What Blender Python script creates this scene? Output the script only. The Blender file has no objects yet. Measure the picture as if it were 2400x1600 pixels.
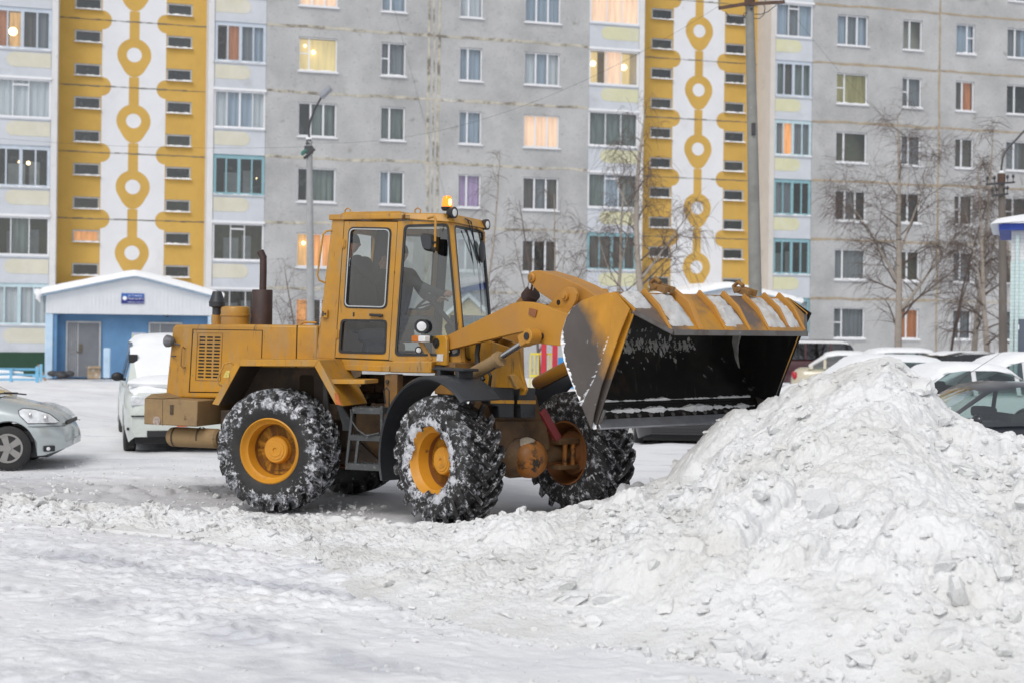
import bpy, math, random
import numpy as np
from mathutils import Vector, Matrix
R = math.radians
sc = bpy.context.scene
COL = sc.collection

# ---------------- camera ----------------
F_PX = 3333.0; ROLL = 0.0124; HOR = 765.0; CAMH = 2.1
cd = bpy.data.cameras.new("camera"); cam = bpy.data.objects.new("camera", cd); COL.objects.link(cam)
cd.sensor_width = 36.0; cd.lens = F_PX / 2400.0 * 36.0; cd.clip_end = 2000; cd.clip_start = 0.1
cd.shift_y = -(800 - HOR) / 2400.0
cc, ss = math.cos(ROLL), math.sin(ROLL)
cam.matrix_world = Matrix(((cc, -ss, 0, 0), (0, 0, -1, 0), (ss, cc, 0, CAMH), (0, 0, 0, 1)))
cd.dof.use_dof = True; cd.dof.focus_distance = 14.6; cd.dof.aperture_fstop = 1.8
sc.camera = cam

# ---------------- light ----------------
SUN_EL, SUN_AZ = 48.0, 200.0          # azimuth clockwise from +Y (behind the camera, a little to the left)
w = bpy.data.worlds.new("World"); sc.world = w; w.use_nodes = True
nt = w.node_tree; nt.nodes.clear()
sky = nt.nodes.new("ShaderNodeTexSky"); sky.sky_type = 'NISHITA'; sky.sun_disc = False
sky.sun_elevation = R(SUN_EL); sky.sun_rotation = R(SUN_AZ)
sky.air_density = 1.0; sky.dust_density = 1.5; sky.ozone_density = 1.0
hs = nt.nodes.new("ShaderNodeHueSaturation"); hs.inputs['Saturation'].default_value = 0.22
bg = nt.nodes.new("ShaderNodeBackground"); bg.inputs[1].default_value = 0.15
wo = nt.nodes.new("ShaderNodeOutputWorld")
nt.links.new(sky.outputs[0], hs.inputs['Color']); nt.links.new(hs.outputs[0], bg.inputs[0]); nt.links.new(bg.outputs[0], wo.inputs[0])
sl = bpy.data.lights.new("sun", 'SUN'); sl.energy = 1.25; sl.angle = R(24); sl.color = (1, 0.965, 0.92)
so = bpy.data.objects.new("sun", sl); COL.objects.link(so)
_a = R(SUN_AZ); _e = R(SUN_EL)
sdir = Vector((math.sin(_a) * math.cos(_e), math.cos(_a) * math.cos(_e), math.sin(_e)))
so.rotation_euler = sdir.to_track_quat('Z', 'Y').to_euler()
sc.view_settings.view_transform = 'Standard'; sc.view_settings.look = 'None'
sc.view_settings.exposure = 0.0; sc.view_settings.gamma = 1.0

# ---------------- helpers ----------------
def ray(px, py):
    a, b = px - 1200.0, HOR - py
    return (a * cc - b * ss) / F_PX, (a * ss + b * cc) / F_PX
def at(px, py, Y):
    u, v = ray(px, py); return Vector((u * Y, Y, CAMH + v * Y))
def grd(px, py, z=0.0):
    u, v = ray(px, py); Y = (z - CAMH) / v; return Vector((u * Y, Y, z))

class MB:
    def __init__(s, xf=None): s.v = []; s.f = []; s.xf = xf; s.mi = []; s.cm = 0
    def add(s, vs, fs):
        n = len(s.v)
        for p in vs:
            p = Vector(p)
            s.v.append(s.xf @ p if s.xf is not None else p)
        for f in fs: s.f.append([i + n for i in f]); s.mi.append(s.cm)
        return s
    def box(s, x0, x1, y0, y1, z0, z1):
        return s.add([(x0,y0,z0),(x1,y0,z0),(x1,y1,z0),(x0,y1,z0),(x0,y0,z1),(x1,y0,z1),(x1,y1,z1),(x0,y1,z1)],
              [(0,3,2,1),(4,5,6,7),(0,1,5,4),(1,2,6,5),(2,3,7,6),(3,0,4,7)])
    def obox(s, c, ax, ay, az):
        c, ax, ay, az = map(Vector, (c, ax, ay, az))
        P = [c+i*ax+j*ay+k*az for k in (-1,1) for j in (-1,1) for i in (-1,1)]
        return s.add(P, [(0,2,3,1),(4,5,7,6),(0,1,5,4),(1,3,7,5),(3,2,6,7),(2,0,4,6)])
    def beam(s, p0, p1, w, h, up=(0,0,1)):
        p0, p1 = Vector(p0), Vector(p1); d = p1 - p0; L = d.length; d.normalize()
        sd = d.cross(Vector(up)).normalized(); u = sd.cross(d)
        return s.obox((p0+p1)/2, d*L/2, sd*w/2, u*h/2)
    def prism(s, pts, vec):
        n = len(pts); vec = Vector(vec); pts = [Vector(p) for p in pts]
        vs = pts + [p + vec for p in pts]
        fs = [list(range(n)), list(range(2*n-1, n-1, -1))] + [(i, i+n, (i+1) % n + n, (i+1) % n) for i in range(n)]
        return s.add(vs, fs)
    def poly(s, pts): return s.add(pts, [list(range(len(pts)))])
    def ring(s, c, ax, r, n):
        c, ax = Vector(c), Vector(ax).normalized()
        t = Vector((0,0,1)) if abs(ax.z) < .9 else Vector((1,0,0))
        a = ax.cross(t).normalized(); b = ax.cross(a)
        return [c + a*math.cos(2*math.pi*i/n)*r + b*math.sin(2*math.pi*i/n)*r for i in range(n)]
    def lathe(s, p0, ax, prof, n=24, cap=True):
        ax = Vector(ax).normalized(); p0 = Vector(p0); vs = []; fs = []
        for (h, r) in prof: vs += s.ring(p0 + ax*h, ax, max(r, 1e-4), n)
        for k in range(len(prof)-1):
            for i in range(n):
                j = (i+1) % n; fs.append((k*n+i, k*n+j, (k+1)*n+j, (k+1)*n+i))
        if cap:
            fs.append(list(range(n))[::-1]); fs.append([(len(prof)-1)*n+i for i in range(n)])
        return s.add(vs, fs)
    def cyl(s, p0, p1, r0, r1=None, n=14, cap=True):
        p0, p1 = Vector(p0), Vector(p1); r1 = r0 if r1 is None else r1
        d = p1-p0
        return s.lathe(p0, d, [(0, r0), (d.length, r1)], n, cap)
    def tube(s, path, r, n=8):
        path = [Vector(p) for p in path]; m = len(path)
        rr = r if isinstance(r, (list, tuple)) else [r]*m
        vs = []; fs = []; pa = None
        for k, p in enumerate(path):
            d = (path[min(k+1, m-1)] - path[max(k-1, 0)]).normalized()
            if pa is None:
                t = Vector((0,0,1)) if abs(d.z) < .9 else Vector((1,0,0)); a = d.cross(t).normalized()
            else: a = (pa - d*pa.dot(d)).normalized()
            pa = a; b = d.cross(a)
            vs += [p + a*math.cos(2*math.pi*i/n)*rr[k] + b*math.sin(2*math.pi*i/n)*rr[k] for i in range(n)]
        for k in range(m-1):
            for i in range(n):
                j = (i+1) % n; fs.append((k*n+i, k*n+j, (k+1)*n+j, (k+1)*n+i))
        fs.append(list(range(n))[::-1]); fs.append([(m-1)*n+i for i in range(n)])
        return s.add(vs, fs)
    def sphere(s, c, r, n=16, m=10, sq=(1,1,1)):
        vs = []; fs = []; c = Vector(c)
        for k in range(m+1):
            th = math.pi*k/m
            for i in range(n):
                ph = 2*math.pi*i/n
                vs.append(c + Vector((r*sq[0]*math.sin(th)*math.cos(ph), r*sq[1]*math.sin(th)*math.sin(ph), r*sq[2]*math.cos(th))))
        for k in range(m):
            for i in range(n):
                j = (i+1) % n; fs.append((k*n+i, (k+1)*n+i, (k+1)*n+j, k*n+j))
        return s.add(vs, fs)
    def build(s, name, mat, parent=None, bevel=0, smooth=30, label=None, loc=None):
        me = bpy.data.meshes.new(name)
        me.from_pydata([tuple(v) for v in s.v], [], s.f)
        ms = mat if isinstance(mat, (list, tuple)) else [mat]
        for m in ms: me.materials.append(m)
        if len(ms) > 1: me.polygons.foreach_set('material_index', s.mi)
        if smooth:
            me.polygons.foreach_set('use_smooth', [True]*len(me.polygons))
            me.set_sharp_from_angle(angle=R(smooth))
        o = bpy.data.objects.new(name, me); COL.objects.link(o)
        if parent is not None: o.parent = parent
        if loc is not None: o.location = loc
        if bevel:
            b = o.modifiers.new("bevel", 'BEVEL'); b.width = bevel; b.segments = 2; b.limit_method = 'ANGLE'; b.angle_limit = R(40)
        if label: o['label'] = label
        return o

def npmesh(name, V, Fq, mat, parent=None, smooth=True):
    me = bpy.data.meshes.new(name)
    me.vertices.add(len(V)); me.vertices.foreach_set('co', np.asarray(V, np.float32).ravel())
    nf = len(Fq); me.loops.add(nf*4); me.loops.foreach_set('vertex_index', np.asarray(Fq, np.int32).ravel())
    me.polygons.add(nf); me.polygons.foreach_set('loop_start', np.arange(0, nf*4, 4, dtype=np.int32))
    me.update(calc_edges=True); me.validate()
    if smooth: me.polygons.foreach_set('use_smooth', np.ones(nf, bool))
    me.materials.append(mat)
    o = bpy.data.objects.new(name, me); COL.objects.link(o)
    if parent is not None: o.parent = parent
    return o

def thing(name, label, cat, loc=(0,0,0), rz=0, group=None):
    o = bpy.data.objects.new(name, None); COL.objects.link(o); o.empty_display_size = .2
    o.location = loc; o.rotation_euler = (0,0,rz); o['label'] = label; o['category'] = cat
    if group: o['group'] = group
    return o
def tag(o, label, cat, group=None, kind=None):
    if label: o['label'] = label
    if cat: o['category'] = cat
    if group: o['group'] = group
    if kind: o['kind'] = kind
    return o

def mat(name, col, rough=.6, metal=0.0, var=.12, vs=3.0, dirt=None, bump=None, spec=.5, coat=0, emit=None, alpha=None, stretch=None, snow=None):
    """procedural principled; dirt=[(colour, low, high, scale), ...]"""
    m = bpy.data.materials.new(name); m.use_nodes = True
    t = m.node_tree; N = t.nodes; L = t.links
    p = N['Principled BSDF']; p.inputs['Roughness'].default_value = rough; p.inputs['Metallic'].default_value = metal
    p.inputs['Specular IOR Level'].default_value = spec; p.inputs['Coat Weight'].default_value = coat
    p.inputs['Coat Roughness'].default_value = .08
    tc = N.new('ShaderNodeTexCoord'); mp = N.new('ShaderNodeMapping'); L.new(tc.outputs['Object'], mp.inputs[0])
    if stretch: mp.inputs['Scale'].default_value = stretch
    def noise(scale, det=5, r=.6):
        n = N.new('ShaderNodeTexNoise'); n.inputs['Scale'].default_value = scale; n.inputs['Detail'].default_value = det
        n.inputs['Roughness'].default_value = r; L.new(mp.outputs[0], n.inputs['Vector']); return n
    c4 = (*col, 1)
    n1 = noise(vs); mr = N.new('ShaderNodeMapRange'); mr.inputs[1].default_value = .3; mr.inputs[2].default_value = .7
    mr.inputs[3].default_value = 1-var; mr.inputs[4].default_value = 1+var; L.new(n1.outputs[0], mr.inputs[0])
    mx = N.new('ShaderNodeMix'); mx.data_type = 'RGBA'; mx.blend_type = 'MULTIPLY'; mx.inputs[0].default_value = 1
    mx.inputs[6].default_value = c4; L.new(mr.outputs[0], mx.inputs[7]); cur = mx.outputs[2]
    for k, dd_ in enumerate(dirt or []):
        dc, lo, hi, dsz = dd_[:4]; n2 = noise(dsz, 7, .68)
        if len(dd_) > 4:
            mp2 = N.new('ShaderNodeMapping'); mp2.inputs['Scale'].default_value = dd_[4]; L.new(tc.outputs['Object'], mp2.inputs[0]); L.new(mp2.outputs[0], n2.inputs['Vector'])
        r2 = N.new('ShaderNodeMapRange'); r2.inputs[1].default_value = lo; r2.inputs[2].default_value = hi
        L.new(n2.outputs[0], r2.inputs[0])
        m2 = N.new('ShaderNodeMix'); m2.data_type = 'RGBA'; m2.inputs[7].default_value = (*dc, 1)
        L.new(r2.outputs[0], m2.inputs[0]); L.new(cur, m2.inputs[6]); cur = m2.outputs[2]
    L.new(cur, p.inputs['Base Color'])
    if bump:
        prev = None
        for (bs, st, dist) in (bump if isinstance(bump, list) else [bump]):
            n3 = noise(bs, 4); b = N.new('ShaderNodeBump'); b.inputs['Strength'].default_value = st; b.inputs['Distance'].default_value = dist
            L.new(n3.outputs[0], b.inputs['Height'])
            if prev: L.new(prev.outputs[0], b.inputs['Normal'])
            prev = b
        L.new(prev.outputs[0], p.inputs['Normal'])
    if emit:
        p.inputs['Emission Color'].default_value = (*emit[0], 1); p.inputs['Emission Strength'].default_value = emit[1]
    return m

def glass(name, tint=(.9,.95,.95), refl=.1, alpha=.85):
    m = bpy.data.materials.new(name); m.use_nodes = True; t = m.node_tree; N = t.nodes; L = t.links; N.clear()
    o = N.new('ShaderNodeOutputMaterial'); tr = N.new('ShaderNodeBsdfTransparent'); tr.inputs[0].default_value = (*[c*alpha for c in tint], 1)
    g = N.new('ShaderNodeBsdfGlossy'); g.inputs['Roughness'].default_value = .03; g.inputs[0].default_value = (.95,.97,1,1)
    fr = N.new('ShaderNodeLayerWeight'); fr.inputs[0].default_value = .5
    pw = N.new('ShaderNodeMath'); pw.operation = 'POWER'; pw.inputs[1].default_value = 4.0; L.new(fr.outputs['Facing'], pw.inputs[0])
    mr = N.new('ShaderNodeMath'); mr.operation = 'MULTIPLY_ADD'; mr.inputs[1].default_value = 1-refl; mr.inputs[2].default_value = refl; mr.use_clamp = True
    L.new(pw.outputs[0], mr.inputs[0])
    mx = N.new('ShaderNodeMixShader'); L.new(mr.outputs[0], mx.inputs[0]); L.new(tr.outputs[0], mx.inputs[1]); L.new(g.outputs[0], mx.inputs[2])
    L.new(mx.outputs[0], o.inputs[0]); return m

# ---- numpy noise ----
def h2(ix, iy, k=0):
    n = (ix.astype(np.int64)*374761393 + iy.astype(np.int64)*668265263 + k*974634777) & 0x7fffffff
    n = ((n ^ (n >> 13)) * 1274126177) & 0x7fffffff
    n = ((n ^ (n >> 16)) * 1103515245) & 0x7fffffff
    return ((n >> 8) & 0xffff) / 65535.0
def vnoise(x, y, k=0):
    ix, iy = np.floor(x), np.floor(y); fx, fy = x-ix, y-iy
    fx = fx*fx*fx*(fx*(fx*6-15)+10); fy = fy*fy*fy*(fy*(fy*6-15)+10)
    a, b, c, d = h2(ix,iy,k), h2(ix+1,iy,k), h2(ix,iy+1,k), h2(ix+1,iy+1,k)
    return (a*(1-fx)+b*fx)*(1-fy) + (c*(1-fx)+d*fx)*fy - .5
def fbm(x, y, o=4, k=0, g=.5):
    s = 0; a = 1
    for i in range(o):
        s = s + a*vnoise(x*2**i + 17.3*i, y*2**i - 9.1*i, k+i); a *= g
    return s
def clods(x, y, k=0, p=1.0):
    """half buried lumps, cell size 1; returns height 0..1"""
    ix, iy = np.floor(x), np.floor(y); out = np.zeros_like(x)
    for dx in (-1,0,1):
        for dy in (-1,0,1):
            cx, cy = ix+dx, iy+dy
            ox, oy = h2(cx,cy,k+1), h2(cx,cy,k+2); r = .28 + .5*h2(cx,cy,k+3); on = h2(cx,cy,k+4) < p
            an = h2(cx,cy,k+5)*3.14; st = .65 + .5*h2(cx,cy,k+6)
            ux, uy = x-(cx+ox), y-(cy+oy)
            vx = (ux*np.cos(an)+uy*np.sin(an))*st; vy = (-ux*np.sin(an)+uy*np.cos(an))/st
            d2 = (np.abs(vx)**2.6 + np.abs(vy)**2.6)**(2/2.6)/(r*r)
            out = np.maximum(out, np.where(on, np.sqrt(np.clip(1-d2,0,1))*r*1.3, 0))
    return out
# ---------------- snow ground ----------------
def snow_mat(name, base, dirtc, lo, hi, ds, bump, stretch=None, spots=None, rough=.75):
    m = bpy.data.materials.new(name); m.use_nodes = True; t = m.node_tree; N = t.nodes; L = t.links
    p = N['Principled BSDF']; p.inputs['Roughness'].default_value = rough; p.inputs['Specular IOR Level'].default_value = .25
    tc = N.new('ShaderNodeTexCoord')
    def nz(s, d, st=None, r=.6):
        mp = N.new('ShaderNodeMapping'); L.new(tc.outputs['Object'], mp.inputs[0])
        if st: mp.inputs['Scale'].default_value = st
        if st: mp.inputs['Rotation'].default_value = (0,0,R(-18))
        n = N.new('ShaderNodeTexNoise'); n.inputs['Scale'].default_value = s; n.inputs['Detail'].default_value = d; n.inputs['Roughness'].default_value = r
        L.new(mp.outputs[0], n.inputs[0]); return n
    cur = None
    def mixc(fac, c, prev):
        x = N.new('ShaderNodeMix'); x.data_type = 'RGBA'; L.new(fac, x.inputs[0])
        if isinstance(prev, tuple): x.inputs[6].default_value = (*prev, 1)
        else: L.new(prev, x.inputs[6])
        x.inputs[7].default_value = (*c, 1); return x.outputs[2]
    def rng(n, a, b):
        r = N.new('ShaderNodeMapRange'); r.inputs[1].default_value = a; r.inputs[2].default_value = b; L.new(n.outputs[0], r.inputs[0]); return r.outputs[0]
    cur = mixc(rng(nz(ds, 6, stretch), lo, hi), dirtc, base)
    for (c, a, b, s, st) in spots or []:
        cur = mixc(rng(nz(s, 8, st, .7), a, b), c, cur)
    if name == "packed_snow":
        at_ = N.new('ShaderNodeAttribute'); at_.attribute_name = "wear"; mw = N.new('ShaderNodeMath'); mw.operation = 'MULTIPLY'; mw.inputs[1].default_value = .75; L.new(at_.outputs['Fac'], mw.inputs[0])
        cur = mixc(mw.outputs[0], (.52,.53,.575), cur)
    if name == "packed_snow":      # grey slush worn into the carriageway; its tone also deepens shade under the machine
        sx = N.new('ShaderNodeSeparateXYZ'); L.new(tc.outputs['Object'], sx.inputs[0])
        n_ = nz(.7, 6, None, .65); ma = N.new('ShaderNodeMath'); ma.operation = 'MULTIPLY_ADD'; ma.inputs[1].default_value = 3.0; L.new(n_.outputs[0], ma.inputs[0]); L.new(sx.outputs[1], ma.inputs[2])
        r1 = N.new('ShaderNodeMapRange'); r1.interpolation_type = 'SMOOTHSTEP'; r1.inputs[1].default_value = 16.2; r1.inputs[2].default_value = 17.4; L.new(ma.outputs[0], r1.inputs[0])
        r2 = N.new('ShaderNodeMapRange'); r2.interpolation_type = 'SMOOTHSTEP'; r2.inputs[1].default_value = 19.0; r2.inputs[2].default_value = 21.5; r2.inputs[3].default_value = 1; r2.inputs[4].default_value = 0; L.new(ma.outputs[0], r2.inputs[0])
        mm = N.new('ShaderNodeMath'); mm.operation = 'MULTIPLY'; L.new(r1.outputs[0], mm.inputs[0]); L.new(r2.outputs[0], mm.inputs[1])
        m3 = N.new('ShaderNodeMath'); m3.operation = 'MULTIPLY'; m3.inputs[1].default_value = .62; L.new(mm.outputs[0], m3.inputs[0])
        cur = mixc(m3.outputs[0], (.42,.41,.42), cur)
    L.new(cur, p.inputs['Base Color'])
    prev = None
    for (bs, stg, dist, st) in bump:
        n = nz(bs, 5, st); b = N.new('ShaderNodeBump'); b.inputs['Strength'].default_value = stg; b.inputs['Distance'].default_value = dist
        L.new(n.outputs[0], b.inputs['Height'])
        if prev: L.new(prev.outputs[0], b.inputs['Normal'])
        prev = b
    L.new(prev.outputs[0], p.inputs['Normal'])
    return m
M_road = snow_mat("packed_snow", (.84,.845,.86), (.70,.71,.75), .48, .74, .5, [(3.0,.35,.05,(1,1.3,1)), (19,.5,.02,(.8,1.2,1)), (70,.4,.008,None)],
    (1,2.2,1), [((.54,.55,.60), .55, .72, 1.1, (.6,2.6,1)), ((.70,.67,.63), .60,.76, .35,(1,1.5,1)), ((.38,.385,.42), .655,.72, 6.0,(.8,2.2,1)), ((.28,.27,.26), .70,.75, 21.0,None)])
M_pile = snow_mat("shovelled_snow", (.80,.805,.81), (.69,.685,.665), .42, .68, 1.1, [(10,.5,.035,None), (32,.6,.02,None), (85,.5,.009,None)],
    None, [((.60,.585,.55), .62,.76, 2.0, None), ((.40,.385,.36), .70,.755, 13.0, None)])
M_fresh = mat("fresh_snow", (.86,.87,.89), .8, var=.03, vs=5, spec=.2, bump=[(12,.3,.02)])

def gheight(x, y):
    z = .05*fbm(x*.25, y*.25, 3, 5) + .035*fbm(x*1.1+3, y*1.7, 4, 9)
    near = np.clip((20-y)/4, 0, 1)
    # traffic ruts running from the lower middle up to the left in front of the machine
    q = (y-10.5) + .62*(x+1.0) + .3*np.sin(x*.5)
    rough = np.clip(.35+1.3*fbm(x*.45+2, y*.45, 3, 15)+.35*np.exp(-((q-.4)/1.6)**2), .08, 1.0)
    z = z + near*(.016*fbm(x*1.3+q*.3, q*3.2, 4, 21) - .035*np.exp(-((q-.3)/.24)**2) - .035*np.exp(-((q-1.9)/.24)**2))
    # lugged tyre tracks pressed along the ruts
    al = x*.85-y*.53
    for q0 in (.3, 1.9, -1.6):
        ac = q-q0-.12*np.sin(x*.9+q0); inside = np.exp(-(ac/.20)**4)
        z = z + near*inside*(.016*np.tanh(3*np.sin(al*2*np.pi/.19 + np.abs(ac)*18))-.008)*np.clip(.3+1.2*fbm(x*.6+q0, y*.6, 2, 17)+.3, 0, 1)
    fine = np.clip((17.5-y)/2, 0, 1)*np.clip((9-np.abs(x))/2, 0, 1)
    # crumbs and tyre scuffs stretched along the ruts
    u_, v_ = x*.85-y*.53, x*.53+y*.85
    z = z + fine*rough*(.034*clods(u_*5.5, v_*6.5, 25, .35) + .022*clods(u_*12, v_*14, 27, .45) + .014*clods(u_*26, v_*28, 28, .5) + .012*fbm(u_*9, v_*11, 4, 29, .65))
    # bumpy rim on the carriageway behind the berm
    q2 = y-17.6-.05*x
    z = z + .07*np.exp(-(q2/.6)**2)*(.5+clods(x*4, y*4, 31, .6))*np.clip((-2-x)/1.5, 0, 1)
    z = z + .035*np.exp(-((y-19.2-.06*x)/.5)**2)*(.3+clods(x*5, y*5, 33, .5))*np.clip((-1-x)/1.5, 0, 1)
    # soft banks in front of the building and round the parked cars
    bank = np.exp(-((y-36-.12*x)/6.5)**2)
    z = z + bank*(.30+.5*fbm(x*.16, y*.2, 3, 40))*np.clip((-x-3)/3, 0, 1)
    far = np.clip((y-21)/4, 0, 1)*np.clip((54-y)/3, 0, 1)
    z = z + far*(.14*fbm(x*.4, y*.5, 4, 55)+.05)
    z = z - .20*np.clip((y-44)/8, 0, 1)
    flat = np.exp(-(((x+1)/3.2)**2 + ((y-15.8)/2.0)**2)**2)
    return z*(1-.75*flat)
def axis(segs):
    out = []
    for a, b, st in segs: out += list(np.arange(a, b, st))
    out.append(segs[-1][1]); return np.array(out)
xs = axis([(-600,-60,45),(-60,-14,1.0),(-14,-6.5,.07),(-6.5,4.5,.022),(4.5,14,.12),(14,60,1.0),(60,600,45)])
ys = axis([(-300,0,30),(0,7.4,.5),(7.4,13,.018),(13,17.5,.03),(17.5,21,.05),(21,56,.2),(56,80,2),(80,900,60)])
X, Y = np.meshgrid(xs, ys); Z = gheight(X, Y)
nx, ny = len(xs), len(ys)
idx = np.arange(nx*ny).reshape(ny, nx)
Q = np.stack([idx[:-1,:-1], idx[:-1,1:], idx[1:,1:], idx[1:,:-1]], -1).reshape(-1, 4)
gr = npmesh("ground", np.stack([X,Y,Z],-1).reshape(-1,3), Q, M_road); gr['kind'] = "structure"
_q = (Y-10.5) + .62*(X+1.0) + .3*np.sin(X*.5)      # icy grey wheel tracks, worn unevenly
wear = sum(np.exp(-((_q-q0-.12*np.sin(X*.9+q0))/.26)**4) for q0 in (-1.6, .3, 1.9))*np.clip(.25+1.8*fbm(X*.8, Y*.8, 4, 61, .6), 0, 1)
wear = wear + .8*np.clip(fbm(X*.5+9, Y*.7, 4, 66, .6)*2.2-.25, 0, 1)*np.clip(.4+fbm(X*4, Y*5, 3, 68), 0, 1)
_a = gr.data.attributes.new("wear", 'FLOAT', 'POINT'); _a.data.foreach_set('value', np.clip(wear*np.clip((16-Y)/2, 0, 1), 0, 1).astype(np.float32).ravel())

# ---- the snow pile with its berm ----
foot = [(-900,1205),(-300,1222),(0,1222),(250,1238),(460,1258),(600,1285),(700,1305),(760,1345),(850,1405),(937,1432),(1136,1478),(1300,1500),(1583,1540),(1965,1588),(2400,1640),(3000,1720)]
crest = [(-900,1160,16.6),(-300,1172,16.4),(0,1176,16.2),(250,1180,16.1),(460,1190,15.4),(600,1202,14.9),(700,1204,14.7),(800,1205,14.6),(900,1215,14.4),(1000,1222,14.15),(1040,1224,14.05),(1100,1214,14.0),(1255,1196,13.9),(1400,1163,13.7),
 (1500,1128,13.55),(1560,1098,13.45),(1630,1055,13.4),(1684,1000,13.35),(1720,972,13.3),(1775,948,13.3),(1827,918,13.25),(1900,882,13.2),(1950,862,13.2),(2000,842,13.15),(2050,832,13.1),(2082,826,13.1),(2120,840,13.1),(2160,876,13.0),(2224,945,12.9),(2296,985,12.8),(2350,1008,12.7),(2400,1024,12.6),(2600,1090,12.3),(3000,1200,12.0)]
pxs = np.arange(-900, 3000, 3.4)
fpx = np.array(foot, float); cpx = np.array(crest, float)
fy = np.interp(pxs, fpx[:,0], fpx[:,1]); cy = np.interp(pxs, cpx[:,0], cpx[:,1]); cY = np.interp(pxs, cpx[:,0], cpx[:,2])
A = pxs-1200
Yf = CAMH*F_PX/-(A*ss + (HOR-fy)*cc)
Zc = CAMH + (A*ss + (HOR-cy)*cc)/F_PX*cY
Zc = np.maximum(Zc, .05) - .03
sv = np.concatenate([np.linspace(-.06, 1, 400), 1+np.linspace(.01, 1, 90)])
S, I = np.meshgrid(sv, np.arange(len(pxs)), indexing='ij')
Yf_, Zc_, cY_, A_ = Yf[I], Zc[I], cY[I], A[I]
back = Zc_*1.15 + .22
YY = np.where(S <= 1, Yf_ + (cY_-Yf_)*S, cY_ + back*(S-1))
XX = (A_*cc - (HOR-cy[I])*ss)/F_PX*YY
sf = np.clip(S, 0, 1)
ramp = sf**.95*(1-.10*np.sin(math.pi*sf))
hump = .13*np.sin(math.pi*np.clip(sf,0,1)**.8)*np.clip((YY*0+A_+500)/500, .12, 1)
tail = np.clip(S-1, 0, 1)
ZZ = Zc_*np.where(S<=1, ramp, 1-tail**1.25) + np.where(S<=1, hump*np.minimum(1, sf*5), 0) - .07*np.clip(-S/.06,0,1) - .12*tail
edge = np.clip(sf*9, 0, 1)*np.clip(1.15-tail, 0, 1)
wx = XX + .12*fbm(XX*2.3, YY*2.3, 3, 70); wy = YY + .12*fbm(XX*2.3+9, YY*2.3, 3, 74)
amp = np.clip(.35 + Zc_*.5 + (A_ > -450)*.25, 0, 1)
left = np.clip((-A_-350)/350, 0, 1)            # the thin berm at the left
big = fbm(XX*.9, YY*.9, 3, 80)
msk = np.clip(.55+1.5*fbm(XX*.7+4, YY*.7, 3, 88), .10, 1.2)*(1-.45*left)
c1 = clods(wx*1.9, wy*1.9, 90, .30)*np.clip(Zc_*1.5,.2,1)*.22
c2 = clods(wx*4.0, wy*4.0, 95, .55)*.125*msk
c3 = clods(wx*8.5, wy*8.5, 100, .65)*.070*(.35+.65*msk)
c4 = clods(wx*18, wy*18, 105, .7)*.036*(.4+.6*msk)
d = amp*.15*big + c1 + c2 + c3 + .7*c4 + .014*clods(wx*36, wy*36, 108, .8) + .030*fbm(XX*4, YY*4, 4, 110, .5) + .020*fbm(XX*14, YY*14, 4, 115, .6) + .05*(1-left)*fbm(XX*1.7, YY*1.7, 3, 112)
edge = np.clip(sf*4, 0, 1)**1.3*np.clip(1.15-tail, 0, 1)
hump = 0
crestk = np.exp(-((S-1)/.13)**2)
d = d*edge*(1-.45*crestk)
sl_ = (Zc_/(cY_-Yf_))[..., None]
P3 = np.stack([XX, YY, ZZ], -1)
nrm = np.concatenate([np.zeros_like(sl_), -np.where(S[...,None]<=1, sl_, -.6), np.ones_like(sl_)], -1); nrm /= np.linalg.norm(nrm, axis=-1, keepdims=True)
lat = .02*np.stack([fbm(XX*6, YY*6, 2, 130), fbm(XX*6, YY*6+5, 2, 133), 0*XX], -1)*edge[..., None]
P3 = P3 + nrm*d[..., None] + lat
ny_, nx_ = P3.shape[:2]; idx = np.arange(nx_*ny_).reshape(ny_, nx_)
Q = np.stack([idx[:-1,:-1], idx[:-1,1:], idx[1:,1:], idx[1:,:-1]], -1).reshape(-1, 4)
pile = npmesh("snow_pile", P3.reshape(-1,3), Q, M_pile)
tag(pile, "tall dirty heap of shovelled snow beneath the bucket, trailing left as a lumpy berm", "snow pile")

# broken angular lumps, half sunk in the heap and strewn along its foot
import bmesh
crng = np.random.default_rng(5); TPL = []
for k in range(14):
    bm = bmesh.new(); sx, sy, sz = crng.uniform(.7,1.3), crng.uniform(.6,1.1), crng.uniform(.35,.8)
    for _ in range(16):
        v = crng.normal(size=3); v /= np.linalg.norm(v); v *= crng.uniform(.7,1.0); bm.verts.new((v[0]*sx, v[1]*sy, v[2]*sz))
    r_ = bmesh.ops.convex_hull(bm, input=bm.verts); bmesh.ops.delete(bm, geom=[g for g in r_['geom_interior'] if isinstance(g, bmesh.types.BMVert)], context='VERTS')
    bmesh.ops.triangulate(bm, faces=bm.faces); bmesh.ops.subdivide_edges(bm, edges=bm.edges, cuts=1, use_grid_fill=True); bmesh.ops.smooth_vert(bm, verts=bm.verts, factor=.25, use_axis_x=True, use_axis_y=True, use_axis_z=True)
    bm.verts.ensure_lookup_table(); vv = np.array([v.co[:] for v in bm.verts]); vv += crng.normal(size=vv.shape)*.06
    ff = []
    for f in bm.faces:
        ii = [v.index for v in f.verts]; ff.append(ii if len(ii) == 3 else ii[:3])
        if len(ii) == 4: ff.append([ii[0], ii[2], ii[3]])
    TPL.append((vv, np.array(ff))); bm.free()
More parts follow.
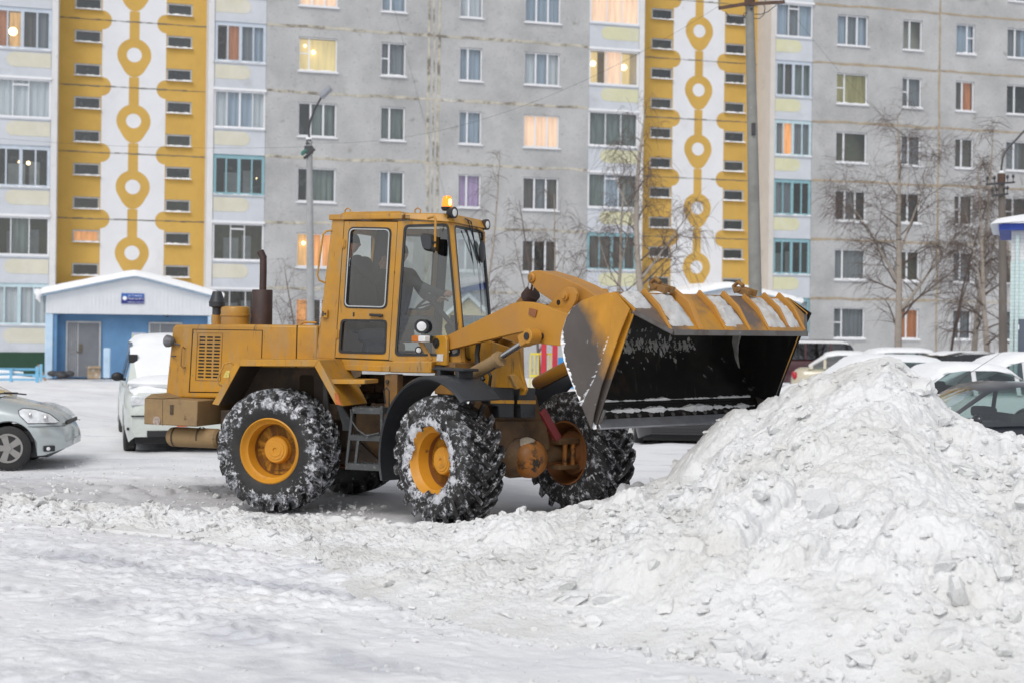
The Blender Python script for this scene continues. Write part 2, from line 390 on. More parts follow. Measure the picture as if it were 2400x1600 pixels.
def scatter(name, pts, radii, sink=.25, mt=None):
    VV = []; FF_ = []; n0 = 0
    for P, r in zip(pts, radii):
        v, f = TPL[crng.integers(len(TPL))]; a, b_ = crng.uniform(0, 6.28), crng.normal()*.35
        Rz = np.array([[math.cos(a),-math.sin(a),0],[math.sin(a),math.cos(a),0],[0,0,1]]); Rx = np.array([[1,0,0],[0,math.cos(b_),-math.sin(b_)],[0,math.sin(b_),math.cos(b_)]])
        VV.append((v*r)@(Rz@Rx).T + np.array(P) + np.array([0,0,r*sink])); FF_.append(f+n0); n0 += len(v)
    V = np.concatenate(VV); Fc = np.concatenate(FF_); me = bpy.data.meshes.new(name); me.from_pydata(V.tolist(), [], Fc.tolist()); me.polygons.foreach_set('use_smooth', [True]*len(Fc)); me.set_sharp_from_angle(angle=R(38))
    me.materials.append(mt or M_pile); o = bpy.data.objects.new(name, me); COL.objects.link(o); return o
n_r = int(np.sum(sv <= 1.02)); pts = []; rad = []
while len(pts) < 2600:
    j = int(crng.integers(10, n_r)); i = int(crng.integers(40, len(pxs)-40)); P = P3[j, i]
    if P[1] < 7.6 or Zc_[j, i] < .12 and crng.random() < .5: continue
    if msk[j, i] < crng.uniform(0, 1.0): continue
    r = min(.15, .018+crng.exponential(.018)+(crng.random() < .02)*crng.uniform(.03,.08)); pts.append(P); rad.append(r)
# a few big broken slabs
aX = P3[...,0]/P3[...,1]*F_PX; bX = (P3[...,2]-CAMH)/P3[...,1]*F_PX; PPX = 1200+aX*cc+bX*ss; PPY = HOR+aX*ss-bX*cc
for (qx, qy, r) in ((1630,1118,.17),(1660,1142,.10),(1915,1190,.20),(1985,1215,.16),(2150,1180,.13),(2240,1390,.14),(1700,1505,.17),(1745,1525,.12),(1340,1400,.17),(1420,1405,.12),(1560,1420,.12),(2210,1495,.13),(2010,1545,.12),(1185,1440,.09),(790,1225,.09),(1820,1010,.13),(2060,930,.10),(2120,1010,.12),(640,1250,.08),(720,1262,.10),(100,1190,.12),(390,1196,.09),(1480,1250,.10),(1120,1262,.11)):
    k_ = np.argmin((PPX[:n_r]-qx)**2+(PPY[:n_r]-qy)**2); j, i = np.unravel_index(k_, PPX[:n_r].shape); pts.append(P3[j, i]-np.array([0,0,r*.28])); rad.append(r*1.15)
for _ in range(1000):
    px = crng.uniform(-200, 2500); f0 = np.interp(px, fpx[:,0], fpx[:,1])
    g = grd(px, f0 + crng.normal()*9 - 4 + (crng.exponential(45) if crng.random() < .3 else 0))
    if g.y < 7.5: continue
    pts.append((g.x, g.y, float(gheight(np.array([g.x]), np.array([g.y]))[0]))); rad.append(min(.06, .008+crng.exponential(.010)))
for _ in range(380):
    px = crng.uniform(-300, 900); g = grd(px, 1168 + crng.normal()*14 + max(0, px-300)*.05); pts.append((g.x, g.y, float(gheight(np.array([g.x]), np.array([g.y]))[0]))); rad.append(min(.08, .01+crng.exponential(.014)))
for _ in range(700):
    px = crng.uniform(-200, 1300); g = grd(px, crng.uniform(1240, 1600)); pts.append((g.x, g.y, float(gheight(np.array([g.x]), np.array([g.y]))[0]))); rad.append(min(.03, .004+crng.exponential(.005)))
for _ in range(500):
    px = crng.uniform(-200, 700); g = grd(px, crng.uniform(1075, 1165)); pts.append((g.x, g.y, float(gheight(np.array([g.x]), np.array([g.y]))[0]))); rad.append(min(.06, .008+crng.exponential(.01)))
co = scatter("snow_clods", pts, rad)
tag(co, "broken snow clods scattered over the heap and the packed snow around it", "snow clods", kind="stuff")
# ---------------- the apartment building ----------------
WZ0, WK = 63.49, .2848
_n = math.hypot(1, WK); TD = Vector((1/_n, WK/_n, 0)); ND = Vector((WK/_n, -1/_n, 0)); WO = Vector((0, WZ0, 0))
WROT = math.atan2(TD.y, TD.x)
def wt(px, py, off=0.0):
    """pixel -> (t along the wall, z) on the wall plane moved out by off"""
    u, v = ray(px, py); O = WO + ND*off
    Yd = O.dot(ND)/(Vector((u, 1, 0)).dot(ND)); P = Vector((u*Yd, Yd, CAMH+v*Yd))
    return (P-O).dot(TD), P.z
LZ = lambda i: 14.81 - 2.8*i
def tp(px, py=400, off=0.0): return wt(px, py, off)[0]
BLD = thing("apartment_building", "long grey panel apartment block with glazed balconies and two yellow and white stairwell strips", "building", WO, WROT)
# local axes: x = t, y = inward (away from viewer), z up
def wall_holes(mb, t0, t1, z0, z1, holes, y=0.0, depth=.14):
    """front sheet with rectangular openings and their reveals"""
    ts = sorted({t0, t1, *[h[0] for h in holes], *[h[1] for h in holes]}); zs = sorted({z0, z1, *[h[2] for h in holes], *[h[3] for h in holes]})
    ts = [t for t in ts if t0 <= t <= t1]; zs = [z for z in zs if z0 <= z <= z1]
    # merge in vertical strips
    for a, b in zip(ts, ts[1:]):
        run = None
        for c, d_ in zip(zs, zs[1:]):
            inh = any(h[0]-1e-6 <= a and b <= h[1]+1e-6 and h[2]-1e-6 <= c and d_ <= h[3]+1e-6 for h in holes)
            if not inh:
                run = (c, d_) if run is None else (run[0], d_)
            if inh and run: mb.poly([(a,y,run[0]),(b,y,run[0]),(b,y,run[1]),(a,y,run[1])]); run = None
        if run: mb.poly([(a,y,run[0]),(b,y,run[0]),(b,y,run[1]),(a,y,run[1])])
    for (a, b, c, d_) in holes:
        Y1 = y+depth
        mb.add([(a,y,c),(b,y,c),(b,y,d_),(a,y,d_),(a,Y1,c),(b,Y1,c),(b,Y1,d_),(a,Y1,d_)], [(0,1,5,4),(1,2,6,5),(2,3,7,6),(3,0,4,7)])

M_panel = mat("pebble_dash", (.475,.478,.483), .9, var=.16, vs=.5, dirt=[((.31,.31,.312), .5, .8, .3), ((.20,.195,.19), .585,.66, 11), ((.66,.65,.63), .58,.68, 15), ((.30,.295,.28), .60,.72, 1.6)], bump=[(18,.8,.05),(60,.4,.02)], spec=.2)
M_yel = mat("ochre_paint", (.58,.37,.10), .8, var=.07, vs=.8, dirt=[((.50,.31,.09), .52,.8,.5)], spec=.2)
M_white = mat("white_render", (.72,.73,.76), .8, var=.05, vs=.7, dirt=[((.58,.58,.60), .55,.8,.5),((.4,.4,.42),.68,.74,2.0)], spec=.2)
M_para = mat("balcony_panel", (.56,.585,.63), .8, var=.07, vs=1.0, dirt=[((.42,.43,.45), .56,.78,.7)], spec=.2)
M_cream = mat("cream_inlay", (.62,.60,.50), .8, var=.06, vs=1.5, dirt=[((.68,.66,.62),.5,.8,1.0)], spec=.2)
M_lemon = mat("lemon_inlay", (.62,.61,.42), .8, var=.06, vs=1.5, dirt=[((.66,.66,.62),.5,.8,1.0)], spec=.2)
M_slab = mat("white_slab", (.68,.68,.69), .85, var=.06, vs=1, dirt=[((.45,.44,.43),.58,.74,1.5)], spec=.2)
M_beige = mat("beige_side", (.62,.585,.55), .85, var=.06, vs=1, dirt=[((.40,.37,.35),.6,.78,.9)], spec=.2)
M_pvc = mat("white_plastic_frame", (.78,.79,.82), .45, var=.03)
M_oldf = mat("old_blue_grey_frame", (.52,.58,.66), .6, var=.08, dirt=[((.4,.42,.45),.6,.75,4)])
M_teal = mat("teal_frame", (.24,.42,.47), .6, var=.1, dirt=[((.42,.5,.52),.6,.75,4)])
M_pale = mat("pale_blue_frame", (.50,.63,.68), .6, var=.1)
M_seam = mat("joint_sealant", (.50,.47,.40), .9, var=.2, vs=2, dirt=[((.20,.18,.15),.48,.60,1.3),((.66,.64,.60),.58,.7,.8)])
M_rust = mat("brown_sealant", (.37,.31,.23), .9, var=.2, vs=2, dirt=[((.20,.17,.14),.55,.7,1.3),((.5,.45,.38),.6,.7,.9)])
M_dk = mat("dark_joint", (.16,.15,.13), .9, var=.3, vs=2, dirt=[((.35,.33,.3),.55,.7,1.5)])
M_glass = glass("window_glass", refl=.09)
M_room = mat("dark_room", (.05,.05,.048), .9, var=.5, vs=1.2, dirt=[((.16,.15,.13),.55,.62,1.6)])
CUR = {
 'dark': mat("dim_room", (.055,.057,.055), .9, var=.5, vs=1.3, dirt=[((.17,.17,.16),.54,.62,1.5)]),
 'brown': mat("brown_curtain", (.13,.11,.10), .9, var=.3, vs=1.5, stretch=(6,1,.6)),
 'green': mat("green_grey_curtain", (.20,.225,.215), .9, var=.35, vs=1.3, stretch=(6,1,.6)),
 'olive': mat("olive_room", (.17,.165,.11), .9, var=.4, vs=1.0),
 'blue': mat("pale_blue_curtain", (.42,.48,.58), .9, var=.16, vs=1.5, stretch=(7,1,.3)),
 'white': mat("white_net_curtain", (.70,.71,.75), .9, var=.15, vs=1.5, stretch=(8,1,.3)),
 'lilac': mat("lilac_curtain", (.60,.42,.68), .9, var=.2, vs=1.5, stretch=(7,1,.3)),
 'cream': mat("cream_blind", (.60,.56,.48), .9, var=.05),
 'grey': mat("grey_curtain", (.24,.25,.275), .9, var=.25, vs=1.5, stretch=(7,1,.4)),
}
def litmat(name, c, e, var=.35, st=(5,1,.5)):
    m = mat(name, c, .9, var=var, vs=1.3, stretch=st); t = m.node_tree; p = t.nodes['Principled BSDF']
    src = p.inputs['Base Color'].links[0].from_socket; t.links.new(src, p.inputs['Emission Color']); p.inputs['Emission Strength'].default_value = e
    return m
CUR['warm'] = litmat("warm_lit_room", (.75,.46,.20), .75)
CUR['orange'] = litmat("orange_lit_curtain", (.75,.33,.11), .75)
CUR['pink'] = litmat("peach_lit_curtain", (.78,.53,.38), .85, .15)
CUR['gold'] = litmat("golden_lit_room", (.72,.56,.28), .85, .12)
CUR['dimlit'] = litmat("dim_yellow_room", (.32,.28,.13), .5)
CUR['rust'] = litmat("rust_curtain", (.42,.16,.07), .35)
M_bulb = mat("lit_lamp", (1,.8,.5), .5, var=0, emit=((1,.72,.38), 5.0))

seed_w = random.Random(11)
def glazing(name, a, b, c, d_, y, cols, kind, fm, vent=None, fw=.06, parent=BLD, sill=True, lamp=None, snow_sill=False, parts=None):
    """one window: frame mesh (part) with pane, curtain and sill below it"""
    m = MB(); zt = d_; fy0, fy1 = y-.02, y+.045
    m.box(a, b, fy0, fy1, c, c+fw*1.1); m.box(a, b, fy0, fy1, d_-fw, d_)
    m.box(a, a+fw, fy0+.002, fy1, c+fw*1.1, d_-fw); m.box(b-fw, b, fy0+.002, fy1, c+fw*1.1, d_-fw)
    xs_ = [a+fw]; W = b-a
    for q in cols[:-1]:
        x = a + W*q; m.box(x-fw*.62, x+fw*.62, fy0+.004, fy1, c+fw*1.1, d_-fw); xs_.append(x)
    xs_.append(b-fw)
    if vent is not None:
        k, zf = vent; x0, x1 = xs_[k], xs_[k+1]; z = c + (d_-c)*zf; m.box(x0, x1, fy0+.006, fy1, z-fw*.5, z+fw*.5)
    o = m.build(name, fm, parent, smooth=0)
    MB().poly([(a+fw*.5,y+.02,c+fw*.5),(b-fw*.5,y+.02,c+fw*.5),(b-fw*.5,y+.02,d_-fw*.5),(a+fw*.5,y+.02,d_-fw*.5)]).build("pane", M_glass, o, smooth=0)
    kinds = kind if isinstance(kind, (list, tuple)) else [kind]
    K = len(kinds)
    for i, kd in enumerate(kinds):
        x0 = a + W*i/K; x1 = a + W*(i+1)/K
        cm = MB(); n = max(6, int((x1-x0)/.07)); wavy = kd not in ('dark','gold','olive','cream','dimlit','warm')
        yy = y + (.16 if wavy else .55)
        pts = [(x0-.0+(x1-x0)*k/n, yy + (.03*math.sin(k*1.9+i)+seed_w.uniform(-.012,.012) if wavy else 0)) for k in range(n+1)]
        ex = .0 if wavy else .25
        for k in range(n):
            (p0, q0), (p1, q1) = pts[k], pts[k+1]
            if not wavy:
                p0 += (-ex if (k == 0 and i == 0) else 0); p1 += (ex if (k == n-1 and i == K-1) else 0)
            cm.poly([(p0,q0,c-.02),(p1,q1,c-.02),(p1,q1,d_+.02),(p0,q0,d_+.02)])
        cm.build("curtain" if wavy else "room_wall", CUR[kd], o, smooth=60)
    if lamp:
        for (lx, lz, lr) in lamp:
            MB().sphere((a+W*lx, y+.40, c+(d_-c)*lz), lr, 12, 8).build("lamp", M_bulb, o)
    if sill:
        s = MB(); s.box(a-.05, b+.05, y-.19, y-.022, c-.07, c-.015)
        so_ = s.build("sill", M_pvc, o, smooth=0)
    if snow_sill:
        s = MB(); n = 12; pr = random.Random(int(a*77+c*31))
        top = [c-.012+.05+pr.uniform(-.02,.03) for _ in range(n+1)]
        vs = []; fs = []
        for k in range(n+1):
            x = a-.04+(b-a+.08)*k/n; e = .3 if k in (0, n) else 1
            vs += [(x, y-.20, c-.012), (x, y-.17, c-.012+(top[k]-c+.012)*e), (x, y-.03, c-.012+(top[k]-c+.012)*e*1.2)]
        for k in range(n):
            q = k*3; fs += [(q,q+3,q+4,q+1), (q+1,q+4,q+5,q+2)]
        s.add(vs, fs).build("snow", M_fresh, o, smooth=60)
    return o

ROWS = list(range(-2, 6)); TOPZ = LZ(-4)
T_K1a, T_K1b = tp(-22, 400), tp(116, 400)
T_S1a, T_S1b = tp(118,400), tp(488,400)
T_K2a, T_K2b = tp(487,400), tp(622,300)
T_K3a, T_K3b = tp(1379,280), tp(1496,280)
T_K4a, T_K4b = tp(1806,280), tp(1903,280)
FLEFT, FRIGHT = T_K1a-9, tp(2600,400)+6
REC = 1.45   # recess of the stairwells

# windows of the flats: stack -> (t0,t1)
zt_, zb_ = [], []
STK = {}
for k, (a, b, y0, y1) in {'A':(698,789,243,320), 'B':(891,949.5,253,327), 'C':(1075,1129,262,336), 'D':(1227,1311,267,344), 'E':(1960.7,2034,171+0,241), 'F':(2114.7,2160.6,183,251), 'G':(2240,2284,193,257), 'H':(2359.6,2432,200,265)}.items():
    STK[k] = (tp(a,(y0+y1)/2), tp(b,(y0+y1)/2))
WH = (.42, 1.88)
SPEC = {
 'A': {0:('W3','pink'),1:('VL','gold',[(.42,.62,.09),(.2,.8,.06)]),2:('W3',['dark','green','green']),3:('W2',['dark','green','green']),4:('W3',['warm','orange','orange'],[(.22,.72,.08),(.36,.72,.08)]),5:('W3',['orange','dark','dark'])},
 'B': {0:('P2','blue'),1:('VL','grey'),2:('P2','green'),3:('P2',['blue','green']),4:('P2','grey'),5:('P2','brown')},
 'C': {0:('P2','white'),1:('P2','blue'),2:('P2','blue'),3:('P2','lilac'),4:('P2','grey'),5:('P2','dark')},
 'D': {0:('W3','blue'),1:('W3',['white','blue','white']),2:('W3','pink',[(.13,.75,.06),(.6,.8,.05)]),3:('W3',['brown','grey','brown']),4:('W3',['brown','dark','brown']),5:('W3','dark')},
 'E': {-1:('W3','blue'),0:('W3',['blue','grey','blue']),1:('VL',['dimlit','dimlit']),2:('W2','olive'),3:('W3',['dark','grey','dark']),4:('W2','grey'),5:('VL','grey')},
 'F': {-1:('P2','grey'),0:('P2','cream'),1:('VL','grey'),2:('P2','grey'),3:('P2','dark'),4:('P2',['dark','olive']),5:('P2','rust')},
 'G': {-1:('P2','grey'),0:('VR','blue'),1:('P2',['brown','rust']),2:('P2','brown'),3:('VL','brown'),4:('P2','grey'),5:('P2','grey')},
 'H': {-1:('W2','grey'),0:('W2',['grey','blue']),1:('W2','dark'),2:('W2',['grey','brown']),3:('VL','dark'),4:('W2','brown'),5:('W2','grey')},
}
def holes_for(keys):
    return [(STK[k][0], STK[k][1], LZ(r-1)-WH[1], LZ(r-1)-WH[0]) for k in keys for r in ROWS]
wl = MB(); wall_holes(wl, T_K2b, T_K3a, -1.0, TOPZ, holes_for('ABCD')); wl.build("wall", M_panel, BLD, smooth=0)
wl = MB(); wall_holes(wl, T_K4b, FRIGHT, -1.0, TOPZ, holes_for('EFGH')); wl.build("wall", M_panel, BLD, smooth=0)
XL = {'X': (T_K1a-3.6, T_K1a-2.0), 'Y': (T_K1a-7.4, T_K1a-6.3)}; STK.update(XL); SPEC['X'] = {}; SPEC['Y'] = {}
wl = MB(); wall_holes(wl, FLEFT, T_K1a, -1.0, TOPZ, holes_for('XY')); wl.build("wall", M_panel, BLD, smooth=0)
# body behind (back, sides, roof, floors behind the recesses)
bd = MB(); bd.box(FLEFT-.01, FRIGHT, 2.6, 14.0, -1, TOPZ+.3); bd.box(FRIGHT-.3, FRIGHT-.01, .02, 2.6, -1, TOPZ); bd.build("rear_body", M_panel, BLD, smooth=0)
sb = MB(); sb.box(FLEFT-.2, FRIGHT+.2, -.25, 14.2, TOPZ+.31, TOPZ+.7); sb.build("roof", M_slab, BLD, smooth=0)
for k in 'ABCDEFGHXY':
    a, b = STK[k]; vis = SPEC[k]
    for r in ROWS:
        z1, z0 = LZ(r-1)-WH[0], LZ(r-1)-WH[1]
        sp = vis.get(r, ('W3' if k in 'ADEHX' else 'P2', 'grey'))
        st, kd = sp[0], sp[1]; lp = sp[2] if len(sp) > 2 else None
        cols, vent = {'W3':([.33,.66,1],None),'W2':([.27,1],None),'P2':([.38,1],None),'VL':([.27 if k in 'AEH' else .33,1],(0,.52)),'VR':([.62,1],(1,.55))}[st]
        if k == 'C' or k == 'F': cols = [c if c == 1 else c for c in cols]
        fm = M_pvc
        glazing("window", a+.005, b-.005, z0+.005, z1-.005, .10, cols, kd, fm, vent, fw=.055 if st[0] != 'V' else .05, lamp=lp, snow_sill=(st[0] == 'V' or (r >= 3 and k in 'EFGH')))
# joints between the panels: slightly uneven proud beads of sealant
def seam(p0, p1, wdt, m, seed=0, y=-.012):
    """strip from (t,z) to (t,z) with uneven edges"""
    pr = random.Random(seed); (a, za), (b, zb) = p0, p1; L_ = math.hypot(b-a, zb-za); n = max(4, int(L_/.35)); s = MB()
    dx, dz = (b-a)/L_, (zb-za)/L_; vs = []; fs = []; o = 0
    for k in range(n+1):
        f = k/n; w0 = wdt*(.5+pr.uniform(-.2,.28)); w1 = wdt*(.5+pr.uniform(-.2,.28)); o = .7*o+pr.uniform(-.02,.02)
        x, z = a+(b-a)*f, za+(zb-za)*f
        vs += [(x-dz*(w1+o), y, z+dx*(w1+o)), (x+dz*(w0-o), y, z-dx*(w0-o)), (x-dz*(w1+o+.01), .0, z+dx*(w1+o+.01)), (x+dz*(w0-o+.01), .0, z-dx*(w0-o+.01))]
    for k in range(n):
        q = 4*k; fs += [(q,q+1,q+5,q+4),(q,q+4,q+6,q+2),(q+1,q+3,q+7,q+5)]
    s.add(vs, fs); return s.build("joint_seam", m, BLD, smooth=0)
for i in range(-3, 5):
    seam((FLEFT, LZ(i)), (T_K1a, LZ(i)), .09, M_seam, i+140)
    seam((T_K2b, LZ(i)), (T_K3a, LZ(i)), .09, M_seam, i)
    seam((T_K4b, LZ(i)), (tp(2200), LZ(i)), .09, M_rust, i+50); seam((tp(2200), LZ(i)), (FRIGHT, LZ(i)), .08, M_rust if i < 3 else M_seam, i+90)
for px, wd, mm in ((1003,.09,M_seam),(1015,.06,M_seam),(1027,.09,M_seam),(2200,.08,M_rust)):
    for r in ROWS:
        t = tp(px, 300); seam((t, LZ(r)+.06), (t, LZ(r-1)-.06), wd, mm, r+int(px), y=-.018)
sl_m = MB(); sl_m.box(tp(1008,300), tp(1023,300), -.008, .0, -1, TOPZ); sl_m.build("joint_band", M_panel, BLD, smooth=0)
# dark green plinth under the left balconies
pl = MB(); pl.box(T_K1a-9, T_K1b, -.05, 0, -1, .82); pl.build("plinth", mat("green_plinth", (.02,.06,.035), .8), BLD, smooth=0)

# ---- stairwell strips ----
def stair(ta, tb, tc, mirror):
    y = REC
    holes = []
    for r in range(-2, 6):
        for (x0, x1) in ((tc-2.43, tc-1.345), (tc+1.335, tc+2.40)):
            for zo in (.47, 1.88):
                holes.append((x0, x1, LZ(r-1)-zo-.53, LZ(r-1)-zo))
    m = MB(); wall_holes(m, ta, tb, -1, TOPZ, holes, y=y, depth=.12); m.build("stairwell_wall", M_yel, BLD, smooth=0)
    # white field with the yellow tabs biting into it
    hw = 1.31; tr = .40; mfield = MB(); Ls = [LZ(i) for i in range(4, -5, -1)]
    zb, zt = .9, TOPZ-.1
    left = [(tc-hw, zb)]; right = [(tc+hw, zb)]
    for z in Ls:
        if z-tr < zb: continue
        for k in range(13):
            a = -math.pi/2 + math.pi*k/12
            left.append((tc-hw+tr*.95*math.cos(a), z+tr*math.sin(a))); right.append((tc+hw-tr*.95*math.cos(a), z+tr*math.sin(a)))
    left.append((tc-hw, zt)); right.append((tc+hw, zt))
    # strips between left and right at matching heights
    for k in range(len(left)-1):
        (xa, za), (xb, zb_) = left[k], left[k+1]; (xc, _), (xd, _) = right[k], right[k+1]
        if abs(zb_-za) < 1e-4: continue
        mfield.poly([(xa,y-.004,za),(xc,y-.004,za),(xd,y-.004,zb_),(xb,y-.004,zb_)])
    mfield.build("white_field", M_white, BLD, smooth=0)
    ch = MB(); sw = .205
    ros = []
    zs0 = zb
    mids = sorted([LZ(r)+1.4 for r in range(-3, 6)])
    prev = zb
    for zc in mids:
        if zc-.95 < prev: continue
        ro, ri = .70, .31; n = 40
        # outline: circle above, tapering to the stem below
        out = []
        for k in range(n+1):
            a = -math.pi/2 + 2*math.pi*k/n
            x, z = ro*math.cos(a), ro*math.sin(a)
            zz = zc+z
            if abs(x) < sw and z > 0: zz = zc + math.sqrt(ro*ro-sw*sw)
            out.append([x, zz])
        # lower taper: stretch bottom points to a trapezoid ending at stem width
        for p in out:
            if p[1] < zc-.45:
                f = (zc-.45-p[1])/.25; p[1] = zc-.45-.50*min(1, f); 
                lim = sw + (1-min(1,f)**1.6)*(.536-sw); p[0] = max(-lim, min(lim, p[0]))
        inn = [[ri*math.cos(-math.pi/2+2*math.pi*k/n), zc+ri*math.sin(-math.pi/2+2*math.pi*k/n)] for k in range(n+1)]
        for k in range(n):
            ch.poly([(tc+out[k][0], y-.008, out[k][1]), (tc+out[k+1][0], y-.008, out[k+1][1]), (tc+inn[k+1][0], y-.008, inn[k+1][1]), (tc+inn[k][0], y-.008, inn[k][1])])
        top = zc + math.sqrt(ro*ro-sw*sw)
        ch.poly([(tc-sw,y-.008,prev),(tc+sw,y-.008,prev),(tc+sw,y-.008,zc-.95),(tc-sw,y-.008,zc-.95)])
        prev = top
    ch.poly([(tc-sw,y-.008,prev),(tc+sw,y-.008,prev),(tc+sw,y-.008,zt),(tc-sw,y-.008,zt)])
    ch.build("yellow_chain_pattern", M_yel, BLD, smooth=0)
    for i in range(-3, 5):
        s = MB(); z = LZ(i); pr = random.Random(i+int(ta*10)); n = 30
        for k in range(n):
            x0 = ta+(tb-ta)*k/n; x1 = ta+(tb-ta)*(k+1)/n; hh = pr.uniform(.008,.03); o = pr.uniform(-.01,.01)
            s.box(x0, x1, y-.014, y-.0095, z-hh+o, z+hh+o)
        s.build("joint_seam", M_dk, BLD, smooth=0)
    for (x0, x1, c, d_) in holes:
        if d_ < 1.0 or c > 17.8: continue
        kd = 'orange' if (mirror == 0 and x0 < tc and abs(d_-(LZ(3)-.47)) < .1) else ('olive' if seed_w.random() < .4 else 'dark')
        glazing("stair_window", x0+.004, x1-.004, c+.004, d_-.004, y+.05, [1], kd, M_frst, sill=False, fw=.06, snow_sill=True)
M_frst = mat("grey_stair_frame", (.46,.47,.48), .7, var=.15)
stair(T_S1a, T_S1b, tp(313, 280, -REC), 0)
TS2a, TS2b = T_K3b, tp(1806, 280, -REC)+.2
stair(TS2a, TS2b, tp(1636.5, 280, -REC), 1)
# side slabs of the stairwells
for (t, px_) in ((T_S1a-.0, 0), (T_S1b+.0, 1), (T_K3b, 0), (T_K4a, 1)):
    m = MB(); wd = .24
    if px_ == 0: m.box(t, t+wd, -.05, REC+.5, -1, TOPZ)
    else: m.box(t-wd*.2, t+wd*.8, -.05, REC+.5, -1, TOPZ)
    m.build("side_slab", M_slab if t < T_K4a-.1 else M_beige, BLD, smooth=0)

# ---- balconies ----
def capsule(t0, t1, z0, z1, rnd_left, y=-.012):
    r = (z1-z0)/2; zc = (z0+z1)/2; n = 14; pts = []
    if rnd_left: pts = [(t1,y,z1)] + [(t0+r-r*math.sin(math.pi*k/n), y, zc+r*math.cos(math.pi*k/n)) for k in range(n+1)] + [(t1,y,z0)]
    else: pts = [(t0,y,z0)] + [(t1-r+r*math.sin(math.pi*k/n), y, zc-r*math.cos(math.pi*k/n)) for k in range(n+1)] + [(t0,y,z1)]
    return MB().prism(pts, (0,.016,0))
def balcony(a, b, r, spec, left_round, inl):
    kind, kd, fm = spec[0], spec[1], spec[2]; lamp = spec[3] if len(spec) > 3 else None
    zt, zg, zb = LZ(r-1), LZ(r-1)-1.70, LZ(r)
    m = MB(); m.box(a, b, 0, .10, zb+.09, zg-.06); m.box(a, b, -.03, 1.3, zb, zb+.088); m.box(a, b, -.05, .12, zg-.058, zg)
    o = m.build("balcony", M_para, BLD, smooth=0)
    w_ = b-a
    cp = capsule(a+(.24*w_ if left_round else .02), b-(.02 if left_round else .30*w_), zg-.72, zg-.13, left_round)
    cp.build("inlay", inl, o, smooth=0)
    cols, vent = {'3':([.345,.655,1],None),'3v':([.35,.62,1],(1,.80)),'4':([.25,.5,.75,1],None)}[kind]
    kinds = kd if isinstance(kd, (list, tuple)) else [kd]
    y = .05
    fw = .05 if fm is M_pvc else .085
    g = MB(); c, d_ = zg+.002, zt-.002
    g.box(a, b, y-.03, y+.04, c, c+.09); g.box(a, b, y-.03, y+.04, d_-.17, d_); g.box(a, a+fw*1.4, y-.028, y+.04, c+.09, d_-.17); g.box(b-fw*1.4, b, y-.028, y+.04, c+.09, d_-.17)
    edges = [a+fw*1.4]
    for i, q in enumerate(cols[:-1]):
        x = a+w_*q; wd = fw*(.75 if kind == '4' and i == 1 else .34); g.box(x-wd, x+wd, y-.026, y+.04, c+.09, d_-.17); edges.append(x)
    edges.append(b-fw*1.4)
    if vent: g.box(edges[vent[0]], edges[vent[0]+1], y-.024, y+.04, c+(d_-c)*vent[1]-.03, c+(d_-c)*vent[1]+.03)
    if fm is M_pvc: g.box(a-.03, b+.03, y-.16, y-.031, d_-.10, d_-.005)
    gf = g.build("window_frame", fm, o, smooth=0)
    MB().poly([(a,y+.01,c+.05),(b,y+.01,c+.05),(b,y+.01,d_-.1),(a,y+.01,d_-.1)]).build("pane", M_glass, o, smooth=0)
    K = len(kinds)
    for i, k_ in enumerate(kinds):
        x0, x1 = a+w_*i/K, a+w_*(i+1)/K; wavy = k_ in ('white','blue','green','pink','orange','grey','brown','rust')
        n = max(8, int((x1-x0)/.07)); cm = MB(); yy = y+(.13 if wavy else 1.15)
        for k in range(n):
            q0 = yy+(.035*math.sin(k*1.7+i+r) if wavy else 0); q1 = yy+(.035*math.sin((k+1)*1.7+i+r) if wavy else 0)
            xa, xb = x0+(x1-x0)*k/n, x0+(x1-x0)*(k+1)/n
            cm.poly([(xa,q0,c),(xb,q1,c),(xb,q1,d_),(xa,q0,d_)])
        if wavy: cm.build("curtain", CUR[k_], o, smooth=60)
        else:
            # inner room wall with a window and door to the flat
            cm.build("room_wall", CUR[k_], o, smooth=0)
            if k_ in ('dark','olive') and i == 0:
                iw = MB(); q = yy-.05
                iw.box(a+w_*.25, a+w_*.55, q-.02, q, c+.1, c+1.05); iw.box(a+w_*.62, a+w_*.8, q-.02, q, c-.2, c+1.15)
                iw.build("inner_window", M_frst, o, smooth=0)
    for (lx, lz, lr) in (lamp or []):
        MB().sphere((a+w_*lx, y+.35, c+(d_-c)*lz), lr, 12, 8).build("lamp", M_bulb, o)
    if fm is not M_pvc or seed_w.random() < .3:
        s = MB(); n = 14; pr = random.Random(int(a*10+r))
        vs = []; fs = []
        for k in range(n+1):
            x = a+(b-a)*k/n; hh = max(0, pr.uniform(-.01,.05)); vs += [(x,-.06,zg+.001),(x,-.04,zg+.004+hh),(x,.015,zg+.004+hh*1.1)]
        for k in range(n):
            q = k*3; fs += [(q,q+3,q+4,q+1),(q+1,q+4,q+5,q+2)]
        s.add(vs, fs).build("snow", M_fresh, o, smooth=60)
    return o
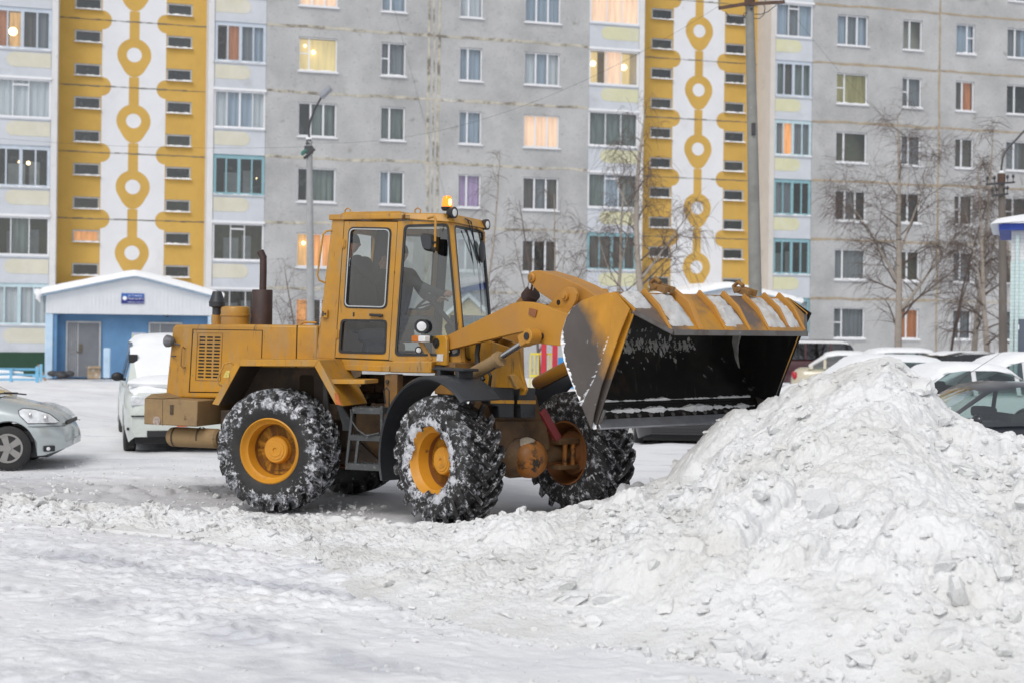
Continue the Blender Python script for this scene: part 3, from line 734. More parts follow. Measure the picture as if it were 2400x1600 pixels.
BK = {
 'K1': (T_K1a, T_S1a, True, M_cream, {1:('4',['rust','warm','brown','grey'],M_oldf,[(.33,.45,.17),(.62,.42,.06)]),2:('3v','white',M_pvc,[(.52,.6,.10)]),3:('4',['dark'],M_oldf,[(.47,.62,.06),(.62,.6,.08)]),4:('3',['olive','green','olive'],M_pvc),5:('4','white',M_pale)}),
 'K2': (T_S1b+.2, T_K2b, False, M_cream, {1:('4',['dark','rust','grey','blue'],M_oldf,[(.37,.46,.14)]),2:('4',['white','blue','blue','white'],M_pvc),3:('4',['dark'],M_teal,[(.86,.45,.03)]),4:('3v',['olive'],M_pvc),5:('3',['dark'],M_pvc)}),
 'K3': (T_K3a, T_K3b, True, M_lemon, {0:('3','pink',M_pvc,[(.12,.35,.12),(.93,.25,.09)]),1:('3',['gold','pink','gold'],M_pvc,[(.13,.6,.13),(.76,.55,.14)]),2:('3','green',M_pvc),3:('3v',['green','blue','green'],M_pvc),4:('4',['brown'],M_teal),5:('3','grey',M_pale)}),
 'K4': (T_K4a+.2, T_K4b, False, M_lemon, {0:('3v',['blue','grey','blue'],M_pvc),1:('4',['green','brown','green','green'],M_oldf),2:('4',['grey','orange','grey','grey'],M_pale),3:('4',['grey','grey','dark','dark'],M_teal),4:('4',['dark'],M_teal),5:('4','white',M_teal)}),
}
for nm, (a, b, lr, inl, spec) in BK.items():
    for r in ROWS:
        if LZ(r) > 18: continue
        balcony(a+.01, b-.01, r, spec.get(r, ('3','white',M_pvc)), lr, inl)
    m = MB(); m.box(a, b, .0, .12, -1, LZ(5)-.0); m.build("wall", M_para, BLD, smooth=0)
    m = MB(); m.box(a, b, .0, .12, LZ(-2)+2.9 if False else 15.61+5.6+.0, TOPZ); m.build("wall", M_para, BLD, smooth=0)
# ---------------- entrance porches ----------------
M_blue = mat("blue_wall_paint", (.12,.26,.46), .7, var=.12, vs=1.2, dirt=[((.13,.25,.40),.52,.75,1.1)])
M_metalg = mat("grey_metal_door", (.17,.18,.20), .5, var=.1, vs=2, dirt=[((.26,.26,.27),.6,.75,3)])
M_clad = mat("white_profiled_cladding", (.70,.72,.75), .55, var=.03)
M_lblue = mat("light_blue_paint", (.48,.64,.80), .6, var=.12, vs=2, dirt=[((.62,.66,.70),.55,.75,2)])
M_bpaint = mat("sky_blue_paint", (.20,.48,.70), .6, var=.1)
M_sign = mat("blue_sign", (.03,.12,.42), .4, var=.02); M_sign2 = mat("navy_sign_band", (.02,.03,.20), .4, var=.02)
M_wtxt = mat("white_lettering", (.85,.87,.9), .5, var=0)
def text(body, size, loc, rot, parent, m=M_wtxt, name="lettering", align='LEFT'):
    c = bpy.data.curves.new(name, 'FONT'); c.body = body; c.size = size; c.align_x = align; c.extrude = .001
    o = bpy.data.objects.new(name, c); COL.objects.link(o); c.materials.append(m)
    bpy.context.view_layer.update(); me = bpy.data.meshes.new_from_object(o); bpy.data.objects.remove(o)
    o = bpy.data.objects.new(name, me); COL.objects.link(o); me.materials.clear(); me.materials.append(m)
    o.parent = parent; o.location = loc; o.rotation_euler = rot; return o
def porch(tc, tl, tr, zap, zev, zbt, off, zg, label, doors, sign):
    base = WO + TD*tc; P = thing("entrance_porch", label, "porch", (base.x, base.y, zg), WROT)
    # local x = t-tc, y inward, z above zg
    z = lambda q: q-zg
    yf = -off; xl, xr = tl-tc, tr-tc
    g = MB(); n = 44
    gp = [(xl, yf, z(zbt)), (xr, yf, z(zbt)), (xr, yf, z(zev)), (0, yf, z(zap)), (xl, yf, z(zev))]
    g.prism(gp, (0,.08,0))
    for k in range(n):
        x = xl+(xr-xl)*(k+.5)/n; zt = z(zap)-(abs(x)/(xr if x > 0 else -xl))*(zap-zev)
        g.box(x-.045, x+.03, yf-.018, yf+.001, z(zbt)+.01, zt-.03)
    g.build("gable", M_clad, P, smooth=0)
    wl = MB(); wl.box(xl+.3, xr, yf+.55, yf+.75, 0, z(zbt)); wl.box(xl+.28, xl+.42, yf+.08, yf+.55, 0, z(zbt)); 
    for qa_, qb_ in ((xl, xl+.2), (xr-.2, xr)): w2_ = MB(); w2_.box(qa_, qb_, yf+.76, REC, 0, z(zev)); w2_.build('side_wall', M_clad, P, smooth=0)
    wl.build("wall", M_blue, P, smooth=0)
    ps = MB(); ps.box(xl-.02, xl+.27, yf+.02, yf+.5, 0, z(zbt)-.003); ps.build("post", M_lblue, P, bevel=.02); ps = MB(); ps.box(xr-.2, xr+.02, yf+.02, yf+.3, 0, z(zbt)-.003); ps.build("post", M_lblue, P, bevel=.02)
    rf = MB()
    for sx, xe in ((-1, xl-.22), (1, xr+.22)):
        ze = z(zap)-(abs(xe)/(xr if sx > 0 else -xl))*(zap-zev)
        rf.prism([(0, yf-.2, z(zap)+.01), (xe, yf-.2, ze+.01), (xe, yf-.2, ze+.07), (0, yf-.2, z(zap)+.07)], (0, REC+off+.15, 0))
    ro = rf.build("roof", M_lblue, P, smooth=0)
    # snow lying on the roof, rounded at the edges
    N1, N2 = 60, 24; V = []; 
    ya, yb = yf-.28, REC-.02
    for j in range(N2+1):
        for i in range(N1+1):
            x = xl-.34 + (xr-xl+.68)*i/N1; yy = ya+(yb-ya)*j/N2
            zr = z(zap)-(abs(x)/(xr if x > 0 else -xl))*(zap-zev)+.075
            zr = zr - .0 if abs(x) > .4 else zr-.03*(1-abs(x)/.4)
            e = min(1, min(i, N1-i)/3.0, j/2.5); th = .27*math.sqrt(max(0,e*(2-e))) if e < 1 else .27
            th += .05*float(fbm(np.array([x*1.1+tc]), np.array([yy*1.1]), 3, 7)[0])*e
            V.append((x, yy, zr+th))
    F = [(j*(N1+1)+i, j*(N1+1)+i+1, (j+1)*(N1+1)+i+1, (j+1)*(N1+1)+i) for j in range(N2) for i in range(N1)]
    MB().add(V, F).build("roof_snow", M_fresh, ro, smooth=60)
    # drooping snow lips at the eaves
    for (x0, dr) in ((xl-.30, 1), (xr+.28, -1)):
        l = MB(); ze = z(zev)
        l.tube([(x0-.02*dr, yf-.25, ze+.12), (x0, yf+.3, ze+.08), (x0+.03, 0, ze+.12)], [.13,.17,.13], 10)
        if dr > 0: l.tube([(x0+.05, yf-.2, ze+.05), (x0, yf-.2, ze-.12), (x0+.1, yf-.18, ze-.30)], [.12,.10,.02], 10)
        l.build("snow_lip", M_fresh, ro, smooth=60)
    for (x0, x1, zt) in doors:
        d_ = MB(); yd = yf+.55
        d_.box(x0, x1, yd-.05, yd-.002, .05, z(zt)); 
        D = d_.build("door", M_metalg, P, smooth=0)
        f = MB(); f.box(x0-.07, x0-.002, yd-.09, yd-.003, .0, z(zt)+.07); f.box(x1+.002, x1+.07, yd-.09, yd-.003, .0, z(zt)+.07); f.box(x0-.002, x1+.002, yd-.09, yd-.003, z(zt)+.003, z(zt)+.07)
        xm = x0+(x1-x0)*.33; f.box(xm-.012, xm+.012, yd-.065, yd-.051, .06, z(zt)-.01)
        for k in range(5): f.box(x0+.06+k*.075, x0+.075+k*.075, yd-.058, yd-.051, .08, z(zt)-.02)
        f.build("door_frame", M_frst, D, smooth=0)
        h = MB(); h.box(xm-.06, xm+.14, yd-.09, yd-.052, 1.0, 1.05); h.box(xm+.03, xm+.17, yd-.075, yd-.052, 1.08, 1.35); h.build("handle", mat("dark_brass", (.12,.10,.07), .5), D, smooth=0)
    if sign:
        (sx0, sx1, sz0, sz1) = sign; ys = yf-.05
        s = MB(); s.box(sx0, sx1, ys, ys+.028, z(sz0), z(sz1)); S_ = s.build("sign", M_sign, P, smooth=0)
        hh = sz1-sz0; b = MB(); b.box(sx0, sx1, ys-.004, ys-.0005, z(sz0), z(sz0)+hh*.62); b.build("sign_band", M_sign2, S_, smooth=0)
        b = MB(); b.cyl((sx0+hh*.33, ys-.009, z(sz0)+hh*.52), (sx0+hh*.33, ys-.0045, z(sz0)+hh*.52), hh*.2, n=24); b.build("sign_emblem", M_wtxt, S_)
        for (tx, tz, szz, bd_) in ((.30,.73,.22,"ул. Ленина 21"), (.28,.42,.24,"Подъезд № 4"), (.28,.10,.20,"квартиры с 109 по 144")):
            wdt = (sx1-sx0)
            text(bd_, hh*szz*(.95 if len(bd_) < 16 else .72), (sx0+wdt*tx, ys-.006, z(sz0)+hh*tz), (R(90),0,0), S_)
    return P
OFFP = 2.2
q = lambda px, py: wt(px, py, OFFP)
zg1 = q(200, 883)[1]
tc1 = q(317,648)[0]; 
dd = [(q(158,800)[0]-tc1, q(232,800)[0]-tc1, wt(190, 757, OFFP-.55)[1]), (q(353,800)[0]-tc1, q(424,800)[0]-tc1, wt(190, 757, OFFP-.55)[1])]
P1 = porch(tc1, q(108,700)[0], q(500,700)[0], q(317,650)[1], q(122,692)[1], q(122,735)[1], OFFP, zg1-.05,
      "blue entrance porch with two grey doors under a snowy white gable with a blue sign", dd,
      (q(284,700)[0]-tc1, q(338,700)[0]-tc1, q(300,712)[1], q(300,688)[1]))
tc2 = q(1712,676)[0]
P2 = porch(tc2, tc2-3.15, q(1858,705)[0], q(1712,676)[1], q(1858,711)[1], q(1700,752)[1], OFFP, -.2,
      "snowy white gabled porch roof beyond the raised bucket, beside the thick concrete pole", [(-2.4,-1.2,2.1),(1.0,2.2,2.1)],
      (q(1692,708)[0]-tc2, q(1730,708)[0]-tc2, q(1700,724)[1], q(1700,704)[1]))
# notices on the blue wall
nb = MB(); yw = -OFFP+.55-.012; 
nx0 = q(309,800)[0]-tc1; nx1 = q(344,800)[0]-tc1; zz = lambda py: q(320,py)[1]-(zg1-.05)
nb.box(nx0, nx1, yw-.0, yw+.010, zz(812), zz(780)); NB = nb.build("notice_board", mat("paper_notices", (.55,.58,.66), .8, var=.25, vs=9), P1, smooth=0)
nb = MB(); nb.box(nx0+.02, nx0+.36, yw-.006, yw-.001, zz(811), zz(787)); nb.build("yellow_notice", mat("yellow_paper", (.62,.62,.08), .8, var=.1, vs=8), NB, smooth=0)
cl_ = MB(); cl_.sphere((q(393,740)[0]-tc1, yw-.05, zz(740)), .05, 10, 6); cl_.build("porch_lamp", mat("black_plastic", (.02,.02,.022), .4), P1)

# things standing by the porch
def wp(px, py, off, z=None):
    t, zz_ = wt(px, py, off); p = WO + ND*off + TD*t; return Vector((p.x, p.y, zz_ if z is None else z))
p = wp(250, 885, 3.2); h = wp(250, 815, 3.2).z - p.z
m = MB(); m.box(-.13,.13,-.13,.13,0,h); o = m.build("concrete_post", M_lblue, None, bevel=.04, loc=p); o.rotation_euler.z = WROT
tag(o, "square pale blue concrete post standing before the blue entrance porch", "post")
p = wp(220, 886, 3.0)
m = MB(); w2 = .24; m.box(-w2, w2, -.2, -.19, 0, .42); m.box(-w2, w2, .19, .2, 0, .42); m.box(-w2, -w2+.01, -.19, .19, 0, .42); m.box(w2-.01, w2, -.19, .19, 0, .42); m.box(-w2+.01, w2-.01, -.19, .19, .002, .01)
m.obox((0,-.24,.45), (w2,0,0), (0,.05,.04), (0,-.003,.004)); m.obox((-.27,0,.42), (.05,0,-.07), (0,.18,0), (.004,0,.003)); m.sphere((.05,.02,.33), .15, 10, 6)
o = m.build("cardboard_box", mat("cardboard", (.36,.27,.18), .85, var=.15, dirt=[((.6,.58,.55),.55,.65,6)]), None, loc=p, smooth=0); o.rotation_euler.z = WROT+.1
tag(o, "open cardboard box of rubbish beside the grey porch door", "box")
p = wp(143, 884, 2.8); m = MB(); pr = random.Random(5)
for k in range(7): m.sphere((pr.uniform(-.35,.35), pr.uniform(-.15,.15), .09+pr.uniform(0,.07)), .16, 9, 6, (1.3,1,.75))
o = m.build("rubbish_bag", mat("dark_bag", (.05,.05,.055), .6, var=.4, vs=8), None, loc=p); tag(o, "heap of dark rubbish bags left of the grey porch door", "bag")

# blue bench at the left, snow on the seat
def bench():
    p = grd(30, 897, -.12); B = thing("park_bench", "low light blue bench with snow on its boards at the left edge", "bench", (p.x, p.y, p.z), WROT)
    s = 1/ (F_PX/p.y); L_ = 1.05
    for name, z0, y0, hh in (("backrest",.44,.25,.09),("seat",.26,-.05,.07),("seat",.10,-.2,.06)):
        m = MB(); m.box(-1.4, L_-.2, y0, y0+.05, z0, z0+hh); m.build(name, M_bpaint, B, bevel=.008)
    for x in (-1.2, -.1, L_-.28): m = MB(); m.box(x, x+.09, -.22, .3, -.1, .50); m.build("leg", M_bpaint, B, bevel=.008)
    m = MB(); m.tube([(-1.4,.02,.38),(-.5,.02,.40),(.35,.02,.37)], [.06,.08,.04], 8); m.tube([(-1.4,-.15,.2),(0,-.15,.22),(.7,-.15,.19)], [.05,.07,.03], 8); m.build("snow", M_fresh, B, smooth=60)
    q_ = grd(87, 899, -.12); b = MB(); b.box(-.06,.06,-.06,.06,0,.62); b.box(.08,.17,-.05,.05,0.1,.70); b.box(-.16,.3,-.03,.02,.24,.31)
    o = b.build("bench_post", M_bpaint, None, bevel=.01, loc=q_); o.rotation_euler.z = WROT; tag(o, "short blue wooden post with crossbar right of the blue bench", "post")
    q_ = grd(98, 890, -.12); b = MB(); b.obox((0,0,.28), (.05,0,-.0), (0,.03,0), (-.13,0,.30)); 
    o = b.build("leaning_board", mat("raw_board", (.34,.24,.17), .8, var=.2), None, loc=q_); tag(o, "brown wooden board leaning on the short blue post", "board")
bench()

# ---------------- street poles ----------------
M_conc = mat("concrete_pole", (.34,.345,.35), .85, var=.12, vs=1.5, dirt=[((.24,.24,.23),.5,.75,2),((.42,.42,.42),.6,.75,5)], bump=[(30,.4,.01)])
M_conc2 = mat("damp_concrete_pole", (.24,.24,.225), .85, var=.15, vs=1.2, dirt=[((.15,.15,.14),.5,.75,1.5),((.33,.33,.31),.6,.75,6)], bump=[(30,.5,.012)])
M_drk = mat("dark_steel", (.045,.045,.05), .5, var=.2, vs=5)
M_rustp = mat("rusty_steel", (.10,.06,.045), .8, var=.3, vs=6)
M_lampg = mat("grey_lamp_housing", (.30,.31,.35), .5)
def pt(px, py, Y): return at(px, py, Y)
Y1 = 40.0; b0 = pt(729, 940, Y1); b0.z = -.2
L1 = thing("street_lamp", "slim grey concrete street lamp left of the cab with a curved dark arm", "street lamp", b0)
rl = lambda v, o: tuple(Vector(v)-o)
m = MB(); m.tube([rl(b0,b0), rl(pt(727.5,640,Y1),b0), rl(pt(725,332,Y1),b0)], [.125,.105,.082], 14); m.build("pole", M_conc, L1)
m = MB(); m.tube([rl(pt(a,b,Y1),b0) for a,b in ((725,338),(724,305),(727,285),(737,258),(757,222))], .03, 8); m.build("arm", M_drk, L1)
m = MB(); m.obox(rl(pt(763,217,Y1),b0), Vector(pt(776,206,Y1)-pt(752,228,Y1))*.5, (0,.16,0), (-.05,0,.06)); m.build("lamp_head", M_lampg, L1, bevel=.03)
m = MB(); m.obox(rl(pt(724,352,Y1),b0), (.11,0,0), (0,.13,0), (0,0,.10)); m.cyl(rl(pt(724,340,Y1),b0), rl(pt(724,328,Y1),b0), .09, .07); m.tube([rl(pt(x,y,Y1-.1),b0) for x,y in ((738,350),(712,372))], .04, 6); m.build("bracket", M_drk, L1)
for dx in (-12,-7,-15): m = MB(); c_ = pt(724+dx, 348+abs(dx)*.8, Y1-.1); m.sphere(rl(c_,b0), .05, 8, 6, (1,1,1.4)); m.build("insulator", mat("green_glass_insulator", (.05,.16,.12), .3), L1)
m = MB(); m.sphere(rl(pt(724,326,Y1),b0), .09, 10, 6, (1,1,.5)); m.build("snow_cap", M_fresh, L1)

Y2 = 33.0; b0 = pt(1776, 950, Y2); b0.z = -.1
L2 = thing("concrete_pole", "thick bare concrete utility pole rising out of frame behind the bucket", "utility pole", b0)
top = pt(1753, -160, Y2)
m = MB(); m.tube([(0,0,0), rl(pt(1764,330,Y2),b0), rl(top,b0)], [.175,.125,.088], 20); m.build("pole", M_conc2, L2)
m = MB(); m.beam(rl(pt(1684,20,Y2-.15),b0), rl(pt(1757,8,Y2-.15),b0), .07, .07); m.beam(rl(pt(1757,10,Y2-.15),b0), rl(pt(1839,5,Y2-.15),b0), .07, .07); m.cyl(rl(pt(1757,14,Y2),b0), rl(pt(1757,-2,Y2),b0), .125, n=16); m.build("crossarm", M_rustp, L2)
m = MB()
for x, y in ((1686,18),(1836,5),(1794,9)):
    c_ = Vector(rl(pt(x,y,Y2-.15),b0)); m.cyl(c_, c_+Vector((0,0,.18)), .012); m.sphere(c_+Vector((0,0,.22)), .05, 10, 6, (1,1,1.3))
m.build("insulator", mat("grey_insulator", (.2,.26,.24), .3), L2)
for k, pts_ in enumerate(([(1700,28),(1712,44),(1728,51),(1742,45),(1751,30)],[(1750,30),(1744,32),(1742,38),(1748,44)],[(1767,44),(1780,44),(1790,36),(1793,20),(1790,12)],[(1768,34),(1785,34),(1800,28),(1820,12)])):
    m = MB(); m.tube([rl(pt(x,y,Y2-.22),b0) for x,y in pts_], .011, 6); m.build("cable", M_drk, L2)
m = MB(); m.box(-.045,.045,-.03,.03,-.14,.14); c_ = rl(pt(1766,303,Y2-.15),b0); o = m.build("bracket", M_drk, L2, bevel=.01, loc=c_)
m = MB(); m.cyl(Vector(rl(pt(1761,22,Y2-.11),b0)), Vector(rl(pt(1761,22,Y2-.11),b0))+Vector((0,-.03,0)), .03); m.build("bolt_hole", M_drk, L2)

Y3 = 40.0; b0 = pt(2352, 930, Y3); b0.z = -.1
L3 = thing("wooden_lamp_pole", "dark wooden lamp pole with two crossarms beside the kiosk at right", "street lamp", b0)
m = MB(); m.tube([(0,0,0), rl(pt(2350,640,Y3),b0), rl(pt(2347,410,Y3),b0)], [.13,.105,.09], 14); m.build("pole", mat("weathered_pole", (.15,.13,.115), .85, var=.2, vs=2, stretch=(1,1,.3), dirt=[((.24,.23,.22),.5,.7,1)]), L3)
m = MB(); m.tube([rl(pt(a,b,Y3),b0) for a,b in ((2347,410),(2347,395),(2350,372),(2357,355),(2400,308),(2412,298))], .028, 8); m.build("arm", M_drk, L3)
m = MB(); m.obox(rl(pt(2424,290,Y3),b0), Vector(pt(2438,282,Y3)-pt(2410,298,Y3))*.5, (0,.16,0), (-.05,0,.07)); m.build("lamp_head", M_lampg, L3, bevel=.03)
for (xa, ya, xb, yb) in ((2311,433,2378,428),(2324,460,2363,455)):
    m = MB(); m.beam(rl(pt(xa,ya,Y3-.13),b0), rl(pt(xb,yb,Y3-.13),b0), .06, .05)
    for k in range(2):
        for f in (.05+.25*k, .95-.2*k):
            c_ = Vector(rl(pt(xa+(xb-xa)*f, ya+(yb-ya)*f, Y3-.13), b0)); m.cyl(c_, c_+Vector((0,0,.15)), .012); m.sphere(c_+Vector((0,0,.17)), .045, 8, 6, (1,1,1.3))
    m.build("crossarm", M_drk, L3)
m = MB(); m.cyl(rl(pt(2347,430,Y3),b0), rl(pt(2347,408,Y3),b0), .11); m.build("sleeve", M_rustp, L3)
m = MB(); m.sphere(rl(pt(2347,405,Y3),b0), .08, 10, 6, (1,1,.7)); m.build("snow_cap", M_fresh, L3)

def wire(p0, p1, sag, label, r=.008):
    p0, p1 = Vector(p0), Vector(p1); m = MB(); n = 24; r = r*.4
    m.tube([(p0.lerp(p1, k/n) - Vector((0,0,sag*4*(k/n)*(1-k/n)))) - p0 for k in range(n+1)], r, 4)
    o = m.build("overhead_wire", M_drk, None, loc=p0); tag(o, label, "wire"); return o
wire(pt(724,335,Y1), pt(1686,14,Y2-.15), .9, "thin overhead wire from the slim street lamp to the thick concrete pole")
wire(pt(1836,1,Y2-.15), pt(2313,428,Y3-.13), .7, "thin overhead wire from the thick concrete pole to the wooden lamp pole")
wire(pt(718,345,Y1), pt(-500,250,52), .5, "thin overhead wire running left from the slim street lamp")
wire(wp(908,-40,.3), wp(1170,905,6.0), .2, "thin cable slanting down the grey wall above the cab", .012)

# ---------------- kiosk at the right edge ----------------
def kiosk():
    Yk = 30.0; c = pt(2367, 840, Yk); c.z = -.05
    K = thing("brick_kiosk", "white brick hut with mint lower wall and snowy blue-edged roof at the right edge", "kiosk", c, R(-19.5))
    H = pt(2367,541,Yk).z - c.z; Hm = pt(2367,612,Yk).z - c.z
    Mb = mat("white_painted_brick", (.70,.72,.72), .8, var=.05); t = Mb.node_tree; N = t.nodes; L = t.links
    br = N.new('ShaderNodeTexBrick'); tc_ = N.new('ShaderNodeTexCoord'); mp = N.new('ShaderNodeMapping'); mp.inputs['Rotation'].default_value = (R(90),0,0)
    br.inputs['Scale'].default_value = 1; br.inputs['Brick Width'].default_value = .25; br.inputs['Row Height'].default_value = .075; br.inputs['Mortar Size'].default_value = .008
    br.inputs['Color1'].default_value = (1,1,1,1); br.inputs['Color2'].default_value = (.95,.95,.95,1); br.inputs['Mortar'].default_value = (.8,.8,.8,1)
    L.new(tc_.outputs['Object'], mp.inputs[0]); L.new(mp.outputs[0], br.inputs[0]); pn = N['Principled BSDF']; src = pn.inputs['Base Color'].links[0].from_socket
    mx = N.new('ShaderNodeMix'); mx.data_type = 'RGBA'; mx.blend_type = 'MULTIPLY'; mx.inputs[0].default_value = 1; L.new(src, mx.inputs[6]); L.new(br.outputs[0], mx.inputs[7]); L.new(mx.outputs[2], pn.inputs['Base Color'])
    Mm = Mb.copy(); Mm.name = "mint_painted_brick"; Mm.node_tree.nodes['Mix'].inputs[6].default_value = (.60,.72,.72,1)
    m = MB(); m.box(0, 3.4, 0, 3, Hm, H); m.build("wall", Mb, K, smooth=0)
    m = MB(); m.box(-.01, 3.41, -.01, 3.01, 0, Hm-.002); m.build("lower_wall", Mm, K, smooth=0)
    f = MB(); f.box(-.25, 3.7, -.3, 3.3, H, H+.13); RF = f.build("roof", mat("cobalt_fascia", (.02,.06,.36), .5), K, smooth=0)
    V = []; n1, n2 = 30, 20
    for j in range(n2+1):
        for i in range(n1+1):
            x = -.42+4.2*i/n1; y = -.42+3.8*j/n2; e = min(1, min(i, n1-i)/3, min(j, n2-j)/3)
            V.append((x, y, H+.12+.28*max(0, min(x+.2, 1.6))*.55 + .16*math.sqrt(e*(2-e))))
    m = MB(); m.add(V, [(j*(n1+1)+i, j*(n1+1)+i+1, (j+1)*(n1+1)+i+1, (j+1)*(n1+1)+i) for j in range(n2) for i in range(n1)])
    # closed underside so the pitched roof is solid
    m.prism([(-.42,-.42,H+.12),(-.2,-.42,H+.12),(1.6,-.42,H+.12+.40),(3.78,-.42,H+.40),(3.78,-.42,H+.131),(-.2,-.42,H+.131)], (0,3.8,0))
    m.build("roof_snow", M_fresh, RF, smooth=60)
    x0 = pt(2375,800,Yk).x-c.x; zt = pt(2380,748,Yk).z-c.z
    m = MB(); m.box(x0, x0+.95, -.06, -.012, .05, zt); D = m.build("door", mat("blue_grey_door", (.10,.12,.16), .5, var=.1), K, bevel=.01)
    m = MB(); m.box(x0+.04, x0+.07, -.10, -.062, .95, 1.08); m.build("handle", M_drk, D)
    m = MB(); m.box(x0+.25, x0+.36, -.066, -.0615, zt-.24, zt-.18); m.box(x0+.07, x0+.11, -.066, -.0615, zt-.22, zt-.12); m.box(x0+.27,x0+.37,-.066,-.0615,zt-.10,zt-.07); m.build("sticker", M_wtxt, D, smooth=0)
    m = MB(); xd = pt(2382,700,Yk).x-c.x; m.cyl((xd,-.08,.05+0), (xd,-.08,H-.1), .04); m.build("downpipe", Mm, K)
kiosk()

# ---------------- playground pieces seen under the lift arm ----------------
M_yp = mat("yellow_play_paint", (.75,.62,.04), .5); M_rp = mat("red_play_paint", (.55,.03,.05), .5); M_bp = mat("blue_play_paint", (.05,.28,.62), .5)
Yp = 30.0; c = pt(1272, 960, Yp); c.z = -.05
PG = thing("playground_fence", "yellow barred playground fence with red posts beneath the lift arm", "fence", c)
m = MB(); zb, zt = pt(1272,880,Yp).z, pt(1272,829,Yp).z; x0, x1 = pt(1243,830,Yp).x, pt(1299,830,Yp).x
m.beam((x0-c.x,0,zt-c.z),(x1-c.x,0,zt-c.z),.04,.04); m.beam((x0-c.x,0,zb-c.z),(x1-c.x,0,zb-c.z),.04,.04)
n = 7
for k in range(n): x = x0+(x1-x0)*k/(n-1)-c.x; m.beam((x,0,zb-c.z-.3),(x,0,zt-c.z-.022),.028,.028, (0,1,0))
m.build("railing", M_yp, PG, smooth=0)
for px in (1275, 1301):
    x = pt(px,800,Yp-.06).x-c.x; m = MB(); m.box(x-.055, x+.055, -.12, -.03, 0, pt(px,798,Yp).z-c.z); m.build("post", M_rp, PG, bevel=.01)
m = MB(); z0 = pt(1310,853,Yp).z-c.z; xa = pt(1303,850,Yp).x-c.x
m.prism([(xa+.04,-.1,z0-.5),(xa+.75,-.1,z0-.5),(xa+.75,-.1,z0+.05),(xa+.5,-.1,z0+.02),(xa+.42,-.1,z0+.17),(xa+.3,-.1,z0+.05),(xa+.2,-.1,z0+.16),(xa+.04,-.1,z0+.14)], (0,.04,0)); m.build("blue_panel", M_bp, PG)
c = pt(1345, 930, 27); c.z = 0
m = MB(); m.box(-.35,.35,-.02,.02,.55,.8); m.obox((-.1,-.05,.45),(.3,0,.12),(0,.02,0),(-.02,0,.05)); PP = m.build("play_panel", M_bp, None, loc=c, smooth=0); tag(PP, "blue playground panel with red stripe seen above the far black mudguard", "play panel")
m = MB(); m.obox((-.15,-.08,.50),(.34,0,.10),(0,.015,0),(-.02,0,.045)); m.build("stripe", M_rp, PP, smooth=0)
for x in (-.3,.3): m = MB(); m.box(x-.04,x+.04,-.04,.04,0,.55); m.build("leg", M_rp, PP, smooth=0)

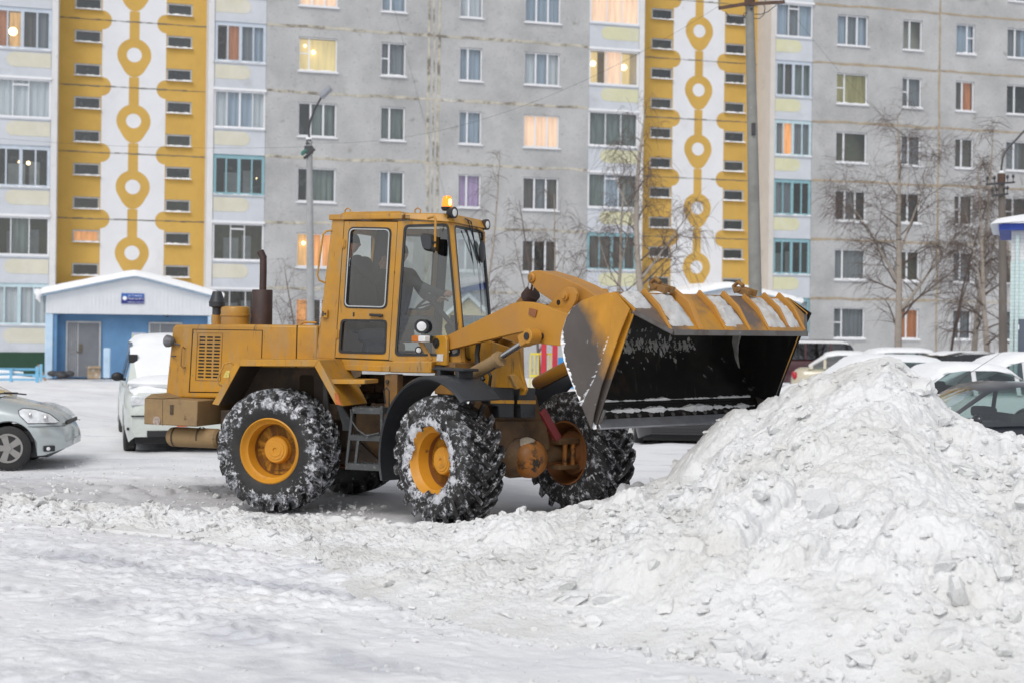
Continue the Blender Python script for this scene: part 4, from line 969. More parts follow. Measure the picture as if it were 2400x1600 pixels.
# ---------------- trees ----------------
M_birch = mat("birch_bark", (.34,.30,.26), .85, var=.12, vs=2, stretch=(1,1,3), dirt=[((.06,.05,.045),.60,.66,3.2)])
M_twig = mat("brown_twigs", (.12,.09,.078), .85, var=.25, vs=1)
M_bark2 = mat("reddish_bark", (.13,.095,.085), .85, var=.25, vs=2)
def tree(px, Y, pytop, spread, r0, label, seed, n1=22, droop=1.0, lean=0, trunkm=None, zst=.22, forks=(), name="birch_tree", cat="tree", pybase=None, n2=8, n3=5, tw=.0052):
    n1 = int(n1*.85); n3 = max(3, n3-2)
    pr = random.Random(seed); b = pt(px, 900, Y); b.z = -.15
    T = thing(name, label, cat, b, 0, "bare trees in front of the apartment block" if name == "birch_tree" else None)
    H = pt(px, pytop, Y).z - b.z
    tr = MB(); cr = MB()
    def path(p, d, L, n, wob, up):
        pts_ = [p.copy()]; d = d.normalized()
        for k in range(n):
            d = (d + Vector((pr.gauss(0,wob), pr.gauss(0,wob), pr.gauss(0,wob)+up))).normalized(); pts_.append(pts_[-1]+d*L/n)
        return pts_
    def twigs(pts_, r, depth, L):
        m_ = len(pts_)
        for i in range(n3 if depth == 2 else n2):
            f = pr.uniform(.25, 1)*(m_-1); k = min(int(f), m_-2); p = pts_[k].lerp(pts_[k+1], f-k); dd_ = (pts_[k+1]-pts_[k]).normalized()
            sd = Vector((pr.gauss(0,1), pr.gauss(0,1), pr.gauss(0,.6))); sd = (sd - dd_*sd.dot(dd_)).normalized()
            if depth == 1:
                L2_ = L*pr.uniform(.3,.6); q_ = path(p, dd_*.9+sd*.8, L2_, 4, .12, -.02*droop); cr.tube(q_, [r*.5, r*.42, r*.36, r*.3, r*.2], 4); twigs(q_, r*.4, 2, L2_)
            else:
                L2_ = pr.uniform(.35,.95)*min(1, .4+L); q_ = path(p, dd_*.7+sd*.8+Vector((0,0,-.3*droop)), L2_, 4, .10, -.22*droop); cr.tube(q_, [tw, tw, tw*.9, tw*.8, tw*.6], 3)
    trunks = [(Vector((0,0,0)), Vector((lean,0,1)), H, r0)]
    n = 10; base_path = path(Vector((0,0,0)), Vector((lean,0,1)), H, n, .035, .02)
    sc_ = H/max(.1, base_path[-1].z); base_path = [p*sc_ if True else p for p in base_path]
    tr.tube(base_path, [r0*(1.15-(k/n))**.8 if k < n else .01 for k in range(n+1)], 9)
    stems = [(base_path, r0)]
    for (f, dx, dy, fl) in forks:
        k = int(f*n); p = base_path[k]; q_ = path(p, Vector((dx,dy,1)), H*fl, 7, .05, .04); rr = r0*(1-f)*.75
        tr.tube(q_, [rr*(1-.85*j/7) for j in range(8)], 7); stems.append((q_, rr))
    for (bp, rr) in stems:
        m_ = len(bp)-1; cnt = n1 if bp is base_path else max(6, n1//2)
        for i in range(cnt):
            f = zst+(1-zst)*(i+pr.random())/cnt if bp is base_path else .2+.8*(i+pr.random())/cnt
            f = min(f, .985); k = min(int(f*m_), m_-1); p = bp[k].lerp(bp[k+1], f*m_-k)
            a = pr.uniform(0, 6.283); el = pr.uniform(.35,.95)+.5*f; L = spread*(1.05-.72*f)*pr.uniform(.55,1.1)
            d = Vector((math.cos(a), math.sin(a), el)); r = max(.01, rr*(1-f)*.38+.006)
            q_ = path(p, d, L, 6, .12, -.03*droop)
            cr.tube(q_, [r*(1-.8*j/6) for j in range(7)], 5); twigs(q_, r*.55, 1, L)
    tr.build("trunk", trunkm or M_birch, T); cr.build("crown", M_twig, T, smooth=0)
    return T
tree(1121, 50, 350, 1.5, .06, "slim bare birch rising behind the amber beacon", 3, 12, n2=6, n3=4)
tree(1268, 49, 470, 1.5, .05, "thin bare tree behind the lift arm, between two windows", 5, 9, trunkm=M_bark2, forks=((.2,.35,0,.7),(.3,-.3,.1,.6)), n2=6, n3=4)
tree(1298, 48, 455, 1.4, .06, "bare birch directly above the tip of the lift arm", 6, 11, forks=((.35,.25,0,.5),), n2=6, n3=4)
tree(1437, 46, 420, 2.0, .085, "bare forked birch in front of the teal balcony, left of the tallest birch", 8, 14, forks=((.55,-.5,0,.35),(.6,.35,0,.35)), n2=6, n3=5)
tree(1519, 44, 245, 2.2, .13, "tall drooping birch before the left edge of the right yellow stairwell", 12, 22, droop=1.4, forks=((.45,.75,-.1,.30),(.6,-.6,0,.25)), n2=7, n3=5)
tree(2104, 47, 262, 3.0, .125, "largest pale birch with wide branches before the grey wall at right", 21, 24, droop=.7, forks=((.3,.7,0,.35),(.42,-.45,.1,.35),(.5,.3,0,.35)), n2=9, n3=6)
tree(2272, 46, 325, 2.1, .10, "bare birch right of the largest birch", 23, 22, forks=((.35,.2,0,.5),), n2=8, n3=6)
tree(2316, 45, 370, 1.9, .095, "bare birch closest to the wooden lamp pole", 27, 20, forks=((.4,-.25,0,.4),), n2=8, n3=6)
tree(2212, 49, 440, 1.9, .05, "slender reddish sapling leaning right, between the birches at right", 31, 12, lean=.12, trunkm=M_bark2, forks=((.3,.4,0,.5),), n2=7, n3=4, name="sapling")
tree(700, 52, 630, 1.7, .045, "scrawny bare sapling beside the slim street lamp", 33, 9, trunkm=M_bark2, forks=((.2,-.5,0,.6),(.25,.4,0,.5)), droop=.2, n2=5, n3=3, name="sapling")
tree(2385, 50, 420, 2.2, .10, "bare birch behind the kiosk roof at the right edge", 37, 16, n2=7, n3=5)
for (px, Y, n_, h_, lab) in ((1962, 50, 16, 1.0, "low twiggy bush below the ground floor window right of the bucket"), (735, 50, 12, 1.6, "leafless shrub behind the loader cab rear")):
    pr = random.Random(px); b = pt(px, 880, Y); b.z = -.15; m = MB()
    for k in range(n_*5):
        a = pr.uniform(0, 6.28); d = Vector((math.cos(a)*.5, math.sin(a)*.3, 1)); p = Vector((pr.uniform(-.4,.4), pr.uniform(-.2,.2), 0)); pts_ = [p]
        for j in range(5): d = d+Vector((pr.gauss(0,.15), pr.gauss(0,.1), 0)); pts_.append(pts_[-1]+d.normalized()*h_*pr.uniform(.15,.3))
        m.tube(pts_, [.012,.010,.009,.008,.006,.004], 3)
    o = m.build("bare_shrub", M_twig, None, loc=b, smooth=0); tag(o, lab, "shrub")

# small yellow playhouse seen through the cab windows
Yh = 40.0; c = pt(1096, 900, Yh); c.z = -.1
PH = thing("playhouse", "small yellow playhouse with snowy gable roof, seen through the cab windscreen", "playhouse", c)
za, ze = pt(1096,693,Yh).z-c.z, pt(1096,748,Yh).z-c.z; hw_ = .72
m = MB(); m.prism([(-hw_,0,0),(hw_,0,0),(hw_,0,ze-.06),(0,0,za-.08),(-hw_,0,ze-.06)], (0,1.6,0)); m.build("wall", mat("pale_yellow_wall", (.62,.50,.26), .8), PH, smooth=0)
m = MB()
for s_ in (-1, 1): m.prism([(0,-.15,za-.05),(s_*(hw_+.2),-.15,ze-.21),(s_*(hw_+.2),-.15,ze-.08),(0,-.15,za+.08)], (0,1.9,0))
m.build("roof_snow", M_fresh, PH, smooth=0)
m = MB(); m.box(-.2,.2,-.02,-.002,.7,1.5); m.build("window_opening", M_room, PH, smooth=0)
# ======================= the wheel loader =======================
AR, AF = R(19.5), R(50.0)
CR = Vector((-2.286, 16.88, 0)); CF = Vector((.068, 15.54, 0))
FR = Vector((math.cos(AR), -math.sin(AR), 0)); LR = Vector((math.sin(AR), math.cos(AR), 0))
FF = Vector((math.cos(AF), -math.sin(AF), 0)); LF = Vector((math.sin(AF), math.cos(AF), 0))
ROOT = CR + FR*1.75; ROOT.z = 0
LOADER = thing("wheel_loader", "yellow wheel loader with raised black bucket, chunky snowy tyres and a lit amber beacon", "wheel loader", ROOT)
def frame_mx(C, F, L):
    O = C-ROOT
    return Matrix(((F.x, L.x, 0, O.x), (F.y, L.y, 0, O.y), (0, 0, 1, O.z), (0, 0, 0, 1)))
MR, MF = frame_mx(CR, FR, LR), frame_mx(CF, FF, LF)
def _tr(C, F, L, px, py, y):
    u, v = ray(px, py); d = Vector((u, 1, 0)); # (d*Y - C).L = y
    Yd = (y + C.dot(L))/d.dot(L); P = d*Yd - C
    return Vector((P.dot(F), y, CAMH + v*Yd))
def RP(px, py, y): return _tr(CR, FR, LR, px, py, y)      # pixel -> rear frame point on plane y
def FP(px, py, y): return _tr(CF, FF, LF, px, py, y)      # pixel -> front frame point on plane y
def _trx(C, F, L, px, py, x):
    u, v = ray(px, py); d = Vector((u, 1, 0)); Yd = (x + C.dot(F))/d.dot(F); P = d*Yd - C
    return Vector((x, P.dot(L), CAMH + v*Yd))
def RX(px, py, x): return _trx(CR, FR, LR, px, py, x)
def FX(px, py, x): return _trx(CF, FF, LF, px, py, x)
RM = lambda: MB(MR)
FM = lambda: MB(MF)
def mirror_y(pts): return [Vector((p[0], -p[1], p[2])) for p in pts]

M_y = mat("loader_yellow", (.53,.255,.018), .42, var=.12, vs=1.0, dirt=[((.36,.19,.045),.43,.70,1.3), ((.33,.25,.15),.50,.76,1.6,(4,4,.7)), ((.15,.08,.03),.59,.70,3.5,(5,5,.8)), ((.11,.055,.022),.655,.70,10.0)], spec=.45, bump=[(90,.06,.002)])
M_ydirty = mat("loader_yellow_grimy", (.30,.155,.04), .65, var=.15, vs=1.6, dirt=[((.17,.10,.055),.42,.66,1.8), ((.08,.05,.03),.62,.72,5)], spec=.3)
M_yarm = mat("loader_yellow_faded", (.49,.235,.035), .5, var=.1, vs=1.2, dirt=[((.40,.20,.07),.42,.7,.9), ((.13,.07,.04),.70,.76,7)], spec=.35)
M_cw = mat("counterweight_mud", (.30,.20,.095), .75, var=.12, vs=2, dirt=[((.20,.13,.07),.5,.7,2), ((.12,.07,.04),.62,.72,7)])
M_ch = mat("chassis_grime_and_shade", (.06,.042,.03), .75, var=.25, vs=2.5, dirt=[((.17,.10,.05),.5,.7,2.5), ((.03,.025,.02),.55,.7,5)])  # grime colour kept dark to carry the shade under the machine as well
M_und = mat("muddy_shaded_undercarriage", (.15,.085,.035), .7, var=.2, vs=2, dirt=[((.07,.045,.03),.45,.66,2.2), ((.24,.20,.16),.60,.75,5)])  # muddy brown, deepened so the undercarriage shade sits in the colour
M_blk = mat("black_rubber", (.022,.022,.024), .55, var=.15, vs=5)
M_fend = mat("black_mudguard", (.030,.033,.038), .5, var=.2, vs=3, dirt=[((.09,.09,.09),.58,.75,4)])
M_brn = mat("brown_silencer", (.05,.028,.024), .6, var=.2, vs=4, dirt=[((.09,.045,.03),.55,.7,8)])
M_chrome = mat("chrome_rod", (.6,.6,.62), .15, 1.0, var=.05)
M_steelw = mat("worn_steel", (.16,.15,.145), .45, .6, var=.2, vs=4, dirt=[((.09,.06,.04),.5,.7,3), ((.6,.6,.6),.64,.72,7)])
M_gr = mat("grey_step_steel", (.075,.078,.08), .6, .3, var=.2, vs=6, dirt=[((.25,.25,.25),.58,.7,25)])
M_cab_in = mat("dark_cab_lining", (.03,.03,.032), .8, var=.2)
M_trim = mat("grey_trim", (.42,.43,.44), .4)
M_cglass = glass("cab_glass", (.80,.86,.85), .09, .80)
M_wglass = glass("windscreen_glass", (.82,.88,.87), .15, .85)
M_lens = mat("lamp_lens", (.75,.76,.76), .12, var=.1, vs=30, spec=.8)
M_red = mat("red_paint", (.19,.02,.022), .5, var=.15, vs=4)
M_seat = mat("dark_seat", (.035,.035,.04), .8)

def rquad(c4, rad, k=5):
    """rounded quad: list of (point, corner index)"""
    c4 = [Vector(c) for c in c4]; out = []
    for i in range(4):
        p, a, b = c4[i], c4[i-1], c4[(i+1) % 4]
        da, db = (a-p).normalized(), (b-p).normalized()
        A, B = p+da*rad, p+db*rad
        for j in range(k+1):
            t = j/k; out.append(((1-t)**2*A + 2*(1-t)*t*p + t*t*B, i))
    return out
def plate_hole(mb, outer, inner, rad, vec):
    """flat plate with a rounded window opening; outer / inner: 4 corners, vec: thickness"""
    vec = Vector(vec); rq = rquad(inner, rad); n = len(rq); outer = [Vector(o) for o in outer]
    ins = [p for p, c in rq]; vs = ins + outer + [p+vec for p in ins] + [o+vec for o in outer]; fs = []
    off = n+4
    for i in range(n):
        j = (i+1) % n; ci, cj = rq[i][1], rq[j][1]
        if ci == cj: fs += [(i, j, n+ci), (off+j, off+i, off+n+ci)]
        else: fs += [(i, j, n+cj, n+ci), (off+j, off+i, off+n+ci, off+n+cj)]
        fs.append((i, j, off+j, off+i))
    for c in range(4): d = (c+1) % 4; fs.append((n+c, n+d, off+n+d, off+n+c))
    mb.add(vs, fs)
def ring_strip(mb, qa, ra, qb, rb, vec):
    vec = Vector(vec); A = [p for p, c in rquad(qa, ra)]; B = [p for p, c in rquad(qb, rb)]; n = len(A)
    vs = A+B+[p+vec for p in A]+[p+vec for p in B]; fs = []
    for i in range(n):
        j = (i+1) % n; fs += [(i, j, n+j, n+i), (2*n+j, 2*n+i, 3*n+i, 3*n+j), (i, 2*n+i, 2*n+j, j), (n+i, n+j, 3*n+j, 3*n+i)]
    mb.add(vs, fs)
def inset(q, d):
    q = [Vector(p) for p in q]; out = []
    for i in range(4):
        p = q[i]; da = (q[i-1]-p).normalized(); db = (q[(i+1) % 4]-p).normalized(); out.append(p+da*d+db*d)
    return out

# ---------------- wheels ----------------
def tyre_mat(name, amt, grey, cen=None, axv=None, clean=.10):
    m = bpy.data.materials.new(name); m.use_nodes = True; t = m.node_tree; N = t.nodes; L = t.links; p = N['Principled BSDF']
    p.inputs['Roughness'].default_value = .55; tc = N.new('ShaderNodeTexCoord')
    def nz(s, d, r, sc_=None):
        n = N.new('ShaderNodeTexNoise'); n.inputs['Scale'].default_value = s; n.inputs['Detail'].default_value = d; n.inputs['Roughness'].default_value = r
        mp = N.new('ShaderNodeMapping'); L.new(tc.outputs['Object'], mp.inputs[0]); 
        if sc_: mp.inputs['Scale'].default_value = sc_
        L.new(mp.outputs[0], n.inputs[0]); return n
    def rg(n, a, b):
        r = N.new('ShaderNodeMapRange'); r.inputs[1].default_value = a; r.inputs[2].default_value = b; L.new(n.outputs[0], r.inputs[0]); return r.outputs[0]
    def mx(f, a, b):
        x = N.new('ShaderNodeMix'); x.data_type = 'RGBA'; L.new(f, x.inputs[0])
        if isinstance(a, tuple): x.inputs[6].default_value = (*a, 1)
        else: L.new(a, x.inputs[6])
        x.inputs[7].default_value = (*b, 1); return x.outputs[2]
    c = mx(rg(nz(5, 4, .6), .4, .7), (.012,.012,.013), (.03,.028,.026))
    bias = None
    if cen is not None:
        sb = N.new('ShaderNodeVectorMath'); sb.operation = 'SUBTRACT'; sb.inputs[1].default_value = cen; L.new(tc.outputs['Object'], sb.inputs[0])
        cr = N.new('ShaderNodeVectorMath'); cr.operation = 'CROSS_PRODUCT'; cr.inputs[1].default_value = axv; L.new(sb.outputs[0], cr.inputs[0])
        ln = N.new('ShaderNodeVectorMath'); ln.operation = 'LENGTH'; L.new(cr.outputs[0], ln.inputs[0])
        rr = N.new('ShaderNodeMapRange'); rr.interpolation_type = 'SMOOTHSTEP'; rr.inputs[1].default_value = .40; rr.inputs[2].default_value = .52; rr.inputs[3].default_value = -clean; rr.inputs[4].default_value = 0; L.new(ln.outputs['Value'], rr.inputs[0]); bias = rr.outputs[0]
    def nb(n):
        if bias is None: return n
        a = N.new('ShaderNodeMath'); a.operation = 'ADD'; L.new(n.outputs[0], a.inputs[0]); L.new(bias, a.inputs[1]); return a
    c = mx(rg(nb(nz(8, 9, .8)), .59-amt*.13, .66-amt*.13), c, grey)
    c = mx(rg(nb(nz(16, 9, .78)), .60-amt*.09, .64-amt*.07), c, (.62,.63,.66))
    L.new(c, p.inputs['Base Color'])
    b = N.new('ShaderNodeBump'); b.inputs['Strength'].default_value = .5; b.inputs['Distance'].default_value = .01; L.new(nz(30, 5, .7).outputs[0], b.inputs['Height']); L.new(b.outputs[0], p.inputs['Normal'])
    return m
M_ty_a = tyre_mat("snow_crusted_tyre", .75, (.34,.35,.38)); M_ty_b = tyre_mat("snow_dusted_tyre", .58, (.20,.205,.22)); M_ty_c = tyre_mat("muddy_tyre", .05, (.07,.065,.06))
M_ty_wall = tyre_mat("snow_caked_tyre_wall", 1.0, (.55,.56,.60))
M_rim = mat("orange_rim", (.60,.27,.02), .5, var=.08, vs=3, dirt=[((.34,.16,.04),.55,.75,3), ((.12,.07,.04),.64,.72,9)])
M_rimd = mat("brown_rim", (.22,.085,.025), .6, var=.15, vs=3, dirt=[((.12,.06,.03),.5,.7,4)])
TR_, TW = .69, .25
_cr = MR @ Vector((0,-.94,.69)); M_ty_a = tyre_mat('snow_crusted_rear_tyre', .78, (.30,.31,.335), tuple(_cr), tuple(LR), .12)
def wheel(mx, x, ys, out, rot, tm, rimm, caked=False, dirty_hub=False):
    """ys: centre y; out = -1 when the dished face looks to -y"""
    prof = [(.352,.205),(.37,.235),(.43,.255),(.50,.262),(.545,.256),(.575,.235),(.598,.20),(.608,.10),(.610,0)]
    full = [(r, y) for r, y in prof] + [(r, -y) for r, y in prof[::-1][1:]]
    W = MB(mx @ Matrix.Translation((x, ys, .69)))
    n = 72; vs = []; fs = []
    for (r, y) in full:
        for i in range(n):
            a = 2*math.pi*i/n; vs.append((r*math.sin(a), y, r*math.cos(a)))
    for k in range(len(full)-1):
        for i in range(n): j = (i+1) % n; fs.append((k*n+i, (k+1)*n+i, (k+1)*n+j, k*n+j))
    W.add(vs, fs)
    # raised bead on the wall
    NL = 21; pr = random.Random(int(x*10+ys*7))
    for side in (-1, 1):
        for k in range(NL):
            a0 = 2*math.pi*(k+(.5 if side > 0 else 0))/NL + rot
            st = [(-.015,.690,.40),(.07,.690,.30),(.14,.688,.18),(.20,.680,.07),(.243,.655,.0),(.262,.60,-.035),(.268,.55,-.05)]
            bs = [(-.015,.60),(.07,.60),(.14,.598),(.20,.58),(.225,.565),(.245,.55),(.255,.53)]
            hw = [.024,.024,.027,.030,.036,.036,.024]
            ring = []
            for (y, r, da), (yb, rb), h in zip(st, bs, hw):
                a = a0 + da; 
                for (yy, rr, w_) in ((yb, rb, h*1.25), (y, r, h), (y, r, -h), (yb, rb, -h*1.25)):
                    aa = a + w_/max(rr, .1); ring.append((rr*math.sin(aa), yy*side, rr*math.cos(aa)))
            m = len(st); F_ = []
            for q in range(m-1):
                for e in range(3): F_.append((q*4+e, q*4+e+1, (q+1)*4+e+1, (q+1)*4+e))
            F_ += [(0,1,2,3), ((m-1)*4+3,(m-1)*4+2,(m-1)*4+1,(m-1)*4)]
            W.add(ring, F_)
    # rim
    o_ = out
    RMb = MB(mx @ Matrix.Translation((x, ys, .69)))
    rp = [(.205,.365),(.235,.368),(.245,.355),(.235,.345),(.20,.335),(.17,.300),(.10,.295),(.06,.285),(-.03,.28),(-.05,.22),(-.055,.18)]
    vs = []; fs = []; n = 48
    for (y, r) in rp:
        for i in range(n): a = 2*math.pi*i/n; vs.append((r*math.sin(a), y*o_, r*math.cos(a)))
    for k in range(len(rp)-1):
        for i in range(n): j = (i+1) % n; fs.append((k*n+i, k*n+j, (k+1)*n+j, (k+1)*n+i))
    fs.append([(len(rp)-1)*n+i for i in range(n)])
    RMb.add(vs, fs)
    # inner flange on the other face
    rp2 = [(-.205,.365),(-.235,.36),(-.235,.345),(-.20,.33),(-.10,.30),(.0,.295),(.0,.10)]
    vs = []; fs = []
    for (y, r) in rp2:
        for i in range(n): a = 2*math.pi*i/n; vs.append((r*math.sin(a), y*o_, r*math.cos(a)))
    for k in range(len(rp2)-1):
        for i in range(n): j = (i+1) % n; fs.append((k*n+i, (k+1)*n+i, (k+1)*n+j, k*n+j))
    RMb.add(vs, fs)
    wh = RMb.build("wheel", rimm, LOADER, smooth=40)
    DM = MB(mx @ Matrix.Translation((x, ys, .69))); DM.lathe((0,-.043*o_,0), (0,o_,0), [(0,.272),(.006,.268),(.006,.16)], 40, cap=False); DM.lathe((0,.0*o_,0), (0,o_,0), [(-.03,.279),(.05,.281)], 40, cap=False); DM.build("wheel_disc", M_rimd, wh, smooth=40)
    W.build("tyre", tm, wh, smooth=35)
    DI = MB(mx @ Matrix.Translation((x, ys, .69))); DI.lathe((0,.0,0), (0,-o_,0), [(0,.292),(.05,.285),(.07,.255),(.12,.245),(.135,.16),(.19,.14)], 36); DI.build("inner_drum", M_rimd, wh, smooth=40)
    if caked:
        S_ = MB(mx @ Matrix.Translation((x, ys, .69))); n = 90; pp = [(.345,.232),(.365,.262),(.40,.268),(.435,.270),(.455,.262)]; vs = []; fs = []
        for (r, y) in pp:
            for i in range(n):
                a = 2*math.pi*i/n; e = .018*math.sin(a*7+1)+.012*math.sin(a*17)+.02*math.sin(a*3+2)
                rr = r + e*(1.0 if r in (.345,.455) else .3); vs.append((rr*math.sin(a), (y+.006*math.sin(a*23))*o_, rr*math.cos(a)))
        for k in range(len(pp)-1):
            for i in range(n): j = (i+1) % n; fs.append((k*n+i, k*n+j, (k+1)*n+j, (k+1)*n+i))
        S_.add(vs, fs); S_.build("caked_snow", M_ty_wall, wh, smooth=60)
    H = MB(mx @ Matrix.Translation((x, ys, .69)))
    H.lathe((0, -.075*o_, 0), (0, o_, 0), [(0,.17),(.05,.168),(.055,.16),(.10,.157),(.105,.152),(.15,.148),(.165,.135),(.165,.112),(.172,.108),(.172,.078),(.178,.073),(.178,.028),(.165,.023)], 36)
    for k in range(10):
        a = 2*math.pi*k/10+.2; c = Vector((.235*math.sin(a), -.05*o_, .235*math.cos(a))); H.cyl(c-Vector((0,.01*o_,0)), c+Vector((0,.035*o_,0)), .015, n=6)
    H.build("hub", rimm if not dirty_hub else M_rimd, wh, smooth=35)
    return wh
wheel(MR, 0, -.94, -1, .1, M_ty_a, M_rim)
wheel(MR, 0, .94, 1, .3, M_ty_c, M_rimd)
wheel(MF, 0, -.94, -1, .0, M_ty_b, M_rim, caked=True)
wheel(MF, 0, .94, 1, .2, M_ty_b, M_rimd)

# ---------------- rear frame: engine hood ----------------
yh_ = -.60
m = RM(); pts = [RP(404,768,yh_), RP(409,761,yh_), RP(560,760,yh_), RP(744,763,yh_), RP(744,935,yh_), RP(387,932,yh_)]
m.prism(pts, (0, 1.2, 0)); HOOD = m.build("engine_hood", M_y, LOADER, bevel=.025)
def rp_panel(cor, y, th, mt, name, parent, bev=.004):
    m = RM(); m.prism([RP(a, b, y) for a, b in cor], (0, th, 0)); return m.build(name, mt, parent, bevel=bev)
M_gap = mat("panel_gap", (.03,.018,.008), .9, var=.1)
rp_panel([(451,771),(616,773.5),(611,921),(442,919)], yh_-.002, .004, M_gap, "door_gap", HOOD, 0)
DP = rp_panel([(453,773),(614,775.5),(609,919),(444.5,917)], yh_-.010, .0075, M_y, "side_door", HOOD)
rp_panel([(695,762),(697.5,762),(694,900),(691.5,900)], yh_-.003, .004, M_gap, "door_gap", HOOD, 0)
# louvre grid
gl = RP(466,783,yh_-.012); gr_ = RP(520,783,yh_-.012); gb = RP(461,888,yh_-.012)
m = RM(); L0, L1_ = gl.x, gr_.x; ztop, zbot = gl.z, gb.z; sh = gb.x-gl.x
def gx(u, v): return (L0+(L1_-L0)*u+sh*v, ztop+(zbot-ztop)*v)
fr_ = [gx(-.05,-.03), gx(1.03,-.03), gx(1.03,1.02), gx(-.05,1.02)]
for (a, b) in zip(fr_, fr_[1:]+fr_[:1]):
    m.beam((a[0], yh_-.012, a[1]), (b[0], yh_-.012, b[1]), .006, .006, (0,1,0))
m.build("louvre_border", M_ydirty, HOOD, smooth=0)
m = RM()
for c in range(3):
    for r in range(13):
        x, z = gx(.17+c*.325, .03+(r+.5)/13*.95); w2, h2_ = .031, .0085
        P_ = [(x-w2+h2_*math.cos(a)*1.0, yh_-.0135, z+h2_*math.sin(a)) for a in np.linspace(math.pi/2, 3*math.pi/2, 5)] + [(x+w2+h2_*math.cos(a), yh_-.0135, z+h2_*math.sin(a)) for a in np.linspace(-math.pi/2, math.pi/2, 5)]
        m.prism(P_, (0,.003,0))
m.build("louvres", mat("louvre_black", (.008,.008,.008), .9), HOOD, smooth=0)
def tubeR(pts, r, mt, name, parent=LOADER, n=8): 
    m = RM(); m.tube(pts, r, n); return m.build(name, mt, parent)
tubeR([RP(434,817,yh_), RP(428,812,yh_-.05), RP(426,818,yh_-.06), RP(424,856,yh_-.06), RP(430,862,yh_-.05), RP(434,860,yh_)], .008, M_ydirty, "grab_handle")
tubeR([RP(554,858,-1.15), RP(540,849,-1.2), RP(525,852,-1.22), RP(509,890,-1.22), RP(512,899,-1.22), RP(522,905,-1.18)], .010, M_y, "grab_handle")
tubeR([RP(742,756,-.3), RP(714,755,-.3), RP(706,758,-.3), RP(703,766,-.3)], .012, M_y, "grab_handle")
# rear lamp
c = RP(398,800,-.66); m = RM(); m.lathe(c+Vector((.06,0,0)), (-1,0,.05), [(0,.02),(.02,.05),(.06,.068),(.10,.072),(.115,.06)], 20); m.tube([c+Vector((.06,0,-.02)), c+Vector((.10,.05,-.04))], .012); m.build("rear_lamp", mat("dirty_grey_lamp", (.13,.13,.14), .5, var=.3, vs=12), LOADER)
m = RM(); c = RP(402,834,-.62); m.tube([c+Vector((.0,0,0)), c+Vector((.07,-.02,0))], .008); m.build("hood_catch", M_drk, HOOD)
# air cleaner, pre-cleaner, silencer, stack
def vcyl(px, y, prof, mt, name, n=32, parent=LOADER):
    b = RP(px, 765, y); m = RM(); m.lathe((b.x, y, 0), (0,0,1), prof, n); return m.build(name, mt, parent, smooth=35)
zr = lambda py, px=560, y=-.2: RP(px, py, y).z
vcyl(552, -.2, [(zr(770),.172),(zr(742),.172),(zr(741),.182),(zr(737),.182),(zr(736),.174),(zr(724),.174),(zr(720),.16),(zr(718),.12)], M_y, "air_cleaner")
vcyl(508, -.12, [(zr(738),.055),(zr(722),.055),(zr(721),.06),(zr(719),.094),(zr(708),.097),(zr(706),.09),(zr(686),.058),(zr(683),.05)], M_fend, "intake_cap")
tubeR([RP(507,738,-.12), RP(506,752,-.12), RP(509,775,-.12)], .058, M_y, "intake_pipe", n=16)
vcyl(614, -.16, [(zr(770),.122),(zr(681),.122),(zr(679),.115)], M_brn, "silencer")
tubeR([RP(616,682,-.16), RP(617,640,-.16), RP(617,603,-.16), RP(610,590,-.16)], [.042,.042,.042,.045], M_brn, "exhaust_stack", n=16)
# counterweight and tank
m = RM(); yc = -.95
m.prism([RP(338,932,yc), RP(463,938,yc), RP(461,999,yc), RP(337,993,yc)], (0,1.9,0)); CWT = m.build("counterweight", M_cw, LOADER, bevel=.012)
m = RM(); a = RP(352,933,yc); m.prism([RP(340,932,yc-.002), RP(355,922,yc-.002), RP(386,933,yc-.002)], (0,.5,0)); m.build("lamp_guard", M_cw, CWT)
m = RM(); c = RP(368,985,yc); m.lathe(c, (0,-1,0), [(0,.05),(.01,.052),(.012,.03)], 16); m.build("rear_marker", mat("rusty_lamp_hole", (.35,.28,.24), .8, var=.5, vs=25), CWT)
m = RM(); p_ = RP(403,960,yc); m.box(p_.x-.02, p_.x+.02, yc-.012, yc-.0005, p_.z-.05, p_.z+.06); m.beam(RP(381,936,yc-.001), RP(381,997,yc-.001), .004, .004, (0,1,0)); m.build("latch", M_ch, CWT)
a, b = RP(397,1022,-.7), RP(515,1027,-.7); m = RM(); m.lathe(a, b-a, [(0,.08),(.03,.108),(.06,.115),((b-a).length-.03,.115),((b-a).length,.09)], 24); TK = m.build("fuel_tank", M_cw, LOADER)
for px in (412, 470):
    q0 = RP(px,1023,-.7); m = RM(); m.lathe(q0, b-a, [(0,.118),(.022,.118)], 24, cap=False); m.build("strap", M_ch, TK)
# chassis, axles
m = RM(); m.box(-1.05, 1.55, -.36, .36, .62, 1.05); m.box(-1.0, -.55, -.55, .55, .55, 1.08); m.box(.5, 1.5, -.40, .40, .50, .66); CHS = m.build("rear_chassis", M_ch, LOADER, bevel=.015)
m = RM(); m.cyl((0,-.75,.69), (0,.75,.69), .13, n=20); m.sphere((0,0,.69), .24, 20, 12, (.9,1,1)); m.build("rear_axle", M_ch, LOADER)
m = RM(); m.box(-.62, .62, -.58, .58, 1.02, 1.20); m.build("engine_bay_floor", M_ch, LOADER)
m = RM(); q0 = RP(700,900,-.56); m.prism([RP(693,866,-.61), RP(762,868,-.61), RP(770,960,-.61), RP(693,960,-.61)], (0,.05,0)); m.build("battery_box", mat("grey_box_plate", (.12,.115,.11), .7, var=.15), LOADER, bevel=.01)
m = RM(); m.prism([p for p, c in rquad([RP(702,878,-.615), RP(735,878,-.615), RP(735,950,-.615), RP(702,950,-.615)], .04)], (0,.004,0)); m.build("box_opening", M_gap, LOADER, smooth=0)

